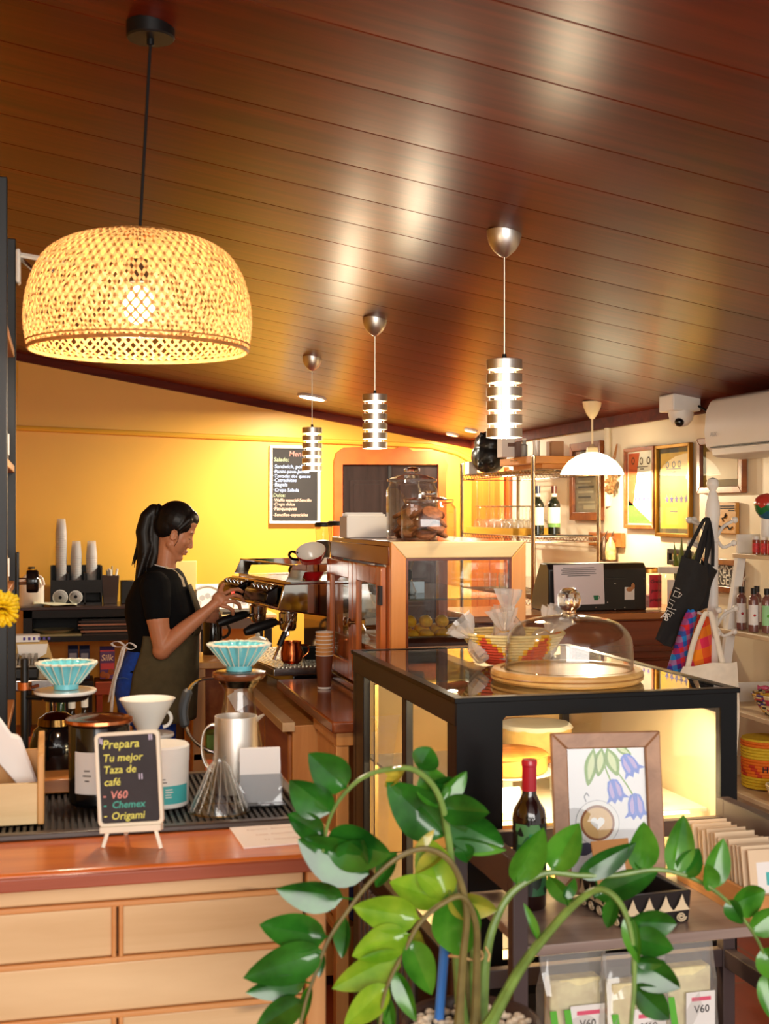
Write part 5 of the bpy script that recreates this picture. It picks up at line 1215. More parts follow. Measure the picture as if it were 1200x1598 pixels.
def bell(mb, cx, cy, s, ang):
    def R(u, v): a = radians(ang); return (cx + (u * cos(a) - v * sin(a)) * s, cy + (u * sin(a) + v * cos(a)) * s * 2 * w2 / (2 * h2))
    pts = [R(0, .5), R(.22, .42), R(.34, .1), R(.36, -.25), R(.55, -.5), R(.28, -.42), R(.14, -.6), R(0, -.42), R(-.16, -.6), R(-.28, -.42), R(-.55, -.5), R(-.36, -.25), R(-.34, .1), R(-.22, .42)]
    mb.add([U(*q) + (z + .0006,) for q in pts], [list(range(14))], 2, mt)
    for k in (-.17, .17):
        q = [R(k * .6, .4), R(k + .09, .1), R(k + .08, -.25), R(k * 1.1, -.36), R(k - .08, -.25), R(k - .09, .1)]; mb.add([U(*e) + (z + .0009,) for e in q], [list(range(6))], 3, mt)
bell(mb, .79, .86, .27, 30); bell(mb, .60, .665, .27, 14); bell(mb, .85, .545, .29, 4)
cx, cy = .37, .42
def disc(r, mi, zz, ox=0, oy=0, sq_=1):
    c_ = U(cx + ox, cy + oy); mb.add([(c_[0] + r * cos(2 * pi * i / 32), c_[1] + r * sq_ * sin(2 * pi * i / 32), zz) for i in range(32)], [list(range(32))], mi, mt)
disc(.047, 7, z + .0002); disc(.0462, 6, z + .0004); disc(.037, 4, z + .0007); disc(.032, 5, z + .001)
hx, hy = U(cx, cy); hv = [(hx + .001 * 16 * sin(t) ** 3 * .95, hy + .001 * (13 * cos(t) - 5 * cos(2 * t) - 2 * cos(3 * t) - cos(4 * t)) * .95, z + .0013) for t in [2 * pi * i / 30 for i in range(30)]]
mb.add(hv, [list(range(30))], 6, mt)
line(mb, [(.24, .58), (.22, .62), (.25, .65), (.28, .62)], .001, 7, z)
pleaf(mb, (.05, .20), (.36, .25), .012, 7, z + .0004)
mb.build('drawn_flowers', DL, T)
# black and cream patterned tray
Lp, Np, Rp = on_z(908, 1410, SZ), on_z(972, 1450, SZ), on_z(1074, 1437, SZ); Bp = Lp + (Rp - Np); Hh = .062
T = thing('patterned_tray', 'black clay tray with cream triangles and spirals on the rack shelf', 'tray', (Np + Bp) / 2)
BCL = paint('black_clay', (30, 24, 24), .45); CCL = paint('cream_clay', (232, 212, 176), .6)
cs = [Np, Rp, Bp, Lp]; ce = sum(cs, Vector()) / 4; ins = [c_ + (ce - c_) * .12 for c_ in cs]; up = Vector((0, 0, Hh))
mb = MB(); lean = [c_ + (c_ - ce) * .05 + up for c_ in cs]; leani = [c_ + up - Vector((0, 0, .0005)) for c_ in ins]
for i in range(4):
    k = (i + 1) % 4; mb.add([cs[i], cs[k], lean[k], lean[i], ins[i], ins[k], leani[k], leani[i]], [(0, 1, 2, 3), (5, 4, 7, 6), (3, 2, 6, 7), (1, 0, 4, 5)])
mb.add([c_ + Vector((0, 0, .006)) for c_ in cs] + cs, [(0, 1, 2, 3), (7, 6, 5, 4)]); mb.build('clay_body', BCL, T, bevel=.002)
mb = MB()
for a, b, la, lb in ((Np, Rp, lean[0], lean[1]), (Lp, Np, lean[3], lean[0])):
    L = (b - a).length; m2 = frame_mat(a + (a - ce) * .012, b - a, (la - a)); nT = int(round(L / .034)); st = L / nT
    m2 = m2 @ Matrix.Translation((0, 0, .0035))
    for i in range(nT):
        x = st * i; mb.add([(x + st * .02, Hh * .42, 0), (x + st * .98, Hh * .42, 0), (x + st * .72, Hh * .62, 0), (x + st * .5, Hh * .93, 0), (x + st * .28, Hh * .62, 0)], [(0, 1, 2, 3, 4)], 0, m2)
        sp = [m2 @ Vector((x + st * .5 + (.0015 + .0042 * t) * cos(t * 5.2), Hh * .2 + (.0015 + .0042 * t) * .85 * sin(t * 5.2), 0)) for t in [q * 2.4 / 22 for q in range(23)]]
        mb.tube(sp, .0016, 5)
    mb.box(0, L, Hh * .405, Hh * .44, -.0005, .0006, 0, m2)
mb.build('cream_pattern', CCL, T)
mt = frame_mat(at(957, 1352, 2.56), (1, .1, 0), (-.12, .3, 1)); T = thing('kraft_card', 'kraft card with a white label standing in the patterned tray', 'card', at(957, 1385, 2.55))
mb = MB(); mb.box(-.042, .042, -.055, .052, -.002, .001, 0, mt); mb.build('card', KR, T)
mb = MB(); mb.box(-.022, .026, -.035, .012, .0012, .0018, 0, mt); mb.build('white_label', PAPER, T)
mb = MB()
for i in range(4): mb.box(-.014, .018 - .006 * (i % 2), .002 - i * .009, .0045 - i * .009, .002, .0023, 0, mt)
mb.build('label_print', GREYINK, T)
# kraft envelopes in a wooden tray
ta, tb = 1.318, 1.436
T = thing('wooden_tray', 'wooden tray full of kraft envelopes at the right of the rack shelf', 'tray', ((ta + tb) / 2, 2.42, SZ))
TRW = wood('tray_wood', (190, 126, 66), (220, 160, 98), 'y', rough=.45)
MB().box(ta, tb, 2.26, 2.57, SZ, SZ + .008).build('bottom', TRW, T)
for x in (ta, tb - .008): MB().box(x, x + .008, 2.26, 2.57, SZ + .008, SZ + .058).build('side', TRW, T, bevel=.001)
for y_ in (2.26, 2.562): MB().box(ta + .008, tb - .008, y_, y_ + .008, SZ + .008, SZ + .05).build('end', TRW, T, bevel=.001)
KR2 = paint('kraft_pale', (230, 204, 170), .75, vary=.08)
for i in range(14):
    yy = 2.278 + i * .0185
    m2 = Matrix.Translation((lerp(ta, tb, .5) + random.uniform(-.003, .003) , yy, SZ + .0085)) @ Matrix.Rotation(-.16 + random.uniform(-.02, .02), 4, 'X')
    T = thing('kraft_envelope', ('front kraft envelope with white and teal label in the wooden tray' if i == 0 else 'plain kraft envelope in the row behind the labelled one in the wooden tray'), 'envelope', mat=m2, group='kraft envelopes in the wooden tray')
    MB().box(-.046, .046, -.0012, .0012, 0, .125 + random.uniform(-.004, .004)).build('sleeve', KR2, T, local=True)
    if i == 0:
        MB().box(-.03, .03, -.002, -.0013, .04, .10).build('white_label', PAPER, T, local=True); MB().box(-.01, .012, -.0026, -.002, .055, .08).build('teal_mark', paint('teal_print', (70, 178, 178), .5), T, local=True)
# clear bags of filters on the lower shelf
CLRB = glass('bag_plastic', (.95, .95, .94), 2.0, rough=.06, edge=.2, haze=.12, hazecol=(.95, .93, .9))
GRN = paint('stripe_green', (96, 186, 60), .5); PNK = paint('print_pink', (226, 90, 120), .6)
for i, (px, w_, ty, lb, stripe) in enumerate(((893, .135, 2.40, 'clear bag with green stripes at the left of the lower rack shelf', 2), (988, .135, 2.36, 'clear bag of paper filters with pink print, middle of the lower rack shelf', 1), (1070, .12, 2.42, 'clear bag with white card and green stripe, right end of the lower rack shelf', 1))):
    p = on_y(px, 1540, ty); h = (1.55 - (1500 + i * 3 - 799) / F * 2.5) - .4005
    T = thing('filter_bag', lb, 'bag', (p.x, ty, .4005))
    def ring(zz, fx, fy): return [(fx * w_ / 2 * math.copysign(min(1, abs(cos(a)) * 1.4), cos(a)) * random.uniform(.94, 1.04), fy * .03 * math.copysign(min(1, abs(sin(a)) * 1.4), sin(a)) * random.uniform(.8, 1.2), zz + random.uniform(-.004, .004)) for a in [2 * pi * q / 20 for q in range(20)]]
    MB().loft([ring(.004, .95, .9), ring(h * .25, 1, 1), ring(h * .5, 1.02, 1), ring(h * .7, 1, .8), ring(h * .85, 1.0, .3), ring(h, 1.02, .1)]).build('plastic_pouch', CLRB, T, local=True, angle=15)
    MB().box(-w_ * .4, w_ * .4, -.018, .018, .008, h * .80).build('filter_pack', paint('filter_paper', (244, 222, 172), .8, vary=.25, scale=24), T, local=True, bevel=.004)
    m2 = frame_mat((0, -.030, h * .48), (1, 0, 0), (0, 0, 1))
    mb = MB(); mb.box(-w_ * .12, w_ * .42, -h * .3, h * .14, -.001, .0005, 0, m2); mb.build('white_label', PAPER, T, local=True)
    mb = MB(); mb.text('V60', .022, m2 @ Matrix.Translation((w_ * .02, -h * .02, .0008)), 0, bold=.01); mb.build('lettering', INK, T, local=True)
    mb = MB(); mb.box(-w_ * .02, w_ * .34, h * .07, h * .10, .0006, .001, 0, m2); mb.build('pink_print', PNK, T, local=True)
    for k in range(stripe):
        x = -w_ * .3 + k * w_ * .22; mb = MB(); mb.prism([(x, -h * .4), (x + .016, -h * .4), (x - .006, h * .12), (x - .02, h * .12)], .0012, .0018, 0, m2); mb.build('green_stripe', GRN, T, local=True)

# ================================================================ ZZ PLANT IN THE FOREGROUND
PD = 2.03; pc = at(735, 1600, PD); PZ = 1.55 - (1592 - 799) / F * PD
T = thing('plant_stool', 'low wooden stool under the potted plant', 'stool', (pc.x, pc.y, 0))
MB().lathe([(0, .50), (.15, .50), (.155, .505), (.155, .522), (.15, .53), (0, .53)], (pc.x, pc.y, 0), 36).build('seat', OAK, T)
for i in range(4):
    a = pi / 4 + i * pi / 2; MB().tube([(pc.x + .10 * cos(a), pc.y + .10 * sin(a), .50), (pc.x + .14 * cos(a), pc.y + .14 * sin(a), 0)], .016, 8).build('leg', OAK, T)
T = thing('potted_plant', 'glossy green potted plant with arching stems in the right foreground', 'plant', (pc.x, pc.y, .5305))
MB().shell([(.08, .5305), (.085, .54), (.104, PZ - .02), (.110, PZ - .01), (.110, PZ)], .007, (pc.x, pc.y, 0), 48).build('pot', paint('pot_brown', (62, 40, 34), .4), T)
MB().lathe([(0, PZ - .03), (.102, PZ - .03)], (pc.x, pc.y, 0), 32).build('soil', paint('soil', (46, 34, 26), .9), T)
mb = MB()
for i in range(230):
    r = .098 * sqrt(random.random()); a = random.uniform(0, 2 * pi); s_ = random.uniform(.005, .009)
    mb.ball((pc.x + r * cos(a), pc.y + r * sin(a), PZ - .022 + random.uniform(0, .010)), (s_, s_ * random.uniform(.6, 1), s_ * .75), 8, 6)
o = mb.build('pebbles', paint('pebble_white', (232, 212, 186), .5, vary=.25, scale=50), T); o['kind'] = 'stuff'
LG = {}
for nm, c1, c2 in (('d', (22, 74, 20), (46, 116, 34)), ('m', (46, 112, 24), (84, 152, 44)), ('l', (96, 150, 28), (150, 186, 50)), ('y', (120, 140, 40), (196, 176, 66))):
    m_, nt, b = base('leaf_green_' + nm); mp = coords(nt, (18, 18, 18)); n_ = node(nt, 'ShaderNodeTexNoise', i_Scale=1.0, i_Detail=4.0); link(nt, mp, 'Vector', n_, 'Vector')
    rp = ramp(nt, [(.35, srgb(*c1)), (.65, srgb(*c2))]); link(nt, n_, 'Fac', rp, 'Fac'); link(nt, rp, 'Color', b, 'Base Color'); b.inputs['Roughness'].default_value = .17; b.inputs['Coat Weight'].default_value = .4; b.inputs['Coat Roughness'].default_value = .1
    tl_ = node(nt, 'ShaderNodeBsdfTranslucent'); link(nt, rp, 'Color', tl_, 'Color'); mx = node(nt, 'ShaderNodeMixShader'); mx.inputs['Fac'].default_value = .18; link(nt, b, 'BSDF', mx, 1); link(nt, tl_, 'BSDF', mx, 2)
    nt.links.new(mx.outputs[0], nt.nodes['Material Output'].inputs['Surface']); LG[nm] = m_
STEMM = paint('plant_stem', (110, 140, 66), .35, vary=.3, scale=30); STEMB = paint('plant_stem_brown', (112, 100, 56), .45, vary=.3, scale=30)
VIEW = Vector((S, C, 0)); RIGHT = Vector((C, -S, 0)); UP = Vector((0, 0, 1))
def leaf(mb, a, b, wd, roll, bend, bite=False):
    # a, b: base and tip; wd: half width; roll: turn about its own length; bend: droop out of plane
    ax = (b - a); L = ax.length; ax = ax.normalized(); nrm = (-VIEW - ax * (-VIEW).dot(ax)).normalized(); sd = ax.cross(nrm)
    rr = Matrix.Rotation(roll, 3, ax); nrm = rr @ nrm; sd = rr @ sd; NV, NU = 10, 6
    def fn(u, v):
        wv = wd * (sin(pi * min(1, v ** .82)) ** .75 if 0 < v < 1 else .0) * (1.0 - .12 * v)
        s_ = (u - .5) * 2
        q = a + ax * (L * v) + sd * (wv * s_) + nrm * (abs(s_) ** 1.5 * wv * .28 + bend * L * (v - v * v) - .006 * sin(pi * v) * (1 - abs(s_)) )
        return q
    mb.grid(fn, NU, NV)
def plant_stem(path, dl, r0, r1, leaves, mat_s=STEMM, nm='stem'):
    n = len(path); pts = [at(px, py, lerp(dl[0], dl[1], i / (n - 1))) for i, (px, py) in enumerate(path)]
    r0 *= 1.45; sp = spline(pts, 7); mb = MB(); mb.tube(sp, [lerp(r0, r1 * .8, (i / (len(sp) - 1)) ** .33) for i in range(len(sp))], 8); st = mb.build(nm, mat_s, T)
    groups = {}
    for L in leaves:
        bx_, by_, tx, ty, w_, kind = L[:6]; roll = L[6] if len(L) > 6 else random.uniform(-.35, .35)
        near = min(range(len(sp)), key=lambda i: abs((at(bx_, by_, 2) - at(600, 799, 2)).dot(RIGHT) / 2 - (sp[i] - Vector((0, 0, CZ))).dot(RIGHT) / (sp[i] - Vector((0, 0, CZ))).dot(VIEW)) + abs((CY - by_) / F - (sp[i].z - CZ) / (sp[i] - Vector((0, 0, CZ))).dot(VIEW)))
        dn = (sp[near] - Vector((0, 0, CZ))).dot(VIEW); off = random.uniform(-.03, .03)
        a = at(bx_, by_, dn); b = at(tx, ty, dn + off)
        leaf(groups.setdefault(kind, MB()), a.lerp(b, -.04), b.lerp(a, -.06), w_ * 1.22 * dn / F, roll, random.uniform(.05, .14))
        # short stalk joining the leaf to its stem
        if (a - sp[near]).length < .05: groups[kind].tube([sp[near], a.lerp(b, .06)], .0016, 5)
    for kind, g in groups.items(): g.build('leaves', LG[kind], st)
base_px = (735, 1585)
plant_stem([(722, 1598), (714, 1500), (708, 1400), (700, 1310), (684, 1240), (650, 1203), (610, 1200), (565, 1214), (530, 1248), (512, 1285), (504, 1330)], (2.02, 1.96), .009, .003,
    [(538, 1228, 484, 1178, 26, 'd', .2), (514, 1266, 455, 1220, 27, 'd', -.2), (503, 1304, 452, 1272, 18, 'd', .3), (512, 1312, 606, 1332, 33, 'd', .1), (572, 1362, 470, 1312, 34, 'd', -.15), (540, 1345, 566, 1312, 24, 'd'),
     (600, 1203, 640, 1195, 12, 'y', .9), (630, 1203, 602, 1226, 11, 'y', .8), (655, 1200, 672, 1168, 20, 'd', .0), (672, 1225, 712, 1228, 19, 'd', .3)], STEMM)
plant_stem([(728, 1598), (726, 1500), (716, 1420), (706, 1350), (694, 1290), (690, 1255)], (2.05, 2.0), .008, .004,
    [(690, 1302, 608, 1225, 33, 'd', .1), (682, 1258, 668, 1198, 24, 'm', .2), (690, 1262, 760, 1268, 21, 'd', -.3), (700, 1278, 782, 1318, 27, 'd', .15), (706, 1312, 786, 1326, 16, 'm', .6), (722, 1318, 728, 1345, 14, 'd'), (690, 1250, 726, 1206, 15, 'm', .4)], STEMB)
plant_stem([(716, 1598), (722, 1500), (728, 1420), (708, 1352), (668, 1325), (622, 1338), (578, 1376), (540, 1425), (512, 1468), (494, 1515), (478, 1560), (466, 1610)], (1.98, 1.88), .0065, .003,
    [(532, 1400, 436, 1388, 24, 'd', -.2), (506, 1462, 410, 1444, 25, 'd', .2), (500, 1486, 386, 1524, 27, 'd', .1), (474, 1530, 388, 1548, 20, 'd', -.3), (470, 1562, 402, 1606, 20, 'd', .2), (538, 1432, 534, 1492, 15, 'd', .6), (504, 1488, 498, 1524, 8, 'd', .5), (486, 1540, 470, 1598, 10, 'm', .7),
     (618, 1332, 588, 1382, 14, 'd', .6), (648, 1322, 676, 1296, 11, 'y', .7)], STEMB)
plant_stem([(742, 1598), (744, 1500), (742, 1440), (722, 1400), (690, 1410), (655, 1440), (632, 1482), (610, 1525), (598, 1560), (592, 1610)], (2.0, 1.86), .007, .003,
    [(650, 1432, 556, 1416, 25, 'l', .1), (634, 1458, 554, 1490, 24, 'l', .25), (624, 1488, 524, 1540, 24, 'l', -.1), (604, 1540, 540, 1600, 20, 'l', .2), (640, 1470, 672, 1548, 21, 'm', -.2), (618, 1518, 648, 1590, 15, 'm', .4), (600, 1550, 612, 1606, 12, 'm', .3), (650, 1446, 668, 1506, 13, 'y', .8), (606, 1536, 592, 1602, 9, 'd', .3)], STEMB, 'stem')
plant_stem([(735, 1598), (738, 1520), (736, 1450), (720, 1405), (700, 1392)], (2.06, 1.98), .009, .004,
    [(694, 1402, 660, 1308, 28, 'l', .2), (690, 1404, 612, 1378, 23, 'l', .4), (700, 1398, 722, 1488, 34, 'm', -.1), (700, 1402, 772, 1420, 22, 'y', .3), (690, 1330, 650, 1362, 13, 'y', .9)], STEMM)
plant_stem([(752, 1598), (758, 1500), (772, 1440), (800, 1392), (850, 1363), (905, 1366), (960, 1366), (1020, 1357), (1068, 1366), (1115, 1390), (1155, 1428), (1186, 1475), (1204, 1530)], (2.04, 2.10), .0085, .003,
    [(804, 1374, 846, 1296, 23, 'm', .2), (862, 1356, 902, 1288, 23, 'm', -.2), (856, 1368, 892, 1412, 13, 'm', .3), (905, 1366, 988, 1318, 19, 'd', .2), (930, 1398, 1022, 1362, 19, 'd', -.3), (1000, 1358, 1004, 1286, 22, 'm', .1), (1004, 1358, 990, 1312, 13, 'd', .5),
     (1052, 1362, 1066, 1276, 21, 'm', .1), (1066, 1366, 1090, 1326, 17, 'd', -.3), (1108, 1384, 1128, 1312, 19, 'm', .15), (1112, 1388, 1102, 1350, 14, 'm', .3), (1142, 1414, 1192, 1392, 22, 'm', .1), (1136, 1406, 1158, 1440, 13, 'd', .4), (1172, 1452, 1216, 1420, 20, 'm', .1), (1190, 1482, 1222, 1530, 20, 'm', .2), (1196, 1520, 1206, 1590, 15, 'm', .4)], STEMM)
plant_stem([(762, 1602), (812, 1512), (862, 1448), (905, 1404), (938, 1388), (968, 1410), (986, 1460), (990, 1530), (984, 1610)], (1.98, 1.86), .009, .004,
    [(882, 1402, 896, 1372, 10, 'd', .4), (960, 1404, 948, 1446, 12, 'd', .6), (982, 1440, 1052, 1442, 24, 'd', .15), (986, 1462, 1048, 1480, 20, 'd', -.25), (988, 1500, 1058, 1540, 25, 'd', .2), (990, 1540, 1042, 1588, 20, 'd', -.2), (980, 1430, 996, 1500, 13, 'm', .5), (992, 1500, 1036, 1500, 12, 'd', .4), (840, 1466, 818, 1412, 7, 'm', .6)], STEMM)
mb = MB(); q = at(727, 1490, 2.02); mb.tube([(q.x + .027 * cos(a), q.y + .022 * sin(a), q.z + .004 * sin(a * 2)) for a in [2 * pi * i / 24 for i in range(25)]], .0022, 6); mb.tube([at(758, 1478, 2.0), at(764, 1490, 1.99), at(762, 1500, 1.99)], .002, 5)
mb.build('twine', paint('twine_tan', (206, 166, 110), .9), T)
MB().tube([at(684, 1606, 2.06), at(694, 1470, 2.06)], [.008, .008], 10).build('blue_stake', paint('stake_blue', (66, 130, 216), .35), T)
# ================================================================ SIDE COUNTER, HUTCH AND ESPRESSO MACHINE
KT = .93
T = thing('side_counter', 'glossy brown wooden counter under the glass hutch', 'counter', (1.15, 4.2, 0))
CW = wood('counter_brown', (112, 54, 26), (156, 82, 44), 'y', rough=.2, coat=.5)
HON = wood('honey_panel', (206, 138, 72), (232, 172, 104), 'z', rough=.35, coat=.2)
MB().box(.785, 1.56, 3.70, 4.69, KT - .035, KT).build('worktop', CW, T, bevel=.006)
MB().box(.80, 1.54, 3.715, 4.07, KT - .075, KT - .035).build('apron', HON, T, bevel=.003)
MB().box(.80, .84, 3.72, 3.76, 0, KT - .075).build('leg', HON, T, bevel=.003); MB().box(1.49, 1.53, 3.72, 3.76, 0, KT - .075).build('leg', HON, T, bevel=.003)
MB().box(.815, .83, 3.80, 4.07, .32, KT - .075).build('side_panel', HON, T)
MB().box(.81, 1.52, 3.77, 4.06, .28, .30).build('lower_shelf', HON, T)
MB().box(1.50, 1.52, 3.78, 4.06, .30, KT - .075).build('side_panel', HON, T)
tag(MB().box(.85, 1.05, 3.74, 3.90, .3005, .52).build('blue_bag', paint('blue_sack', (40, 76, 150), .6, vary=.3, scale=14), bevel=.04, seg=3), 'blue bundle stored under the side counter behind the plant', 'bundle')
T = thing('drawer_cabinet', 'low honey wood drawer cabinet beneath the espresso machine', 'cabinet', (1.0, 4.8, 0))
DW = wood('drawer_wood', (140, 78, 34), (182, 112, 58), 'y', rough=.4, coat=.2)
MB().box(.735, 1.42, 4.085, 5.62, .04, .86).build('body', HON, T, bevel=.003)
MB().box(.70, .742, 4.075, 5.0, .842, .872).build('top_edge', wood('pale_edge', (206, 170, 124), (232, 202, 160), 'y', rough=.5), T, bevel=.002)
for yy in ((4.10, 4.56), (4.585, 5.06), (5.085, 5.60)):
    for zz in ((.62, .83), (.36, .60), (.08, .34)): MB().box(.722, .738, yy[0], yy[1], zz[0], zz[1]).build('drawer_front', DW, T, bevel=.005)
T = thing('open_cabinet', 'open wooden cabinet with a shelf behind the tall coffee server', 'cabinet', (.75, 5.8, 0))
for a in ((.575, .63, 5.66, 5.72), (.93, .99, 5.66, 5.72), (.575, .63, 6.0, 6.06), (.93, .99, 6.0, 6.06)): MB().box(*a, 0, .86).build('post', HON, T, bevel=.003)
MB().box(.565, 1.0, 5.65, 6.07, .86, .89).build('top', HON, T, bevel=.004); MB().box(.58, .985, 5.66, 6.06, .46, .485).build('shelf', HON, T); MB().box(.58, .985, 6.03, 6.045, .485, .86).build('back_panel', DW, T)
tag(MB().box(.64, .74, 5.70, 5.86, .4855, .56).build('tissue_box', paint('tissue_green', (140, 190, 90), .5, vary=.5, scale=14), bevel=.004), 'small green and white box on the shelf of the open cabinet', 'box')
mb = MB(); mb.grid(lambda u, v: (.78 + .13 * u, 5.74 + .15 * v, .486 + .13 * sin(pi * u) * sin(pi * v) * (1 + .3 * sin(11 * u + 7 * v))), 16, 12); tag(mb.build('plastic_sack', glass('sack_plastic', (.9, .92, .96), 1.5, edge=.3, haze=.5, hazecol=(.6, .64, .7)), angle=15), 'crumpled grey plastic sack on the open cabinet shelf', 'sack')
for i, (px, py, an) in enumerate(((370, 1093, .5), (378, 1088, .25))):
    mt = frame_mat(at(px, py, 5.0), (1, -.1, 0), (0, 0, 1)) @ Matrix.Rotation(an, 4, 'Z')
    o = MB().box(-.025, .025, -.035, .035, 0, .002, 0, mt).build('paper_note', PAPER); tag(o, ('tilted white note, the lower of two pinned beside the drawer cabinet', 'white note, the upper of two pinned beside the drawer cabinet')[i], 'note')
T = thing('note_post', 'narrow wooden post behind the brushed steel pitcher carrying two white notes', 'post', at(366, 1100, 5.06))
a, b = at(353, 1100, 5.06), at(383, 1100, 5.06); MB().box(a.x, b.x, a.y - .02, a.y + .03, 0, .87).build('post', HON, T, bevel=.003)
T = thing('undercounter_fridge', 'dark brown refrigerator side with a steel edge behind the woman', 'refrigerator', (.38, 6.5, 0))
a, b = on_y(215, 1000, 6.4), on_y(304, 1000, 6.4); zt = 1.55 - (985 - 799) / F * 6.4
MB().box(a.x, b.x, 6.4, 6.9, .03, zt).build('body', paint('fridge_brown', (58, 34, 26), .15, coat=.4), T, bevel=.004)
MB().box(b.x, b.x + .028, 6.39, 6.9, .03, zt).build('steel_edge', BRUSHED, T, bevel=.002)
MB().box(a.x + .02, b.x, 6.42, 6.88, 0, .03).build('plinth', BLACKP, T)
p = at(332, 985, 5.95)
T = thing('thermos', 'tall black thermos behind the woman\'s forearm', 'thermos', (p.x, p.y, .8905))
mb = MB(); mb.lathe([(0, 0), (.045, 0), (.047, .01), (.045, .17), (.034, .2), (.03, .215), (0, .217)], (p.x, p.y, .8905), 28); mb.build('body', BLACKG, T)
mb = MB(); mb.tube(arc((p.x + .044, p.y, 1.0), .035, -pi / 2, pi / 2, 8), .007, 8); mb.build('handle', BLACKP, T)
# back bench with tile panel and cutting board
a, b = on_y(303, 961, 9.15), on_y(432, 961, 9.15); zb = a.z
T = thing('back_bench', 'pale topped work bench against the yellow wall behind the machine', 'bench', ((a.x + b.x) / 2, 9.4, 0))
MB().box(a.x, b.x, 9.15, 9.66, zb - .025, zb).build('top', PALE, T, bevel=.003); MB().box(a.x + .02, b.x - .02, 9.17, 9.64, zb - .10, zb - .025).build('apron', paint('bench_grey', (110, 108, 106), .5), T)
for x in (a.x + .03, b.x - .08):
    for y_ in (9.18, 9.58): MB().box(x, x + .05, y_, y_ + .05, 0, zb - .10).build('leg', BLACKP, T)
tag(MB().box(on_y(345, 955, 9.3).x, on_y(400, 955, 9.3).x, 9.2, 9.5, zb + .0005, zb + .02).build('black_mat', BLACKP), 'black mat lying on the pale bench top under the patterned tiles', 'mat')
m_, nt, b_ = base('patterned_tile'); mp = coords(nt, (1, 1, 1)); 
br = node(nt, 'ShaderNodeTexVoronoi', feature='DISTANCE_TO_EDGE', i_Scale=9.0); link(nt, mp, 'Vector', br, 'Vector'); wv = node(nt, 'ShaderNodeTexWave', wave_type='RINGS', i_Scale=4.0, i_Distortion=3.0); link(nt, mp, 'Vector', wv, 'Vector')
rp = ramp(nt, [(.35, srgb(232, 228, 222)), (.5, srgb(164, 164, 170)), (.62, srgb(232, 228, 222))]); link(nt, wv, 'Fac', rp, 'Fac'); link(nt, rp, 'Color', b_, 'Base Color'); b_.inputs['Roughness'].default_value = .25
a, b = on_y(306, 956, 9.60), on_y(413, 956, 9.60); zt = 1.55 - (910 - 799) / F * 9.7
T = thing('tile_panel', 'white tile panel with grey ornament leaning behind the woman\'s hand', 'tile panel', ((a.x + b.x) / 2, 9.6, zb))
mt = frame_mat(((a.x + b.x) / 2, 9.60, zb + .001), (1, 0, 0), (0, .12, 1)); w_ = (b.x - a.x) / 2; h_ = zt - zb
MB().box(-w_, w_, 0, h_, -.008, .0, 0, mt).build('tiles', paint('tile_white', (234, 230, 226), .25), T)
mb = MB(); GT = paint('tile_ornament', (168, 168, 174), .3)
for i in range(-1, 2):
    cx = i * w_ * .66
    mb.tube([mt @ Vector((max(-w_, min(w_, cx + .15 * cos(t))), max(0.002, min(h_ - .002, .02 + .17 * sin(t))), .001)) for t in [pi * k / 20 for k in range(21)]], .012, 4, flat=.2)
    for k in range(5):
        t = pi * (k + .5) / 5; c_ = Vector((cx + .07 * cos(t), .03 + .08 * sin(t), .0015)); mb.add([mt @ (c_ + Vector((.022 * cos(q), .022 * sin(q), 0))) for q in [2 * pi * r / 8 for r in range(8)]], [list(range(8))])
mb.build('ornament', GT, T)
a, b = on_y(288, 955, 9.66), on_y(307, 955, 9.66); zt = 1.55 - (874 - 799) / F * 9.75
tag(MB().box(a.x - .1, b.x, 9.66, 9.69, zb + .0005, zt).build('cutting_board', paint('beige_board', (222, 192, 120), .5), bevel=.004), 'tall beige cutting board leaning on the yellow wall behind the woman\'s chin', 'cutting board')
# ---- glass hutch
HX0, HX1, HY0, HY1, HZ0, HZ1 = 1.007, 1.453, 3.87, 4.757, KT + .0005, 1.457
T = thing('glass_hutch', 'wooden glass hutch with two doors holding arepas and cake', 'hutch', ((HX0 + HX1) / 2, (HY0 + HY1) / 2, HZ0))
HW = wood('hutch_wood', (170, 84, 34), (214, 124, 60), 'z', rough=.25, coat=.4); HWD = wood('hutch_dark', (96, 44, 20), (134, 66, 32), 'y', rough=.22, coat=.5)
HP = wood('hutch_front_wood', (216, 132, 62), (240, 168, 94), 'z', rough=.3, coat=.3); HPT = wood('hutch_front_top', (220, 184, 126), (240, 212, 160), 'x', rough=.4, coat=.2)
MB().box(HX0, HX1, HY0 + .012, HY1, HZ1 - .02, HZ1).build('top', HWD, T, bevel=.003)
MB().box(HX0 + .005, HX1 - .005, HY0 + .015, HY1 - .005, HZ0, HZ0 + .17).build('base_box', HW, T, bevel=.003)
MB().box(HX0 - .02, HX1 + .01, HY0 - .01, HY1, HZ0, HZ0 + .025).build('base_molding', HWD, T, bevel=.004)
fw = .048
def fx(nm, q, m):
    mb = MB(); mb.prism(q, HY0 - .006, HY0 + .018, plane='xz'); mb.build(nm, m, T, bevel=.003)
zi0, zi1, xi0, xi1 = HZ0 + .165, HZ1 - .052, HX0 + fw, HX1 - fw
fx('front_top_rail', [(HX0, HZ1), (HX1, HZ1), (xi1, zi1), (xi0, zi1)], HPT); fx('front_stile', [(HX0, HZ0 + .1), (HX0, HZ1), (xi0, zi1), (xi0, HZ0 + .1)], HP); fx('front_stile', [(HX1, HZ0 + .1), (HX1, HZ1), (xi1, zi1), (xi1, HZ0 + .1)], HP)
fx('front_bottom_rail', [(xi0, zi0 - .065), (xi1, zi0 - .065), (xi1, zi0), (xi0, zi0)], HW)
mb = MB()
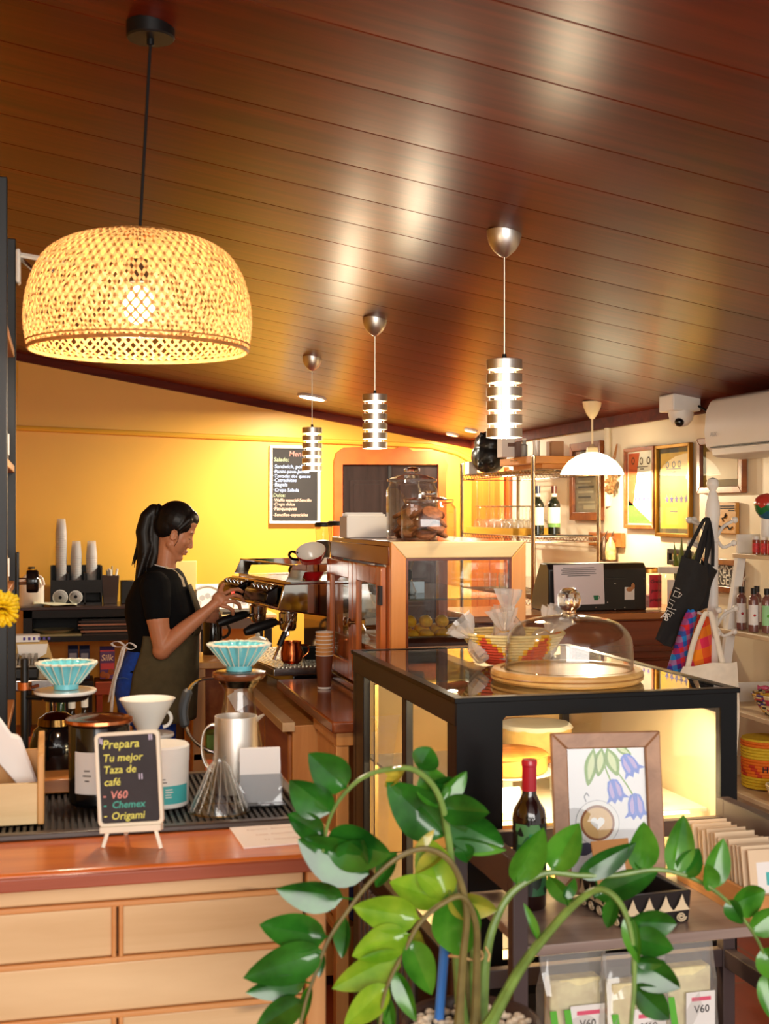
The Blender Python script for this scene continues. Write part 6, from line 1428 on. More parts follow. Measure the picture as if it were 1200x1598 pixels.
for q in ((xi0, xi0 + .008, zi0, zi1), (xi1 - .008, xi1, zi0, zi1), (xi0 + .008, xi1 - .008, zi1 - .008, zi1)): mb.box(q[0], q[1], HY0 - .002, HY0 + .012, q[2], q[3])
mb.build('inner_bead', HWD, T)
mb = MB(); mb.add([(xi0, HY0 + .008, zi0), (xi1, HY0 + .008, zi0), (xi1, HY0 + .008, zi1), (xi0, HY0 + .008, zi1)], [(0, 1, 2, 3)]); mb.build('front_pane', PANE, T)
for (x, y_) in ((HX0, HY1 - .04), (HX1 - .035, HY1 - .04), (HX1 - .035, HY0 + .02), (HX0, HY0 + .02)): MB().box(x, x + .035, y_, y_ + .038, HZ0 + .17, HZ1 - .02).build('corner_post', HW, T)
mb = MB(); mb.add([(HX0 + .03, HY1 - .01, zi0), (HX1 - .03, HY1 - .01, zi0), (HX1 - .03, HY1 - .01, HZ1 - .02), (HX0 + .03, HY1 - .01, HZ1 - .02)], [(0, 1, 2, 3)]); mb.add([(HX1 - .01, HY0 + .05, zi0), (HX1 - .01, HY1 - .05, zi0), (HX1 - .01, HY1 - .05, HZ1 - .02), (HX1 - .01, HY0 + .05, HZ1 - .02)], [(0, 1, 2, 3)]); mb.build('rear_pane', PANE, T)
MB().box(HX0 - .004, HX0 + .02, HY0 + .018, HY1, HZ1 - .075, HZ1 - .015).build('side_top_rail', HWD, T, bevel=.003)
ym = (HY0 + HY1) / 2; dz0, dz1 = HZ0 + .035, HZ1 - .08
for k, (ya, yb) in enumerate(((HY0 + .045, ym - .003), (ym + .003, HY1 - .01))):
    D = MB(); x0, x1 = HX0 - .022, HX0 - .002; s_ = .06
    D.box(x0, x1, ya, ya + s_, dz0, dz1); D.box(x0, x1, yb - s_, yb, dz0, dz1); D.box(x0, x1, ya + s_, yb - s_, dz1 - s_, dz1); D.box(x0, x1, ya + s_, yb - s_, dz0, dz0 + s_)
    dd = D.build('door', HW, T, bevel=.004)
    mb = MB(); xg = (x0 + x1) / 2; mb.add([(xg, ya + s_, dz0 + s_), (xg, yb - s_, dz0 + s_), (xg, yb - s_, dz1 - s_), (xg, ya + s_, dz1 - s_)], [(0, 3, 2, 1)]); mb.build('door_glass', PANE, dd)
    ky = yb - .03 if k == 0 else ya + .03
    mb = MB(); mb.lathe([(0, 0), (.006, .0), (.006, .012), (.015, .016), (.015, .022), (0, .026)], (0, 0, 0), 20, 0, Matrix.Translation((x0, ky, (dz0 + dz1) / 2)) @ Matrix.Rotation(-pi / 2, 4, 'Y')); mb.build('door_knob', metal('aged_brass', (120, 84, 50), .3), dd)
    if k == 0: MB().box(x0 - .006, x0 + .004, ya - .012, ya + .018, dz1 - .12, dz1 - .06).build('hinge', metal('black_iron', (50, 44, 42), .4), dd)
MB().box(HX0 + .03, HX1 - .03, HY0 + .03, HY1 - .03, 1.270, 1.276).build('glass_shelf', glass('shelf_glass_green', (.86, .93, .88), 1.0, edge=.3), T)
zt = HZ0 + .171
# things in the hutch
T = thing('baking_tray', 'pale baking tray on the floor of the hutch', 'tray', (1.23, 4.15, zt))
mb = MB(); mb.loft([[(1.07, 3.93, zt), (1.40, 3.93, zt), (1.40, 4.40, zt), (1.07, 4.40, zt)], [(1.06, 3.92, zt + .02), (1.41, 3.92, zt + .02), (1.41, 4.41, zt + .02), (1.06, 4.41, zt + .02)], [(1.065, 3.925, zt + .02), (1.405, 3.925, zt + .02), (1.405, 4.405, zt + .02), (1.065, 4.405, zt + .02)], [(1.075, 3.935, zt + .003), (1.395, 3.935, zt + .003), (1.395, 4.395, zt + .003), (1.075, 4.395, zt + .003)]]); mb.build('tray_body', paint('tray_enamel', (226, 206, 176), .3), T)
mb = MB(); mb.loft([[(x * sx + 1.225, y_ * sy + 4.02, z) for x, y_ in ((-1, -1), (1, -1), (1, 1), (-1, 1))] for sx, sy, z in ((.14, .05, zt + .0035), (.15, .055, zt + .01), (.148, .053, zt + .03), (.13, .04, zt + .04))]); tag(mb.build('brown_loaf_cake', CHOC, bevel=.006), 'dark red-brown loaf cake on the hutch tray', 'cake')
for i in range(14):
    x = 1.10 + (i % 5) * .055 + random.uniform(-.006, .006); y_ = 4.16 + (0, .07, .03)[i // 5]; zz = zt + .0035 + (.0, .014, .045)[i // 5]
    mb = MB(); m2 = Matrix.Translation((x, y_, zz + .028)) @ Matrix.Rotation(random.uniform(-.4, .4), 4, 'Z') @ Matrix.Rotation(random.uniform(.2, .5), 4, 'Y')
    mb.ball((0, 0, 0), (.024, .045, .022), 14, 8, 0, m2); o = mb.build('arepa', paint('corn_yellow', (236, 176, 40), .6, vary=.25, scale=40)); tag(o, 'yellow corn roll in the heap on the hutch tray', 'corn roll', 'yellow corn rolls on the hutch tray')
T = thing('dark_bowl', 'dark wooden bowl at the back of the hutch tray', 'bowl', (1.34, 4.28, zt)); MB().shell([(.04, zt + .004), (.06, zt + .03), (.068, zt + .075)], .005, (1.34, 4.28, 0), 32).build('bowl_body', paint('bowl_dark', (66, 34, 24), .4), T)
T = thing('glass_carafe', 'waisted glass carafe with a dark collar on the hutch shelf', 'carafe', (1.12, 4.12, 1.2765))
MB().shell([(.036, 1.2768), (.04, 1.285), (.02, 1.335), (.018, 1.345), (.036, 1.40)], .002, (1.12, 4.12, 0), 32).build('glass_body', GLASS, T); MB().lathe([(.0215, 1.322), (.025, 1.326), (.025, 1.354), (.0215, 1.358)], (1.12, 4.12, 0), 24).build('collar', BLACKP, T)
T = thing('water_bottle', 'small white bottle with a green cap at the back left of the hutch shelf', 'bottle', (1.09, 4.35, 1.2765)); MB().lathe([(0, 0), (.02, 0), (.02, .08), (.01, .1), (0, .1)], (1.09, 4.35, 1.2765), 20).build('body', WHITE, T); MB().lathe([(0, .1), (.012, .1), (.012, .118), (0, .118)], (1.09, 4.35, 1.2765), 16).build('cap', paint('cap_green', (30, 140, 60), .4), T)
tag(MB().box(1.15, 1.20, 4.16, 4.2, 1.2765, 1.315).build('name_card', paint('pale_blue_card', (206, 222, 232), .6)), 'pale blue card block on the hutch shelf beside the carafe', 'card')
# on top of the hutch
tz = HZ1 + .0005
a, b = at(540, 838, 4.55), at(603, 838, 4.50)
T = thing('paper_box', 'white open box of papers on top of the hutch', 'box', ((a.x + b.x) / 2, 4.5, tz))
x0 = HX0 + .03; h = 1.55 - (806 - 799) / F * 4.5 - tz
q0 = on_y(541, 820, 4.46).x; q1 = on_y(605, 820, 4.46).x
MB().box(max(q0, HX0 - .02), q1, 4.46, 4.58, tz, tz + h).build('box_body', PAPER, T, bevel=.003)
mb = MB()
for i in range(5): mb.box(max(q0, HX0 - .02) + .006, q1 - .006 - .004 * (i % 2), 4.47 + i * .022, 4.472 + i * .022, tz + h, tz + h + .008 + .003 * (i % 3))
mb.build('paper_sheets', PAPER, T)
COOK = paint('cookie_brown', (124, 72, 38), .8, vary=.35, scale=70, bump=.4)
def cookie_jar(px, pyb, d, r, ptop_body, ptop_lid, label, ncook, seedv, facet=0):
    p = at(px, pyb, d); x, y_ = p.x, p.y; z = tz; h = 1.55 - (ptop_body - 799) / F * d - z; hl = 1.55 - (ptop_lid - 799) / F * d - z
    T = thing('cookie_jar', label, 'cookie jar', (x, y_, z))
    fl = (lambda a, j: 1 / max(.9, cos(((a + .3) % (2 * pi / facet)) - pi / facet)) * .97) if facet else None
    pf = [(r * .9, 0), (r, .012), (r, h * .86), (r * .9, h * .93), (r * .86, h)]
    mb = MB(); mb.lathe(pf, (x, y_, z), 48, 0, None, fl); mb.lathe([(q * .955, zz) for q, zz in pf], (x, y_, z), 48, 0, None, fl); mb.lathe([(0, .002), (r * .9, .002)], (x, y_, z), 48, 0, None, fl); mb.build('glass_body', GLASS, T, angle=50)
    k = (hl - h); mb = MB(); mb.lathe([(r * .80, h - .004), (r * .97, h + .001), (r * .98, h + .01), (r * .9, h + k * .2), (r * .55, h + k * .42), (r * .2, h + k * .5), (.0, h + k * .5)], (x, y_, z), 48); lid = mb.build('lid', GLASS, T, angle=50)
    mb = MB(); mb.lathe([(.007, h + k * .5), (.009, h + k * .56), (r * .30, h + k * .68), (r * .32, h + k * .8), (r * .24, h + k * .95), (0, h + k)], (x, y_, z), 28); mb.build('lid_knob', KNOBG, lid)
    random.seed(seedv); n = 0
    for lay in range(ncook):
        for q in range(3):
            a = 2 * pi * q / 3 + lay * .9; rc = r * .40
            m2 = Matrix.Translation((x + rc * cos(a), y_ + rc * sin(a), z + .014 + lay * .021 + .012)) @ Matrix.Rotation(a, 4, 'Z') @ Matrix.Rotation(random.uniform(.3, .9), 4, 'Y')
            mb = MB(); cr = r * .42; mb.lathe([(0, -.007), (cr * .9, -.007), (cr, -.002), (cr * .95, .004), (cr * .5, .008), (0, .009)], (0, 0, 0), 18, 0, m2, lambda a_, j: 1 + .03 * sin(5 * a_ + lay)); o = mb.build('cookie', COOK); tag(o, 'round brown cookie inside the ' + ('larger' if seedv == 3 else 'smaller') + ' glass cookie jar on the hutch', 'cookie', 'cookies in the ' + ('larger' if seedv == 3 else 'smaller') + ' jar')
cookie_jar(643, 838, 4.42, .088, 752, 728, 'taller glass cookie jar at the back on top of the hutch', 4, 3)
cookie_jar(669, 838, 4.10, .082, 784, 766, 'smaller faceted glass cookie jar at the front on top of the hutch', 4, 4, 6)
random.seed(11)
# stacked paper cups
p = on_z(506, 1075, KT); x, y_ = p.x, p.y
for i in range(7):
    T = thing('paper_cup', 'brown and tan paper cup nested in the stack beside the hutch' if i else 'lowest brown paper cup of the stack beside the hutch', 'paper cup', (x, y_, KT + .0005 + i * .0135), group='stacked paper cups')
    z = KT + .0005 + i * .0135; hh = .118
    MB().shell([(.0225, z), (.030, z + hh)], .0012, (x, y_, 0), 32).build('wall', paint('cup_brown', (112, 62, 42), .5) if i < 1 else paint('cup_tan', (206, 146, 80), .6), T)
    mb = MB(); mb.tube([(x + .030 * cos(2 * pi * k / 28), y_ + .030 * sin(2 * pi * k / 28), z + hh) for k in range(29)], .0016, 6); mb.build('rolled_rim', PAPER, T)
    if i == 0: mb = MB(); mb.lathe([(.0228, .001), (.0236, .001), (.0242, .008), (.0232, .008)], (x, y_, z), 28); mb.build('white_band', PAPER, T)
# ---- espresso machine
EM = Matrix.Translation((.84, 4.80, .873)) @ Matrix.Rotation(radians(7.9), 4, 'Z')
T = thing('espresso_machine', 'chrome two-group espresso machine on the low wooden cabinet', 'espresso machine', mat=EM)
L = .74; MIR = metal('mirror_steel', (214, 206, 198), .06)
def mbx(nm, m, *a, **k): return MB().box(*a).build(nm, m, T, local=True, **k)
mbx('lower_body', BLACKG, .03, .50, .01, L - .01, .012, .055, bevel=.004)
for x in (.07, .44):
    for y_ in (.06, L - .06): MB().lathe([(0, 0), (.022, 0), (.018, .014), (0, .014)], (x, y_, 0), 16).build('foot', BLACKP, T, local=True)
mbx('drip_tray', STEEL, -.05, .32, 0, L, .055, .084, bevel=.003)
mb = MB()
for i in range(22): mb.box(-.04 + i * .016, -.034 + i * .016, .012, L - .012, .084, .088)
for i in range(15): mb.box(-.04, .31, .02 + i * .048, .024 + i * .048, .083, .0875)
mb.build('drip_grate', metal('grate_steel', (190, 184, 170), .25), T, local=True)
mbx('back_splash', MIR, .32, .50, .0, L, .055, .30)
pf = [(-.01, .405), (.50, .405), (.50, .27), (.30, .255), (-.035, .305)]
MB().prism(pf, 0, L, plane='xz').build('upper_body', MIR, T, local=True, bevel=.006)
mbx('cup_warmer', STEEL, .02, .48, .01, L - .01, .405, .412)
pl = [(.0, .412), (.03, .475), (.48, .475), (.50, .412), (.46, .412), (.45, .448), (.075, .448), (.06, .412)]
for y_ in (.004, L - .010): MB().prism(pl, y_, y_ + .006, plane='xz').build('cup_rail', MIR, T, local=True)
MB().tube([(.03, .004, .473), (.03, L - .004, .473)], .004, 6).build('front_rail_rod', CHROME, T, local=True)
for k, (ya, yb) in enumerate(((.02, .31), (.43, .72))):
    mb = MB(); mb.prism([(-.02, .402), (-.075, .372), (-.082, .335), (-.05, .318), (-.028, .33)], ya, yb, plane='xz'); pod = mb.build('control_pod', BLACKG, T, local=True, bevel=.008)
    mb = MB()
    for q in range(5): yy = lerp(ya + .03, yb - .03, q / 4); MB().lathe([(0, 0), (.009, 0), (.009, .006), (0, .007)], (0, 0, 0), 12, 0, Matrix.Translation((-.047, yy, .388)) @ Matrix.Rotation(-.5, 4, 'Y')).build('button', CHROME, pod, local=True)
    if k == 1: mb = MB(); mb.box(-.084, -.078, ya + .02, ya + .045, .338, .356); mb.build('indicator_light', glow('indicator_red', (255, 50, 40), 4), pod, local=True)
    yc = (ya + yb) / 2
    MB().lathe([(0, .245), (.032, .245), (.036, .25), (.036, .28), (.03, .285), (.03, .31), (0, .31)], (.06, yc, 0), 28).build('group_head', CHROME, T, local=True)
    pfm = MB(); pfm.lathe([(0, .212), (.026, .212), (.033, .222), (.034, .25), (0, .25)], (.06, yc, 0), 28)
    pfm.tube([(.05, yc, .238), (.0, yc - .008, .246)], .009, 10); po = pfm.build('portafilter', CHROME, T, local=True)
    MB().tube([(.01, yc - .008, .248), (-.012, yc - .01, .244), (-.095, yc - .02, .222), (-.122, yc - .022, .212)], [.014, .018, .021, .014], 12).build('portafilter_handle', BLACKP, po, local=True)
    mb = MB(); mb.tube([(.06, yc, .214), (.06, yc, .196), (.04, yc, .186)], .007, 8); mb.build('spout', CHROME, po, local=True)
sw = MB(); sw.tube(spline([(.05, .03, .29), (.02, .02, .26), (-.01, .015, .2), (-.05, .0, .12)], 6), .006, 8); so = sw.build('steam_wand', CHROME, T, local=True)
MB().tube([(.0, .016, .22), (-.025, .01, .17)], .011, 8).build('wand_grip', BLACKP, so, local=True)
emp = lambda x, y_, z: EM @ Vector((x, y_, z))
# cups on the machine
REDC = paint('red_glaze', (186, 20, 24), .12, coat=.6, vary=.03)
def red_cup(c_, tilt, az, label, s=1.0):
    m4 = Matrix.Translation(c_) @ Matrix.Rotation(az, 4, 'Z') @ Matrix.Rotation(tilt, 4, 'X') @ Matrix.Scale(s, 4)
    T = thing('coffee_cup', label, 'cup', mat=m4)
    MB().lathe([(0, 0), (.028, 0), (.034, .006), (.050, .03), (.058, .06), (.0565, .061)], (0, 0, 0), 40).build('outside', REDC, T, local=True)
    MB().lathe([(.0565, .061), (.048, .03), (.03, .009), (0, .006)], (0, 0, 0), 40).build('white_inside', CERAM, T, local=True)
    MB().tube(spline([(-.052, 0, .048), (-.075, 0, .056), (-.088, 0, .038), (-.075, 0, .02), (-.045, 0, .018)], 6), .005, 8).build('handle', BLACKG, T, local=True)
cpos = at(487, 905, 4.98)
red_cup(Vector((cpos.x, cpos.y, .873 + .4125)), 0, -YAW, 'lower red cup standing upright on the espresso machine')
red_cup(Vector((cpos.x + .006, cpos.y + .012, .873 + .4125 + .064)), .62, -YAW - .2, 'upper red cup tilted to show its white inside', 1.02)
p = emp(.20, .30, .4125)
T = thing('coffee_cup', 'black mug behind the red cups on the espresso machine', 'cup', p); MB().shell([(.034, 0), (.036, .004), (.038, .085)], .003, (0, 0, 0), 28).build('body', BLACKG, T, local=True)
p = emp(.30, .22, .4125)
T = thing('coffee_cup', 'grey-green cup behind the red cups on the espresso machine', 'cup', p); MB().shell([(.03, 0), (.036, .03), (.040, .095)], .003, (0, 0, 0), 28).build('body', paint('grey_green_glaze', (110, 140, 128), .3), T, local=True)
# copper mug and pitcher on the grate
p = emp(.06, .12, .0885); h = .085
T = thing('copper_mug', 'hammered copper mug on the drip tray of the machine', 'mug', p)
MB().shell([(.030, 0), (.041, .012), (.043, .04), (.036, .07), (.038, h)], .002, (0, 0, 0), 36, 0, None, lambda a, j: 1 + .012 * sin(11 * a + j * 2)).build('body', metal('hammered_copper', (190, 100, 55), .2), T, local=True)
MB().tube(spline([(.036, 0, .07), (.062, 0, .066), (.066, 0, .04), (.042, 0, .02)], 6), .004, 8).build('handle', COPPER, T, local=True)
MB().lathe([(0, h - .012), (.035, h - .012)], (0, 0, 0), 28).build('milk', CERAM, T, local=True)
p = emp(.22, .10, .0885)
T = thing('milk_pitcher', 'steel milk pitcher at the back of the machine drip tray', 'pitcher', p); MB().shell([(.036, 0), (.038, .03), (.03, .07), (.033, .10)], .002, (0, 0, 0), 32).build('body', STEEL, T, local=True); MB().tube(spline([(.03, 0, .085), (.06, 0, .08), (.06, 0, .04), (.036, 0, .03)], 5), .004, 6).build('handle', STEEL, T, local=True)
p = emp(.17, .22, .0885); tag(MB().loft([[(p.x + sx * w_, p.y + sy * w_, p.z + z) for sx, sy in ((-1, -1), (1, -1), (1, 1), (-1, 1))] for w_, z in ((.025, 0), (.036, .05), (.032, .05), (.022, .004))]).build('black_tub', BLACKP, bevel=.002), 'small black square tub on the machine drip tray', 'tub')
# grinders behind
for px, d, r, ptop, lb in ((505, 6.25, .042, 815, 'left coffee grinder hopper, behind the other one'), (530, 6.05, .056, 813, 'right and wider coffee grinder hopper beside the white paper box')):
    p = at(px, 850, d); zt = 1.55 - (ptop - 799) / F * d
    T = thing('coffee_grinder', lb, 'coffee grinder', (p.x, p.y, .862))
    MB().box(p.x - .07, p.x + .07, p.y - .07, p.y + .09, .862, 1.20).build('body', BLACKP, T, bevel=.01)
    MB().lathe([(0, 1.20), (.045, 1.20), (.035, 1.30), (0, 1.30)], (p.x, p.y, 0), 28).build('collar', BLACKP, T)
    mb = MB(); mb.lathe([(.03, 1.30), (r * .8, 1.36), (r, zt - .02)], (p.x, p.y, 0), 32); mb.build('hopper', glass('hopper_glass', (.9, .86, .8), 1.4, edge=.35), T)
    mb = MB(); mb.lathe([(0, 1.30), (.028, 1.302), (r * .76, 1.36), (r * .84, 1.41), (0, 1.415)], (p.x, p.y, 0), 28); mb.build('coffee_beans', paint('bean_brown', (46, 26, 18), .4, vary=.4, scale=90, bump=.5), T)
    mb = MB(); mb.lathe([(0, zt - .022), (r * 1.04, zt - .022), (r * 1.04, zt - .006), (r * .9, zt), (0, zt)], (p.x, p.y, 0), 32); mb.build('hopper_lid', BLACKP, T)
T = thing('grinder_stand', 'dark stand carrying the two coffee grinders behind the machine', 'stand', (1.3, 6.0, 0))
MB().box(1.08, 1.62, 5.80, 6.45, .83, .861).build('top', BLACKP, T)
for x in (1.09, 1.57):
    for y_ in (5.82, 6.40): MB().box(x, x + .04, y_, y_ + .04, 0, .83).build('leg', BLACKP, T)
# crockery beside the machine on the open cabinet
p = at(402, 1000, 5.75); T = thing('teapot', 'white teapot left of the machine under the portafilter handles', 'teapot', (p.x, p.y, .8905))
MB().lathe([(0, 0), (.04, 0), (.06, .03), (.062, .06), (.045, .09), (.02, .1), (0, .102)], (p.x, p.y, .8905), 32).build('body', CERAM, T); MB().ball((p.x, p.y, .8905 + .108), .011).build('lid_knob', CERAM, T)
mb = MB(); mb.tube([(p.x - .05, p.y, .93), (p.x - .085, p.y, .965), (p.x - .1, p.y, .98)], [.014, .01, .008], 10); mb.build('spout', CERAM, T)
p = at(372, 1000, 5.7); T = thing('coffee_cup', 'pale pink cup left of the white teapot beside the machine', 'cup', (p.x, p.y, .8905))
PKC = paint('pale_pink_glaze', (214, 176, 156), .2); MB().shell([(.028, .8905), (.04, .91), (.046, .955)], .003, (p.x, p.y, 0), 32).build('body', PKC, T); mb = MB(); mb.tube(arc((p.x - .046, p.y, .925), .02, pi / 2, 3 * pi / 2, 10), .004, 8); mb.build('handle', PKC, T)

# ================================================================ THE WOMAN AT THE MACHINE
K = .00265; WD = 5.3
wb_ = at(250, 799, WD); WB = Vector((wb_.x, wb_.y, 0)); WMAT = Matrix.Translation(WB) @ Matrix.Rotation(-YAW, 4, 'Z')
def wp(px, py, yl=0): return Vector(((px - 250) * K, yl * K, CZ + (CY - py) * K))
class Blob(MB):
    def cap(s, a, b, r0, r1, n=7):
        a, b = Vector(a), Vector(b)
        for i in range(n + 1): t = i / n; r = lerp(r0, r1, t); s.ball(a.lerp(b, t), (r, r, r), 14, 9)
        return s
    def ell(s, c_, r, rot=None):
        m2 = Matrix.Translation(c_) @ (rot if rot is not None else Matrix.Identity(4)); return s.ball((0, 0, 0), r, 20, 14, 0, m2)
    def fuse(s, voxel, smooth, name, mats, parent, fac=.5):
        me = bpy.data.meshes.new('tmp'); me.from_pydata([tuple(p) for p in s.v], [], s.f); o = bpy.data.objects.new('tmp', me); COL.objects.link(o)
        r = o.modifiers.new('r', 'REMESH'); r.mode = 'VOXEL'; r.voxel_size = voxel; r.use_smooth_shade = True
        q = o.modifiers.new('s', 'SMOOTH'); q.factor = fac; q.iterations = smooth
        m2 = bpy.data.meshes.new_from_object(o.evaluated_get(bpy.context.evaluated_depsgraph_get())); bpy.data.objects.remove(o)
        mb = MB(); mb.add([v.co.copy() for v in m2.vertices], [list(p.vertices) for p in m2.polygons]); bpy.data.meshes.remove(m2)
        return mb.build(name, mats, parent, local=True, angle=180)
P = thing('person', 'woman in black polo shirt and olive apron working at the espresso machine', 'person', mat=WMAT)
SKIN = paint('skin', (206, 138, 100), .45, vary=.05, scale=20, sss=.12)
HAIR = wood('hair', (10, 8, 8), (34, 26, 24), 'z', scale=6, rough=.42, spec=.25, contrast=.8)
SHIRT = paint('black_polo', (9, 10, 13), .9, vary=.15, scale=40, spec=.2)
OLIVE = paint('olive_apron', (92, 82, 58), .85, vary=.12, scale=30, spec=.2)
JEANS = paint('blue_denim', (26, 78, 190), .8, vary=.2, scale=60)
TILT = radians(22); HC = wp(279, 832)
HM = Matrix.Translation(HC) @ Matrix.Rotation(TILT, 4, 'Y')
def hp_(f, y_, u): return HM @ Vector((f * K, y_ * K, u * K))
HR = Matrix.Rotation(TILT, 4, 'Y')
def hell(b, f, y_, u, rf, ry, ru, extra=0): b.ell(hp_(f, y_, u), (rf * K, ry * K, ru * K), HR @ Matrix.Rotation(extra, 4, 'Y'))
b = Blob()
hell(b, -8, 0, 14, 30, 25, 28); hell(b, 5, 0, -6, 17.5, 20.5, 30); hell(b, -6, 0, -8, 20, 20, 22)
for s_ in (-1, 1): b.cap(hp_(-4, s_ * 14, -20), hp_(13, s_ * 3, -36), 7 * K, 5.5 * K, 6); hell(b, 14, s_ * 11, -8, 7, 7, 8)
hell(b, 15, 0, -35.5, 6, 7, 6); hell(b, 17.5, 0, 8, 5, 16, 5); hell(b, 14, 0, 22, 8, 17, 10)
b.cap(hp_(20.5, 0, 3), hp_(26, 0, -12.5), 2.0 * K, 3.0 * K, 6); hell(b, 24.5, -3, -14, 2.6, 2.4, 2.2); hell(b, 24.5, 3, -14, 2.6, 2.4, 2.2)
hell(b, 21, 0, -22.3, 3.2, 7.5, 2.2); hell(b, 20.4, 0, -26.6, 3.0, 6.5, 2.3)
for s_ in (-1, 1):
    for i in range(9):
        t = 2 * pi * i / 9; hell(b, -2.5 + 4.6 * cos(t), s_ * (24 - .6 * cos(t)), -3 + 8 * sin(t), 2.0, 1.8, 2.0)
    hell(b, -1, s_ * 22, -4, 5, 2.0, 7.5)
b.cap(hp_(-12, 0, -14), wp(257, 897), 15.5 * K, 17 * K, 8)
b.cap(wp(256, 900, -18), wp(255, 912, -46), 11 * K, 16 * K, 5); b.cap(wp(256, 900, 18), wp(255, 912, 46), 11 * K, 16 * K, 5)
TR = [(900, 226, 280, 52), (915, 208, 288, 60), (935, 201, 296, 57), (955, 199, 303, 52), (975, 202, 303, 46), (995, 205, 298, 43), (1015, 203, 297, 47), (1045, 189, 297, 55), (1075, 184, 294, 58), (1105, 190, 290, 56)]
def trings(rows, grow=0, n=40, pw=.85):
    out = []
    for py, x0, x1, ry in rows:
        cx = (x0 + x1) / 2; rx = (x1 - x0) / 2 + grow; r2 = ry + grow
        out.append([wp(cx + rx * math.copysign(abs(cos(a)) ** pw, cos(a)), py, r2 * math.copysign(abs(sin(a)) ** pw, sin(a))) for a in [2 * pi * i / n for i in range(n)]])
    return out
b.loft(trings(TR)[::-1])
for s_ in (-1, 1):
    b.cap(wp(240, 1105, s_ * 28), wp(250, 1240, s_ * 27), 27 * K, 18 * K, 10); b.cap(wp(250, 1240, s_ * 27), wp(246, 1362, s_ * 27), 18 * K, 11 * K, 10); b.cap(wp(244, 1374, s_ * 27), wp(276, 1379, s_ * 28), 8 * K, 6 * K, 5)
# right arm, nearest the viewer
b.cap(wp(252, 912, -56), wp(258, 962, -66), 20 * K, 17.5 * K, 8); b.cap(wp(258, 962, -66), wp(265, 1004, -68), 17 * K, 14 * K, 8); b.ell(wp(264, 1008, -68), (14 * K,) * 3)
b.cap(wp(267, 1004, -68), wp(297, 977, -65), 14.5 * K, 13 * K, 8); b.cap(wp(297, 977, -65), wp(338, 943, -62), 13 * K, 8.2 * K, 9)
# left arm mostly behind the body
b.cap(wp(250, 912, 56), wp(222, 972, 66), 20 * K, 15 * K, 8); b.cap(wp(222, 972, 66), wp(214, 984, 66), 15 * K, 13.5 * K, 3); b.cap(wp(216, 984, 66), wp(290, 972, 58), 13 * K, 9 * K, 8)
b.cap(wp(290, 972, 58), wp(318, 962, 52), 9.5 * K, 9 * K, 4)
for i in range(4): b.cap(wp(316, 958 + i * 5, 50 + i), wp(334, 957 + i * 6, 46), 3.6 * K, 3.0 * K, 5)
# right hand: palm, curled fingers and thumb
b.ell(wp(350, 932, -58), (12.5 * K, 6.5 * K, 11 * K), Matrix.Rotation(radians(40), 4, 'Y')); b.cap(wp(338, 943, -62), wp(346, 936, -59), 8.2 * K, 8.6 * K, 4)
fr_ = 3.25 * K
for ch in (((355, 924, -52), (366, 918, -47), (376, 917, -42), (382, 921, -37)), ((359, 929, -58), (372, 925, -53), (381, 928, -47), (385, 935, -41)), ((359, 935, -62), (371, 934, -59), (379, 939, -53), (380, 946, -47)), ((355, 941, -65), (364, 943, -64), (370, 948, -59), (370, 954, -54))):
    for q0, q1 in zip(ch[:-1], ch[1:]): b.cap(wp(*q0), wp(*q1), fr_, fr_ * .92, 5)
for q0, q1, r0, r1 in (((346, 930, -56), (350, 919, -52), 5.2, 4.0), ((350, 919, -52), (354, 909, -47), 3.8, 3.2)): b.cap(wp(*q0), wp(*q1), r0 * K, r1 * K, 5)
b.fuse(.0036, 3, 'body', SKIN, P)
# face details
for s_ in (-1, 1):
    mb = MB(); mb.tube([hp_(19.6 + 1.6 * cos(t * 1.2), s_ * (9 + 5.2 * t), -.8 - 1.2 * (1 - t * t)) for t in (-1, -.5, 0, .5, 1)], .0016, 5); mb.build('eyelash', paint('lash_black', (20, 14, 12), .7), P, local=True)
    mb = MB(); mb.tube([hp_(21.2 - 1.5 * abs(t), s_ * (9.5 + 6 * t), 7.5 + 1.2 * (1 - t * t)) for t in (-1, -.5, 0, .5, 1)], [.001, .002, .0022, .002, .001], 5); mb.build('eyebrow', paint('brow_brown', (40, 26, 20), .8), P, local=True)
b = Blob(); hell(b, 21.2, 0, -22.4, 3.3, 7, 1.7); hell(b, 20.6, 0, -26.2, 3.1, 6, 1.9); b.fuse(.0012, 2, 'lips', paint('lip_rose', (176, 96, 80), .4), P)
# hair with ponytail
b = Blob(); hell(b, -11, 0, 17, 32, 29, 31); hell(b, -17, 0, 8, 25, 27, 27); hell(b, 5.5, 0, 27, 17, 21.5, 15)
for s_ in (-1, 1): b.cap(hp_(10, s_ * 20, 26), hp_(2, s_ * 24, 8), 6 * K, 4 * K, 6); b.cap(hp_(2, s_ * 24, 8), hp_(4, s_ * 22.5, -3), 3.2 * K, 1.4 * K, 6)
for ch in (((252, 800, 0, 11), (240, 797, 0, 11), (230, 808, -2, 12), (225, 830, -4, 13), (228, 855, -6, 12), (224, 880, -8, 10), (217, 905, -10, 5)), ((244, 800, 0, 11), (241, 820, 3, 13), (241, 845, 0, 12), (243, 862, -4, 9), (238, 885, -12, 6)), ((230, 815, 6, 10), (220, 840, 6, 8), (214, 862, 4, 4), (208, 880, 2, 1.5)), ((232, 850, -8, 8), (222, 888, -18, 5), (216, 915, -22, 2.5))):
    for q0, q1 in zip(ch[:-1], ch[1:]): b.cap(wp(*q0[:3]), wp(*q1[:3]), q0[3] * K, q1[3] * K, 7)
hr = b.fuse(.0036, 3, 'hair', HAIR, P)
mb = MB()
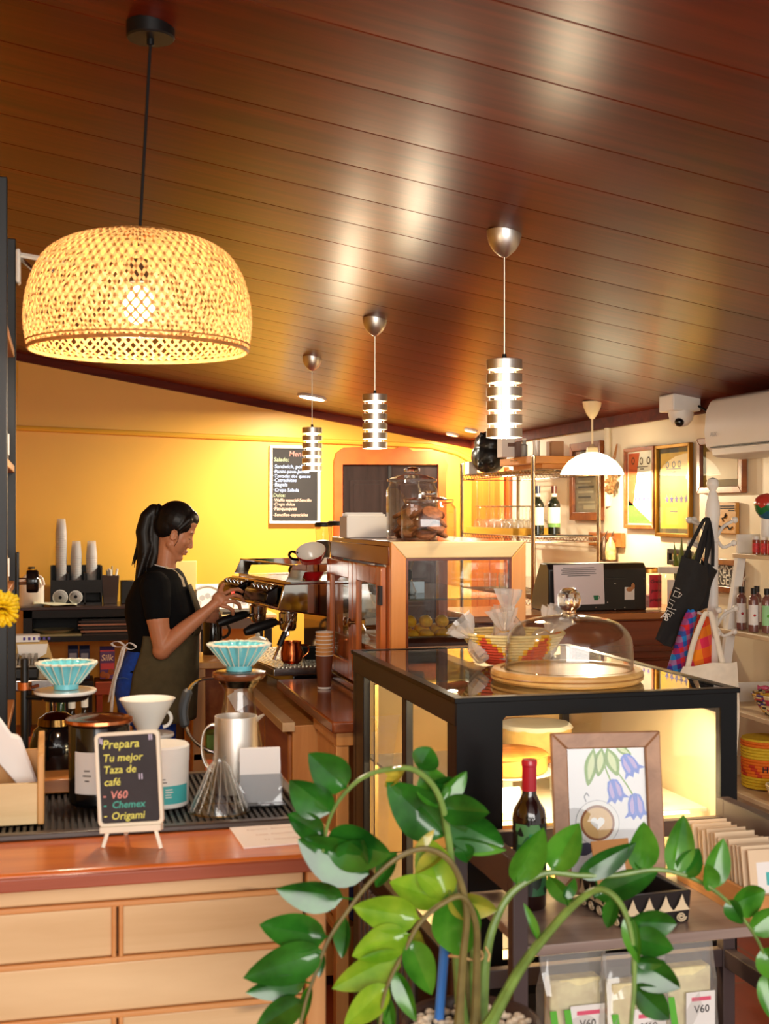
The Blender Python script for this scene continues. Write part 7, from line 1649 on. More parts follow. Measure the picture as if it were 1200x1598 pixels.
for i in range(9):
    x0 = 214 + i * 3; mb.tube(spline([wp(x0 + 6, 830 + i * 4, -8 + i), wp(x0 - 2, 862, -8), wp(x0 - 6 + i, 882 + i * 3, -12 - i)], 5), [.0022] * 10 + [.0008], 5)
mb.tube(spline([hp_(2, -24, 4), hp_(6, -23, -8), hp_(4, -22, -20)], 5), .0011, 5); mb.build('loose_strands', HAIR, hr, local=True)
mb = MB(); mb.lathe([(11.5 * K, -.006), (13 * K, 0), (11.5 * K, .006)], (0, 0, 0), 20, 0, Matrix.Translation(wp(246, 798)) @ Matrix.Rotation(pi / 2 + .2, 4, 'Y')); mb.build('hair_tie', BLACKP, hr, local=True)
# polo shirt
SR = [(887, 238, 278, 26), (894, 226, 284, 48), (905, 212, 289, 64)] + [(py, x0 - 3, x1 + 3, ry + 4) for py, x0, x1, ry in TR[2:8]]
b = Blob(); b.loft(trings(SR)[::-1])
for s_ in (-1, 1): b.cap(wp(254, 905, s_ * 38), wp(252, 912, s_ * 56), 15 * K, 23 * K, 5)
b.cap(wp(252, 912, -56), wp(257, 950, -65), 23.5 * K, 20.5 * K, 10); b.cap(wp(250, 912, 56), wp(232, 948, 64), 23.5 * K, 20 * K, 10)
b.fuse(.0046, 4, 'polo_shirt', SHIRT, P)
mb = MB()
ring0 = [(wp(256 + 21.5 * cos(a), 890 - 7 * cos(a) * -1.0, 21 * sin(a))) for a in [2 * pi * i / 32 for i in range(32)]]
mb.loft([[wp(257 + 20.5 * cos(a), 884 + 5 * cos(a), 20.5 * sin(a)) for a in [2 * pi * i / 32 for i in range(32)]], [wp(257 + 27 * cos(a), 893 + 8 * cos(a), 31 * sin(a)) for a in [2 * pi * i / 32 for i in range(32)]], [wp(257 + 29 * cos(a), 901 + 8 * cos(a), 37 * sin(a)) for a in [2 * pi * i / 32 for i in range(32)]], [wp(257 + 22 * cos(a), 893 + 8 * cos(a), 24 * sin(a)) for a in [2 * pi * i / 32 for i in range(32)]]])
mb.build('collar', SHIRT, P, local=True)
mb = MB(); mb.tube([wp(257 + 21 * cos(a), 883.5 + 5 * cos(a), 21 * sin(a)) for a in [-2.2 + 4.4 * i / 24 for i in range(25)]], .0022, 6); mb.build('collar_piping', PAPER, P, local=True)
for a0_, nm in ((-.035, 's'),): 
    mb = MB(); mb.lathe([(21.4 * K, 0), (21.8 * K, .004), (21.4 * K, .010)], (0, 0, 0), 32, 0, Matrix.Translation(wp(257, 954, -65.4)) @ Matrix.Rotation(-.10, 4, 'Y')); 
# apron
AR = [(988, 205, 306, 51), (1000, 203, 306, 52), (1015, 199, 306, 55), (1045, 186, 306, 63), (1075, 182, 304, 66), (1098, 186, 303, 66), (1120, 190, 302, 65)]
def apr(u, v, grow=2.5, span=1.95):
    f = v * (len(AR) - 1); i = min(int(f), len(AR) - 2); t = f - i; r0, r1 = AR[i], AR[i + 1]; py, x0, x1, ry = [lerp(r0[q], r1[q], t) for q in range(4)]
    a = (u - .5) * 2 * span; cx, rx = (x0 + x1) / 2, (x1 - x0) / 2 + grow
    ww = 1 + .018 * sin(a * 7 + v * 2) * v
    return wp(cx + rx * ww * math.copysign(abs(cos(a)) ** .85, cos(a)), py, (ry + grow) * ww * math.copysign(abs(sin(a)) ** .85, sin(a)))
mb = MB(); mb.grid(lambda u, v: apr(u, v), 48, 18); ap = mb.build('apron', OLIVE, P, local=True, solid=.004)
BR = [(912, 208, 293, 62), (935, 200, 303, 58), (955, 198, 310, 55), (975, 200, 310, 52), (990, 203, 307, 51)]
def bib(u, v):
    f = v * (len(BR) - 1); i = min(int(f), len(BR) - 2); t = f - i; r0, r1 = BR[i], BR[i + 1]; py, x0, x1, ry = [lerp(r0[q], r1[q], t) for q in range(4)]
    a = (u - .5) * 2 * lerp(.22, .45, v); cx, rx = (x0 + x1) / 2, (x1 - x0) / 2 + 3; return wp(cx + rx * math.copysign(abs(cos(a)) ** .85, cos(a)), py, (ry + 3) * math.copysign(abs(sin(a)) ** .85, sin(a)))
mb = MB(); mb.grid(bib, 16, 12); mb.build('bib', OLIVE, ap, local=True, solid=.004)
mb = MB(); mb.tube([wp(292, 914, -26), wp(288, 901, -25), wp(276, 890, -22), wp(262, 884, -21)], .006, 6, flat=.3); mb.build('neck_strap', paint('strap_cream', (226, 206, 170), .7), ap, local=True)
WSTR = paint('tie_white', (250, 247, 244), .7, vary=.15, scale=60)
def ribbon(pts, wd, nm):
    sp = spline([wp(*q) for q in pts], 6); mb = MB(); dv = Vector((.75, -.3, .25)).normalized()
    mb.grid(lambda u, v: sp[int(round(v * (len(sp) - 1)))] + dv * wd * (u - .5), 2, len(sp) - 1); return mb.build(nm, WSTR, ap, local=True, solid=.002)
ribbon([(206, 1003, -57), (200, 1030, -60), (190, 1060, -56), (183, 1106, -46)], .016, 'apron_tie')
ribbon([(203, 1004, -57), (196, 1026, -54), (186, 1058, -48), (178, 1090, -40)], .010, 'apron_tie')
ribbon([(207, 1002, -58), (196, 996, -52), (184, 999, -46), (190, 1004, -48), (206, 1003, -58)], .012, 'apron_tie_loop')
ribbon([(207, 1002, -58), (214, 997, -60), (224, 1003, -62), (216, 1007, -62), (207, 1004, -58)], .010, 'apron_tie_loop')
# jeans and shoes
b = Blob(); b.loft(trings([(1012, 200, 301, 51), (1030, 191, 301, 56)] + [(py, x0 - 4, x1 + 2, ry + 3) for py, x0, x1, ry in TR[7:]] + [(1125, 196, 288, 56)])[::-1])
for s_ in (-1, 1): b.cap(wp(240, 1105, s_ * 29), wp(250, 1240, s_ * 28), 31 * K, 21 * K, 10); b.cap(wp(250, 1240, s_ * 28), wp(246, 1360, s_ * 28), 21 * K, 15 * K, 10)
jn = b.fuse(.008, 3, 'jeans', JEANS, P)
mb = MB(); mb.tube([wp(184, 1052, -34), wp(192, 1052, -52), wp(206, 1050, -60), wp(214, 1052, -62)], .0022, 5); mb.build('pocket_seam', paint('denim_seam', (60, 96, 170), .8), jn, local=True)
for s_ in (-1, 1):
    b = Blob(); b.cap(wp(240, 1374, s_ * 28), wp(280, 1377, s_ * 29), 12 * K, 8.5 * K, 8); b.fuse(.006, 3, 'shoe', BLACKP, P)
# ================================================================ WIRE RACK AT THE BACK RIGHT
WX0, WX1, WY0, WY1 = 2.68, 3.09, 7.01, 8.37
T = thing('wire_shelf_rack', 'chrome wire shelf rack with glasses and wine bottles at the back right', 'wire rack', ((WX0 + WX1) / 2, (WY0 + WY1) / 2, 0))
CRW = metal('rack_chrome', (206, 200, 186), .2)
for x in (WX0, WX1):
    for y_ in (WY0, WY1):
        mb = MB(); mb.lathe([(0, 0), (.0125, 0), (.0125, 1.86), (.0145, 1.865), (.0145, 1.88), (0, 1.885)], (x, y_, 0), 14); mb.build('post', CRW, T)
WZ = (.35, 1.035, 1.405, 1.80)
for z in WZ:
    mb = MB()
    for zz in (z, z - .032):
        for q in (((WX0, WY0), (WX1, WY0)), ((WX1, WY0), (WX1, WY1)), ((WX1, WY1), (WX0, WY1)), ((WX0, WY1), (WX0, WY0))): mb.tube([q[0] + (zz,), q[1] + (zz,)], .0035, 6)
    def zz_(a, b, nn):
        pts = [Vector(a).lerp(Vector(b), i / nn) + Vector((0, 0, -.004 if i % 2 else -.029)) for i in range(nn + 1)]; mb.tube(pts, .002, 4)
    zz_((WX0, WY0, z), (WX1, WY0, z), 16); zz_((WX0, WY0, z), (WX0, WY1, z), 50); zz_((WX1, WY0, z), (WX1, WY1, z), 50)
    for i in range(1, 40): yy = lerp(WY0, WY1, i / 40); mb.tube([(WX0, yy, z - .003), (WX1, yy, z - .003)], .0016, 4)
    for x in (lerp(WX0, WX1, .33), lerp(WX0, WX1, .67)): mb.tube([(x, WY0, z - .006), (x, WY1, z - .006)], .0025, 4)
    mb.build('wire_shelf', CRW, T)
# middle shelf: tray of upturned glasses, wine bottles
z = 1.4055
T = thing('wooden_tray', 'yellow wooden tray under the glasses on the wire rack', 'tray', (2.82, 7.8, z))
TY = wood('yellow_tray', (206, 150, 30), (236, 184, 60), 'y', rough=.4); MB().box(2.69, 2.99, 7.38, 8.3, z, z + .01).build('bottom', TY, T)
for a in ((2.69, 2.70, 7.38, 8.3), (2.98, 2.99, 7.38, 8.3), (2.70, 2.98, 7.38, 7.39), (2.70, 2.98, 8.29, 8.3)): MB().box(*a, z + .01, z + .045).build('side', TY, T)
RG = glass('drinking_glass', (.97, .97, .95), 3.0, edge=.75, haze=.05, hazecol=(.95, .93, .9))
proto = None
for i in range(18):
    x = 2.75 + (i % 3) * .09; y_ = 7.45 + (i // 3) * .15 + .02 * (i % 3)
    if proto is None:
        proto = thing('stemmed_glass', 'upturned stemmed glass on the yellow tray of the wire rack', 'drinking glass', (x, y_, z + .0105), group='upturned glasses on the wire rack tray')
        MB().shell([(.026, .085), (.036, .07), (.038, .04), (.033, 0)][::-1], .0015, (0, 0, 0), 24).build('bowl', RG, proto, local=True) if False else MB().lathe([(.033, 0), (.038, .04), (.034, .075), (.008, .09)], (0, 0, 0), 24).build('bowl', RG, proto, local=True)
        MB().lathe([(.008, .09), (.004, .10), (.004, .155), (.010, .165), (.032, .172), (.032, .174), (0, .174)], (0, 0, 0), 24).build('stem', RG, proto, local=True)
    else: dup(proto, (x, y_, z + .0105))
for i, (x, y_, lb) in enumerate(((2.79, 7.24, 'round wine glass nearest the chrome post of the wire rack'), (2.90, 7.30, 'round wine glass behind the first one near the chrome post'))):
    T = thing('wine_glass', lb, 'wine glass', (x, y_, z + .001)); MB().lathe([(.032, 0), (.032, .003), (.004, .008), (.004, .06), (.03, .08), (.046, .11), (.046, .14), (.038, .18)], (0, 0, 0), 28).build('bowl', RG, T, local=True)
tag(MB().box(2.71, 3.07, 7.05, 7.18, z, z + .008).build('black_tray', BLACKP), 'flat black tray under the two wine bottles on the wire rack', 'tray')
LBL = paint('wine_label', (236, 226, 190), .6)
def rack_bottle(px, lb, lab2):
    d = 7.36; p = at(px, 800, d); T = thing('wine_bottle', lb, 'wine bottle', (p.x, 7.11, z + .0085)); h = 1.55 - (757 - 799) / F * d - z - .0085; r = .037
    MB().lathe([(0, 0), (r, .004), (r, h * .60), (r * .9, h * .66), (r * .45, h * .74), (r * .38, h * .80), (r * .38, h * .99), (0, h)], (0, 0, 0), 28).build('body', paint('bottle_dark_glass', (18, 22, 14), .07, spec=.7), T, local=True, angle=60)
    MB().lathe([(r * .42, h * .82), (r * .44, h * .82), (r * .44, h * 1.0), (0, h * 1.005)], (0, 0, 0), 20).build('capsule', paint('capsule_%s' % lab2, (30, 34, 60) if lab2 == 'blue' else (70, 30, 26), .35), T, local=True)
    MB().lathe([(r * 1.01, h * .2), (r * 1.015, h * .2), (r * 1.015, h * .56), (r * 1.01, h * .56)], (0, 0, 0), 28).build('paper_label', LBL, T, local=True)
    MB().lathe([(r * .40, h * .78), (r * .46, h * .78), (r * .46, h * .84), (r * .4, h * .84)], (0, 0, 0), 20).build('neck_label', LBL, T, local=True)
    if lab2 != 'blue': MB().lathe([(r * 1.018, h * .16), (r * 1.022, h * .16), (r * 1.022, h * .24), (r * 1.018, h * .24)], (0, 0, 0), 28).build('green_strip', paint('label_green', (90, 130, 70), .6), T, local=True)
rack_bottle(860, 'left of two dark wine bottles on the wire rack, with a blue capsule', 'blue'); rack_bottle(889, 'right of two dark wine bottles on the wire rack, with a brown capsule', 'brown')
# top shelf
z = 1.8055
T = thing('black_bag', 'bulging black bag on top of the wire rack under the spots', 'bag', (2.79, 8.12, z))
m2 = Matrix.Translation((2.86, 8.0, z))
bb = Blob(); bb.ell((0, 0, .11), (.12, .13, .11)); bb.ell((.0, 0, .19), (.10, .12, .095)); bb.cap((-.03, -.05, .03), (.05, .06, .03), .03, .03, 4); bb.cap((-.085, -.07, .05), (-.07, -.05, .26), .022, .016, 6); bb.cap((-.02, -.11, .05), (-.01, -.09, .25), .022, .016, 6)
bb.fuse(.009, 2, 'bag_body', paint('bag_black', (24, 30, 32), .3, bump=.6, scale=16), T)
def wbox(nm, px0, px1, py0, py1, d, m, lb, dep=.10, zb=None, cat='box'):
    a, c_ = at(px0, py1, d), at(px1, py0, d); zb_ = z if zb is None else zb
    o = MB().box(a.x, c_.x, a.y, a.y + dep, zb_, zb_ + (py1 - py0) / F * d).build(nm, m, bevel=.003); return tag(o, lb, cat)
tag(MB().box(2.69, 2.75, 8.24, 8.33, z, z + .085).build('white_box', PAPER, bevel=.003), 'small white box at the far left end of the wire rack top', 'box')
T = thing('drawer_tray', 'shallow honey wood drawer box on top of the wire rack', 'wooden box', (2.9, 7.2, z))
DTW = wood('drawer_tray_wood', (196, 124, 50), (226, 158, 82), 'x', rough=.4)
ax, bx_ = WX0 + .01, WX1 - .03
zt0 = z; MB().box(ax, bx_, 7.06, 7.62, z + .03, z + .075).build('body', DTW, T, bevel=.003); MB().box(ax + .08, bx_, 7.10, 7.6, z, z + .03).build('lower_box', DTW, T, bevel=.003)
mb = MB(); mb.tube([(ax - .002, 7.30, z + .055), (ax - .016, 7.30, z + .055), (ax - .016, 7.38, z + .055), (ax - .002, 7.38, z + .055)], .003, 6); mb.build('drawer_pull', STEEL, T)
zb2 = z + .0755
for nm, px0, px1, hpx, m, lb, cat, yy in (('white_carton', 780, 800, 30, PAPER, 'white carton with brown mark on the honey drawer box', 'box', 7.35), ('brown_carton', 802, 811, 24, paint('carton_mauve', (120, 96, 90), .5), 'narrow mauve carton on the honey drawer box', 'box', 7.32), ('grey_bottle', 813, 823, 26, paint('grey_bottle', (150, 150, 146), .3), 'grey capped bottle on the honey drawer box', 'bottle', 7.28), ('white_cup', 832, 842, 26, CERAM, 'tall white cup on the honey drawer box', 'cup', 7.25), ('tan_box', 857, 876, 24, paint('box_tan', (176, 130, 92), .5), 'tan cardboard box at the right of the honey drawer box', 'box', 7.2)):
    a, c_ = on_y(px0, 710, yy), on_y(px1, 710, yy); h = hpx / F * 7.7
    if cat in ('bottle', 'cup'):
        r = (c_.x - a.x) / 2; T = thing(nm, lb, cat, ((a.x + c_.x) / 2, yy, zb2)); MB().lathe([(0, 0), (r * .85, 0), (r, h * .1), (r, h * .7), (r * (.6 if cat == 'bottle' else 1.05), h * .8), (r * (.6 if cat == 'bottle' else 1.1), h), (0, h)], (0, 0, 0), 20).build('body', m, T, local=True)
        if cat == 'bottle': MB().lathe([(0, h), (r * .62, h), (r * .62, h * 1.12), (0, h * 1.12)], (0, 0, 0), 16).build('cap', WHITE, T, local=True)
    else:
        T = thing(nm, lb, cat, ((a.x + c_.x) / 2, yy, zb2)); w_ = (c_.x - a.x) / 2; MB().box(-w_, w_, -.04, .05, 0, h).build('box_body', m, T, local=True, bevel=.002)
        if nm == 'white_carton': MB().box(-w_ * .1, w_ + .0006, -.0412, -.0404, h * .55, h * .75).build('brown_mark', paint('mark_brown', (120, 90, 76), .6), T, local=True)
# lower shelf
z = 1.0405
GOLD = metal('gold_lacquer', (214, 160, 80), .25)
p = on_y(848, 930, 7.15); T = thing('gold_canister', 'round gold canister with a knob on the wire rack above the register counter', 'canister', (p.x, 7.15, z))
MB().lathe([(0, 0), (.05, 0), (.056, .02), (.056, .08), (.045, .11), (.02, .118), (0, .12)], (p.x, 7.15, z), 32).build('body', GOLD, T); MB().lathe([(0, .12), (.012, .122), (.016, .135), (.008, .15), (0, .152)], (p.x, 7.15, z), 20).build('knob', GOLD, T)
p = on_y(868, 930, 7.3); T = thing('glass_canister', 'clear glass canister with gold lid behind the gold one on the wire rack', 'canister', (p.x, 7.3, z))
MB().lathe([(.05, 0), (.055, .02), (.055, .10), (.05, .11)], (p.x, 7.3, z), 28).build('glass_body', RG, T); MB().lathe([(0, .11), (.053, .11), (.053, .125), (.02, .14), (0, .15)], (p.x, 7.3, z), 28).build('lid', GOLD, T)
for i, (x, y_) in enumerate(((2.74, 7.45), (2.84, 7.5), (2.75, 7.7), (2.86, 7.75), (2.74, 7.95), (2.86, 8.0))):
    if i == 0:
        pj = thing('glass_tumbler', 'clear glass tumbler on the lower wire shelf behind the hutch', 'drinking glass', (x, y_, z), group='tumblers on the lower wire shelf'); MB().lathe([(0, .004), (.034, .004), (.034, 0), (.036, .0), (.042, .11)], (0, 0, 0), 24).build('tumbler', RG, pj, local=True)
    else: dup(pj, (x, y_, z))

# ================================================================ REGISTER COUNTER
T = thing('register_counter', 'red-brown wooden register counter behind the cake dome', 'counter', (2.5, 6.1, 0))
RCW = wood('register_wood', (92, 36, 18), (140, 64, 32), 'x', rough=.28, coat=.4)
MB().box(1.93, 3.19, 5.83, 6.45, 1.018, 1.05).build('worktop', wood('register_top', (150, 84, 40), (190, 120, 62), 'x', rough=.25, coat=.4), T, bevel=.005)
MB().box(1.96, 3.18, 5.87, 6.42, 0, 1.018).build('body', RCW, T)
for i in range(5): MB().box(1.955, 3.185, 5.852, 5.872, .03 + i * .198, .218 + i * .198).build('front_board', RCW, T, bevel=.005)
MB().box(1.94, 3.185, 5.80, 5.86, .86, .89).build('ledge', RCW, T, bevel=.004)
KZ = 1.0505
T = thing('cash_register', 'black back of the cash register on the red-brown counter', 'cash register', (2.64, 6.1, KZ))
a, b_ = on_y(856, 955, 6.0), on_y(1009, 955, 6.0); zt = 1.55 - (879 - 799) / F * 6.45
MB().prism([(6.0, KZ), (6.0, zt - .03), (6.03, zt), (6.12, zt), (6.22, KZ + .10), (6.25, KZ)], a.x, b_.x, plane='yz').build('housing', paint('register_black', (24, 22, 23), .35), T, bevel=.006)
mb = MB(); mb.box(a.x + .04, b_.x - .12, 5.995, 6.001, KZ + .16, KZ + .165); mb.box(a.x + .25, a.x + .30, 5.99, 6.002, KZ + .15, KZ + .17); mb.build('latch', BLACKG, T)
mb = MB()
for px, py in ((960, 911), (948, 940), (960, 951), (975, 948), (930, 948)): q = on_y(px, py, 5.998); mb.ball(q, (.004, .003, .004), 8, 6)
mb.build('screw', STEEL, T)
q0, q1 = on_y(975, 936, 5.997), on_y(990, 916, 5.997); MB().box(q0.x, q1.x, 5.996, 5.999, q0.z, q1.z).build('sticker', PAPER, T)
mb = MB(); c_ = on_y(981, 921, 5.994); mb.ball((c_.x + .006, 5.9955, c_.z + .004), (.018, .002, .012), 12, 8); mb.ball((c_.x + .025, 5.9955, c_.z + .02), (.010, .002, .016), 10, 8); mb.build('sticker_mark', paint('mark_tan', (190, 130, 80), .6), T)
pts = [on_y(861, 882, 5.985), on_y(939, 880, 5.985), on_y(946, 942, 5.975), on_y(868, 945, 5.975)]
mt = frame_mat((pts[0] + pts[1] + pts[2] + pts[3]) / 4, pts[1] - pts[0], pts[0] - pts[3]); w_ = (pts[1] - pts[0]).length; h_ = (pts[0] - pts[3]).length
T = thing('paper_notice', 'white printed notice taped on the back of the cash register', 'notice', mat=mt)
mb = MB(); mb.box(-w_ / 2, w_ / 2, -h_ / 2, h_ / 2, -.0012, 0, 0, mt); mb.build('sheet', paint('notice_white', (232, 222, 228), .6, vary=.02), T)
mb = MB()
for i, ww in enumerate((.62, .7, .66, .7, .45)): mb.box(-w_ * ww / 2, w_ * ww / 2, h_ * (.40 - i * .048), h_ * (.40 - i * .048) + .004, 0, .0006, 0, mt)
mb.build('printed_lines', paint('notice_grey', (120, 114, 120), .8), T)
mb = MB(); m3 = mt @ Matrix.Translation((w_ * .33, -h_ * .34, .0005)); mb.prism([(-.014, .012), (.014, .012), (.010, -.012), (-.010, -.012)], 0, .001, 0, m3); mb.tube([m3 @ Vector((.013 + .006 * cos(t), .002 + .007 * sin(t), .0005)) for t in [-1.4 + 2.8 * i / 10 for i in range(11)]], .0014, 4); mb.build('cup_logo', paint('logo_green', (40, 120, 80), .6), T)
# tip jars
def jar(x, y_, r, h, label, lid_m, labm, name='glass_jar'):
    T = thing(name, label, 'jar', (x, y_, KZ))
    pf = [(r * .92, 0), (r, .01), (r, h * .78), (r * .8, h * .9), (r * .8, h)]
    mb = MB(); mb.lathe(pf, (x, y_, KZ), 36); mb.lathe([(0, .001), (r * .92, .001)], (x, y_, KZ), 36); mb.build('glass_body', GLASS, T, angle=60)
    MB().lathe([(r * .81, h * .9), (r * .86, h * .9), (r * .86, h * 1.0), (r * .81, h * 1.02)] if lid_m is GOLD else [(0, h * .86), (r * 1.0, h * .86), (r * 1.02, h * .9), (r * 1.02, h * 1.0), (0, h * 1.01)], (x, y_, KZ), 36).build('lid', lid_m, T)
    return T
p = on_y(1013, 955, 6.04); x, y_ = p.x, 6.04; r = .062; h = (955 - 888) / F * 6.25
T = jar(x, y_, r, h, 'glass tip jar with a red thank-you label beside the register', GOLD, None)
MB().lathe([(0, .012), (r * .9, .012), (r * .9, h * .35), (0, h * .37)], (x, y_, KZ), 28).build('coins_and_notes', paint('pink_notes', (206, 150, 140), .7, vary=.4, scale=60), T)
RL = paint('red_label', (206, 40, 56), .6); a0 = -pi / 2 - .45
mb = MB(); mb.grid(lambda u, v: (x + r * 1.02 * cos(a0 + u * 1.35), y_ + r * 1.02 * sin(a0 + u * 1.35), KZ + h * (.06 + .80 * v)), 14, 1); lo = mb.build('red_label', RL, T)
mb = MB()
for i, s_ in enumerate(('Gracias', 'por su', 'propina')):
    t0 = MB(); t0.text(s_, .0245, Matrix.Identity(4), 0, 'CENTER', shear=.15, bold=.02)
    mb.add([(x + r * 1.03 * cos(a0 + .68 + q.x / r), y_ + r * 1.03 * sin(a0 + .68 + q.x / r), KZ + h * (.66 - .22 * i) + q.y) for q in t0.v], t0.f)
mb.build('lettering', INK, lo)
p = on_y(1047, 952, 5.90); x, y_ = p.x, 5.90; r = .064; h = (952 - 881) / F * 6.3
T = jar(x, y_, r, h, 'donation jar with white lid and a baby photo beside the tip jar', paint('jar_lid_white', (232, 222, 206), .4), None)
a0 = -pi / 2 - .75
mb = MB(); mb.grid(lambda u, v: (x + r * 1.02 * cos(a0 + u * 1.5), y_ + r * 1.02 * sin(a0 + u * 1.5), KZ + h * (.06 + .66 * v)), 14, 1); lo = mb.build('photo_label', paint('photo_paper', (226, 216, 206), .5), T)
def onj(u, v, rr=1.028): return (x + r * rr * cos(a0 + u * 1.5), y_ + r * rr * sin(a0 + u * 1.5), KZ + h * v)
mb = MB(); mb.add([onj(.36 + .26 * cos(t), .33 + .20 * sin(t), 1.10) for t in [2 * pi * i / 24 for i in range(24)]], [list(range(24))]); mb.build('baby_face_print', paint('print_skin', (222, 160, 130), .6), lo)
mb = MB()
for u, v, du, dv in ((.24, .36, .03, .015), (.40, .36, .03, .015), (.32, .24, .05, .014)): mb.add([onj(u + .04 + du * cos(t), v + dv * sin(t), 1.115) for t in [2 * pi * i / 10 for i in range(10)]], [list(range(10))])
t0 = MB(); t0.text('DONA', .034, Matrix.Identity(4), 0, 'LEFT', bold=.02); mb.add([(x + r * 1.03 * cos(a0 + .86 + q.x / r), y_ + r * 1.03 * sin(a0 + .86 + q.x / r), KZ + h * .56 + q.y) for q in t0.v], t0.f)
mb.build('print_ink', INK, lo)
# snake plant behind the jars
p = on_y(1062, 930, 6.09); T = thing('snake_plant', 'small upright striped plant behind the jars on the register counter', 'plant', (p.x, 6.09, KZ))
MB().shell([(.036, KZ), (.05, KZ + .08)], .006, (p.x, 6.09, 0), 28).build('pot', CERAM, T); MB().lathe([(0, KZ + .07), (.044, KZ + .07)], (p.x, 6.09, 0), 24).build('soil', paint('soil', (46, 34, 26), .9), T)
for tx, ty, w_ in ((1064, 838, .018), (1073, 850, .016), (1052, 846, .014), (1092, 846, .015), (1084, 866, .014)):
    tip = on_y(tx, ty, 6.07 if tx < 1080 else 5.95); mb = MB(); b0 = Vector((p.x + (tip.x - p.x) * .25, 6.09, KZ + .06))
    mb.grid(lambda u, v: b0.lerp(tip, v) + Vector(((u - .5) * 2 * w_ * (1 - v ** 3) * (.7 + .5 * sin(pi * v)), .004 * abs(u - .5), .0)), 4, 10); mb.build('leaf', paint('snake_leaf', (96, 110, 40), .35, vary=.45, scale=26), T, solid=.003)

# ================================================================ COAT STAND AND BAGS
cs_ = at(1112, 800, 5.3); hx, hy = cs_.x, cs_.y
T = thing('coat_stand', 'white turned wooden coat stand with bags hanging on it', 'coat stand', (hx, hy, 0))
ztop = 1.55 - (745 - 799) / F * 5.3
mb = MB(); pr2 = [(0, 0), (.03, 0), (.032, .05), (.024, .1)] + [(.024, ztop - .86), (.026, ztop - .85), (.026, ztop - .84), (.023, ztop - .83), (.023, ztop - .27), (.027, ztop - .265), (.027, ztop - .255), (.022, ztop - .245), (.024, ztop - .20), (.031, ztop - .15), (.030, ztop - .12), (.020, ztop - .07), (.013, ztop - .055), (.016, ztop - .05), (.0245, ztop - .034), (.0255, ztop - .022), (.019, ztop - .006), (0, ztop)]
mb.lathe(pr2, (hx, hy, 0), 28); mb.build('pole', WHITE, T)
for i in range(4):
    a = i * pi / 2 + .5; mb = MB(); mb.tube(spline([(hx + .02 * cos(a), hy + .02 * sin(a), .22), (hx + .12 * cos(a), hy + .12 * sin(a), .20), (hx + .22 * cos(a), hy + .22 * sin(a), .08), (hx + .26 * cos(a), hy + .26 * sin(a), .014)], 5), .016, 8); mb.build('foot', WHITE, T)
def hook(zc, az, up=True):
    dv = Vector((cos(az), sin(az), 0)); o_ = Vector((hx, hy, zc))
    mb = MB(); mb.tube(spline([o_ + dv * .02 + Vector((0, 0, -.055)), o_ + dv * .045 + Vector((0, 0, -.085)), o_ + dv * .085 + Vector((0, 0, -.07)), ], 6), .007, 8); mb.ball(o_ + dv * .09 + Vector((0, 0, -.068)), .013, 12, 8)
    mb.tube(spline([o_ + dv * .02 + Vector((0, 0, -.04)), o_ + dv * .045 + Vector((0, 0, .0)), o_ + dv * .09 + Vector((0, 0, .025))], 6), .007, 8); mb.ball(o_ + dv * .095 + Vector((0, 0, .028)), .014, 12, 8); mb.build('hook', paint('hook_white', (226, 222, 214), .3), T)
z1 = 1.55 - (822 - 799) / F * 5.3; z2 = 1.55 - (960 - 799) / F * 5.3
for az in (-YAW + .1, -YAW + pi - .1, -YAW + pi - .9, -YAW + pi / 2): hook(z1, az)
for az in (-YAW, -YAW + pi, -YAW - pi / 2): hook(z2, az)
# bags: outlines hung at the stand, with real thickness and a soft belly
def cloth(pxs, d, m, name, label, thick=.02, cat='tote bag', belly=.03, mats=None, n=10):
    # a soft bag between two side edges given from top to bottom
    T = thing(name, label, cat, at(*pxs[-1][0], d))
    left = spline([Vector((a[0], a[1], 0)) for a, b in pxs], 6); right = spline([Vector((b[0], b[1], 0)) for a, b in pxs], 6); N_ = len(left) - 1
    rings = []
    for j in range(N_ + 1):
        v = j / N_; l, r = left[j], right[j]; rg = []
        for i in range(2 * n):
            u = i / n if i < n else (2 * n - i) / n; sg = -1 if i < n else 1
            q = l.lerp(r, u); dep = (thick + belly * sin(pi * min(1, v * .9 + .1))) * sin(pi * u) ** .6 if 0 < u < 1 else 0
            rg.append(at(q.x, q.y + 1.5 * sin(u * 9 + v * 3), d + sg * dep / 2 + .006 * sin(7 * u + 4 * v)))
        rings.append(rg)
    mb = MB(); mb.loft(rings); mb.build('bag_body', m, T, angle=60); return T
def strap(T, pts, d, w_, m, nm='strap'):
    sp = spline([at(px, py, d + (q[0] if q else 0)) for px, py, *q in pts], 6); mb = MB()
    mb.grid(lambda u, v: sp[int(round(v * (len(sp) - 1)))] + RIGHT * w_ * (u - .5), 2, len(sp) - 1); return mb.build(nm, m, T, solid=.003)
BT = paint('tote_black', (26, 24, 24), .85, vary=.2, scale=40)
T = cloth([((1064, 866), (1104, 884)), ((1050, 915), (1104, 915)), ((1036, 960), (1092, 950)), ((1022, 998), (1048, 1012))], 5.16, BT, 'tote_bag', 'black tote bag with white line drawings hanging from the coat stand', .01)
strap(T, [(1068, 870), (1082, 842), (1098, 812), (1104, 808), (1104, 816), (1094, 846), (1086, 876)], 5.17, .016, BT); strap(T, [(1088, 880), (1098, 850), (1104, 812), (1106, 822), (1103, 860), (1101, 886)], 5.2, .016, BT)
WL = paint('drawing_white', (226, 222, 214), .8); mb = MB()
fd = 5.125
def dl(pts): mb.tube([at(px, py, fd) for px, py in pts], .0015, 4)
dl([(1053, 922), (1061, 925), (1058, 933), (1050, 930), (1053, 922)]); dl([(1061, 925), (1064, 928), (1060, 932)]); dl([(1054, 917), (1061, 920)])
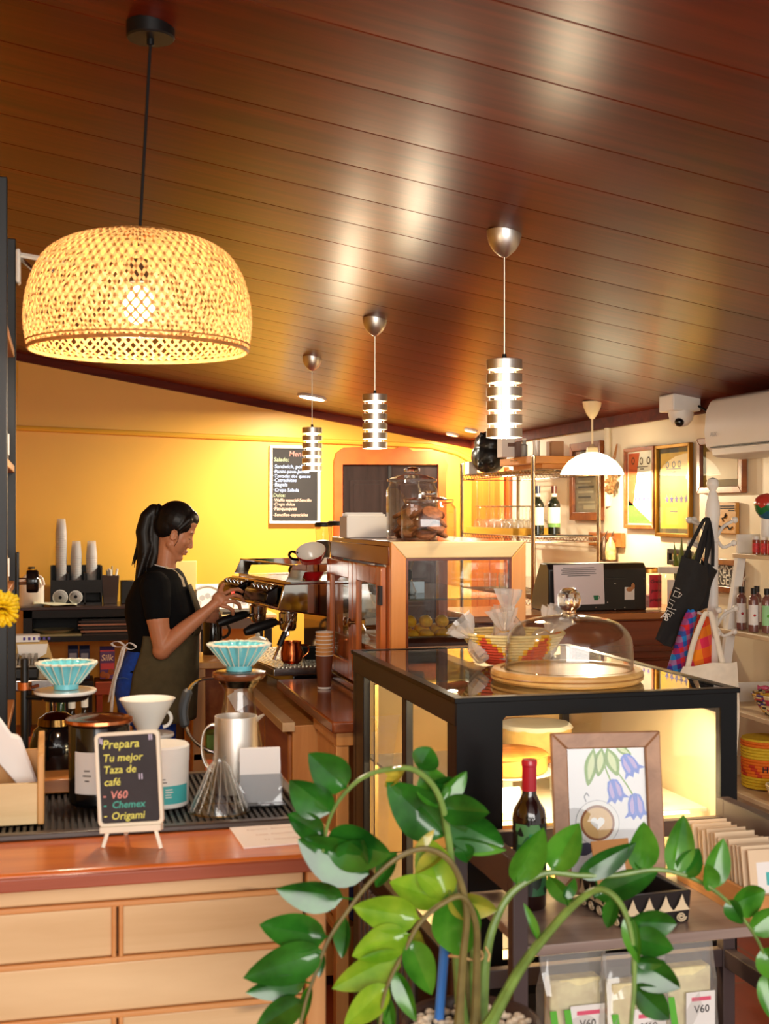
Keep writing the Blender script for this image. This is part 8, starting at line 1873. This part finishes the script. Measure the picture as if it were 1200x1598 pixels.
dl([(1044, 940), (1050, 944), (1047, 950), (1055, 952)]); dl([(1046, 935), (1053, 939)]); dl([(1041, 952), (1049, 956), (1046, 963), (1038, 959), (1041, 952)]); dl([(1049, 956), (1052, 958)]); dl([(1041, 948), (1050, 951)])
mb.build('line_drawing', WL, T); mb = MB(); mb.text('S', .045, frame_mat(at(1035, 967, fd), RIGHT + UP * -.4, UP + RIGHT * .4)); mb.text('A', .040, frame_mat(at(1030, 964, fd), RIGHT + UP * -.4, UP + RIGHT * .4)); mb.build('lettering', WL, T)
T = cloth([((1094, 872), (1120, 890)), ((1090, 920), (1110, 915)), ((1078, 955), (1104, 950))], 5.24, BT, 'tote_bag', 'second black tote bag hanging behind the one with drawings', .01)
strap(T, [(1102, 876), (1108, 845), (1106, 812), (1112, 845), (1112, 884)], 5.26, .014, BT)
def plaid(name, cols, sc, rot=0.25):
    m_, nt, b_ = base(name); mp = coords(nt, (sc,) * 3, (0, rot, 0)); se = node(nt, 'ShaderNodeSeparateXYZ'); link(nt, mp, 'Vector', se, 'Vector')
    def band(ax, stops):
        w_ = node(nt, 'ShaderNodeMath', operation='FRACT'); nt.links.new(se.outputs[ax], w_.inputs[0]); r = ramp(nt, stops); r.color_ramp.interpolation = 'CONSTANT'; link(nt, w_, 'Value', r, 'Fac'); return r
    st = [(i / len(cols), srgb(*c)) for i, c in enumerate(cols)]
    r1 = band('X', st); r2 = band('Z', st[1:] + [(1.0, st[0][1])] if False else [(i / len(cols), srgb(*cols[(i + 1) % len(cols)])) for i in range(len(cols))])
    mx = node(nt, 'ShaderNodeMix', data_type='RGBA'); mx.inputs[0].default_value = .5; link(nt, r1, 'Color', mx, 6); link(nt, r2, 'Color', mx, 7); nt.links.new(mx.outputs[2], b_.inputs['Base Color']); b_.inputs['Roughness'].default_value = .9; return m_
PB = plaid('plaid_blue_red', [(226, 40, 36), (30, 60, 170), (24, 150, 220), (70, 30, 130), (214, 36, 50), (20, 110, 200)], 8); PY = plaid('plaid_pink_yellow', [(236, 30, 120), (246, 160, 20), (226, 60, 40), (250, 120, 30)], 6)
cloth([((1074, 950), (1088, 954)), ((1064, 968), (1086, 970)), ((1052, 1005), (1076, 1008)), ((1040, 1044), (1068, 1046)), ((1034, 1066), (1064, 1068))], 5.12, PB, 'plaid_bag', 'red and blue plaid cloth bag hanging on the coat stand', .02, 'cloth bag')
cloth([((1090, 958), (1106, 962)), ((1082, 985), (1110, 988)), ((1074, 1030), (1110, 1034)), ((1070, 1066), (1110, 1068))], 5.2, PY, 'plaid_bag', 'pink and yellow plaid cloth bag behind the white tote straps', .02, 'cloth bag')
CANV = paint('canvas_white', (234, 224, 206), .85, vary=.06, scale=30)
T = cloth([((1066, 1040), (1150, 1032)), ((1058, 1060), (1152, 1062)), ((1050, 1120), (1154, 1120)), ((1052, 1180), (1150, 1180))], 5.06, CANV, 'tote_bag', 'white canvas tote bag hanging lowest on the coat stand', .03)
strap(T, [(1073, 1042), (1082, 1004), (1098, 962), (1106, 954), (1112, 966), (1120, 1002), (1128, 1036)], 5.06, .022, CANV)

# ================================================================ LADDER SHELF AT THE RIGHT WALL
T = thing('ladder_shelf', 'white ladder shelf with pale wooden boards at the right edge', 'shelf', (3.02, 4.75, 0))
PLB = wood('pale_board', (206, 178, 140), (230, 208, 172), 'y', rough=.45)
LY0, LY1 = 4.1, 5.18
LZ = (.375, .70, 1.03, 1.365); LX = (2.76, 2.81, 2.865, 2.93)
for z, x in zip(LZ, LX):
    MB().box(x, 3.17, LY0, LY1, z - .02, z).build('shelf_board', PLB, T, bevel=.002)
    MB().box(x + .02, 3.16, LY1 - .012, LY1 + .002, z, z + .085).build('end_panel', WHITE, T)
for y_ in (LY0 + .06, LY1 - .03):
    mb = MB(); mb.prism([(2.715, 0), (2.765, 0), (2.975, 1.364), (2.935, 1.364)], y_ - .015, y_ + .015, plane='xz'); mb.build('leaning_leg', WHITE, T, bevel=.002)
    MB().box(3.13, 3.17, y_ - .015, y_ + .015, 0, 1.364).build('rear_leg', WHITE, T, bevel=.002)
# bottles on the second board
z = 1.0305
LIQ = paint('amber_liquid', (120, 76, 70), .15, coat=.5)
for i, (px, yy, lb) in enumerate(((1157, 5.08, 'leftmost plum-coloured lotion bottle on the ladder shelf'), (1176, 4.97, 'middle plum-coloured lotion bottle with a red dot label on the ladder shelf'), (1181, 5.10, 'plum-coloured lotion bottle half hidden behind the others on the ladder shelf'), (1197, 4.92, 'rightmost lotion bottle with a green label on the ladder shelf'))):
    p = on_y(px, 950, yy); r = .022; h = .165
    T = thing('lotion_bottle', lb, 'bottle', (p.x, yy, z)); MB().lathe([(0, 0), (r, .003), (r, h * .84), (r * .8, h * .92), (r * .45, h * .96), (r * .45, h), (0, h)], (0, 0, 0), 24).build('body', LIQ, T, local=True)
    MB().lathe([(0, h), (r * .55, h), (r * .55, h + .026), (0, h + .027)], (0, 0, 0), 20).build('cap', BLACKP, T, local=True)
    lo = MB().lathe([(r * 1.01, h * .2), (r * 1.02, h * .2), (r * 1.02, h * .72), (r * 1.01, h * .72)], (0, 0, 0), 24, a0=-pi * .95 - .3, a1=-pi * .25 - .3).build('paper_label', PAPER if i != 3 else paint('label_pale_green', (150, 206, 150), .6), T, local=True)
    MB().ball((r * 1.02 * cos(-1.9), r * 1.02 * sin(-1.9), h * .45), .006, 8, 6).build('label_dot', paint('dot_red', (190, 50, 60), .6) if i != 3 else GRN, lo, local=True)
# top board
z = 1.3655
wb2 = on_y(1164, 850, 5.1)
for i, (px, yy, lb) in enumerate(((1180, 4.98, 'left small jar with red label on the top board of the ladder shelf'), (1193, 4.92, 'second small jar with red label on the top board of the ladder shelf'), (1204, 4.85, 'small red-labelled jar at the right edge of the ladder shelf top'))):
    p = on_y(px, 850, yy); r = .017; h = .062; T = thing('spice_jar', lb, 'jar', (p.x, yy, z)); MB().lathe([(0, 0), (r, .002), (r, h), (r * .8, h * 1.04), (0, h * 1.04)], (0, 0, 0), 20).build('body', paint('jar_amber', (150, 60, 40), .15, coat=.4), T, local=True)
    MB().lathe([(0, h * 1.04), (r * .9, h * 1.04), (r * .9, h * 1.28), (0, h * 1.3)], (0, 0, 0), 20).build('lid', WHITE, T, local=True)
    MB().lathe([(r * 1.02, h * .15), (r * 1.03, h * .15), (r * 1.03, h * .8), (r * 1.02, h * .8)], (0, 0, 0), 20).build('paper_label', paint('jar_label_red', (196, 44, 46), .5, vary=.4, scale=60), T, local=True)
p = on_y(1197, 800, 5.06); T = thing('balloon_ornament', 'green and red hot-air balloon ornament on the ladder shelf', 'ornament', (p.x, 5.06, z))
zc_ = 1.55 - (790 - 799) / F * 5.5; BR_ = .056
m_, nt, b_ = base('balloon_paint'); mp = coords(nt, (9, 9, 9)); nn = node(nt, 'ShaderNodeTexNoise', i_Scale=1.0, i_Detail=1.0); link(nt, mp, 'Vector', nn, 'Vector'); rp = ramp(nt, [(0, srgb(30, 90, 120)), (.44, srgb(36, 110, 60)), (.56, srgb(190, 60, 50))]); rp.color_ramp.interpolation = 'CONSTANT'; link(nt, nn, 'Fac', rp, 'Fac'); link(nt, rp, 'Color', b_, 'Base Color'); b_.inputs['Roughness'].default_value = .15
mb = MB(); mb.lathe([(0, -.058), (.03, -.05), (.05, -.02), (.057, .01), (.050, .035), (.03, .052), (0, .058)], (p.x, 5.06, zc_), 36); mb.build('balloon', m_, T, angle=80)
MB().lathe([(0, 0), (.03, 0), (.028, zc_ - z - .056), (0, zc_ - z - .056)], (p.x, 5.06, z), 24).build('white_base', WHITE, T)
# baskets
MIXC = [paint('coil_%d' % i, c, .7, vary=.2, scale=70) for i, c in enumerate(((236, 214, 160), (196, 70, 80), (90, 70, 140), (70, 60, 56), (226, 170, 60)))]
random.seed(5); tab = {}
def mixc(u, f):
    k = (int(u * 40), int(f * 9.99)); 
    if k not in tab: tab[k] = random.choice([0, 0, 0, 0, 1, 2, 3, 4])
    return tab[k]
p = on_y(1206, 1100, 4.78)
T = coil_basket('woven_basket', 'wide multicoloured woven bowl of wrapped sweets on the ladder shelf', (2.965, 4.78, .706), .09, .15, .085, 10, mixc, MIXC)
SW = [paint('sweet_%d' % i, c, .3, coat=.5) for i, c in enumerate(((130, 70, 140), (220, 170, 50), (190, 80, 110), (150, 120, 160)))]
for i in range(16):
    a = i * 2.4; r = .028 * sqrt(i); m2 = Matrix.Translation((2.965 + r * cos(a), 4.78 + r * sin(a), .706 + .075 + .012 * (i % 3))) @ Matrix.Rotation(i * 1.3, 4, 'Z') @ Matrix.Rotation(.4, 4, 'X')
    mb = MB(); mb.ball((0, 0, 0), (.020, .012, .010), 10, 7, 0, m2)
    for s_ in (-1, 1): mb.lathe([(.003, .016), (.012, .03)], (0, 0, 0), 8, 0, m2 @ Matrix.Rotation(s_ * pi / 2, 4, 'Y'))
    tag(mb.build('wrapped_sweet', SW[i % 4]), '%s wrapped sweet in the multicoloured bowl on the ladder shelf' % ('purple', 'yellow', 'pink', 'lilac')[i % 4], 'sweet', '%s sweets in the multicoloured bowl' % ('purple', 'yellow', 'pink', 'lilac')[i % 4])
ORC = [paint('coil_orange', (240, 120, 24), .7, vary=.1, scale=60), paint('coil_lime', (226, 190, 40), .7, vary=.1, scale=60), paint('coil_red', (206, 60, 30), .7, vary=.1, scale=60)]
def orc(u, f): return 0 if (f > .9 or .5 < f < .62) else (1 if f > .62 or f < .22 else (2 if int(u * 26 + f * 8) % 3 == 0 else 0))
T = coil_basket('lidded_basket', 'tall orange and yellow coiled basket with lettering on the ladder shelf', (2.93, 4.90, .381), .095, .10, .20, 16, orc, ORC)
MB().lathe([(.102, .2), (.10, .208), (.0, .214)], (0, 0, 0), 36).build('lid', ORC[1], T, local=True)
mb = MB(); t0 = MB(); t0.text('HONDURAS', .036, Matrix.Identity(4), 0, 'LEFT', bold=.01)
mb.add([(.108 * cos(-2.25 + q.x / .108), .108 * sin(-2.25 + q.x / .108), .075 + q.y) for q in t0.v], t0.f); mb.build('lettering', INK, T, local=True)
T = coil_basket('woven_basket', 'small pale basket of dark pods tilted in front of the orange basket', (2.85, 4.60, .381), .05, .085, .07, 8, lambda u, f: 0, [MIXC[0]])
for i in range(9):
    a = i * 2.4; r = .02 * sqrt(i); m2 = Matrix.Translation((2.85 + r * cos(a), 4.60 + r * sin(a), .381 + .055 + .008 * (i % 2))) @ Matrix.Rotation(i * .9, 4, 'Z')
    mb = MB(); mb.ball((0, 0, 0), (.030, .012, .011), 12, 8, 0, m2); tag(mb.build('cocoa_pod', paint('pod_brown', (66, 36, 26), .5, vary=.3, scale=50)), 'dark brown pod in the small pale basket on the ladder shelf', 'pod', 'dark pods in the small basket')
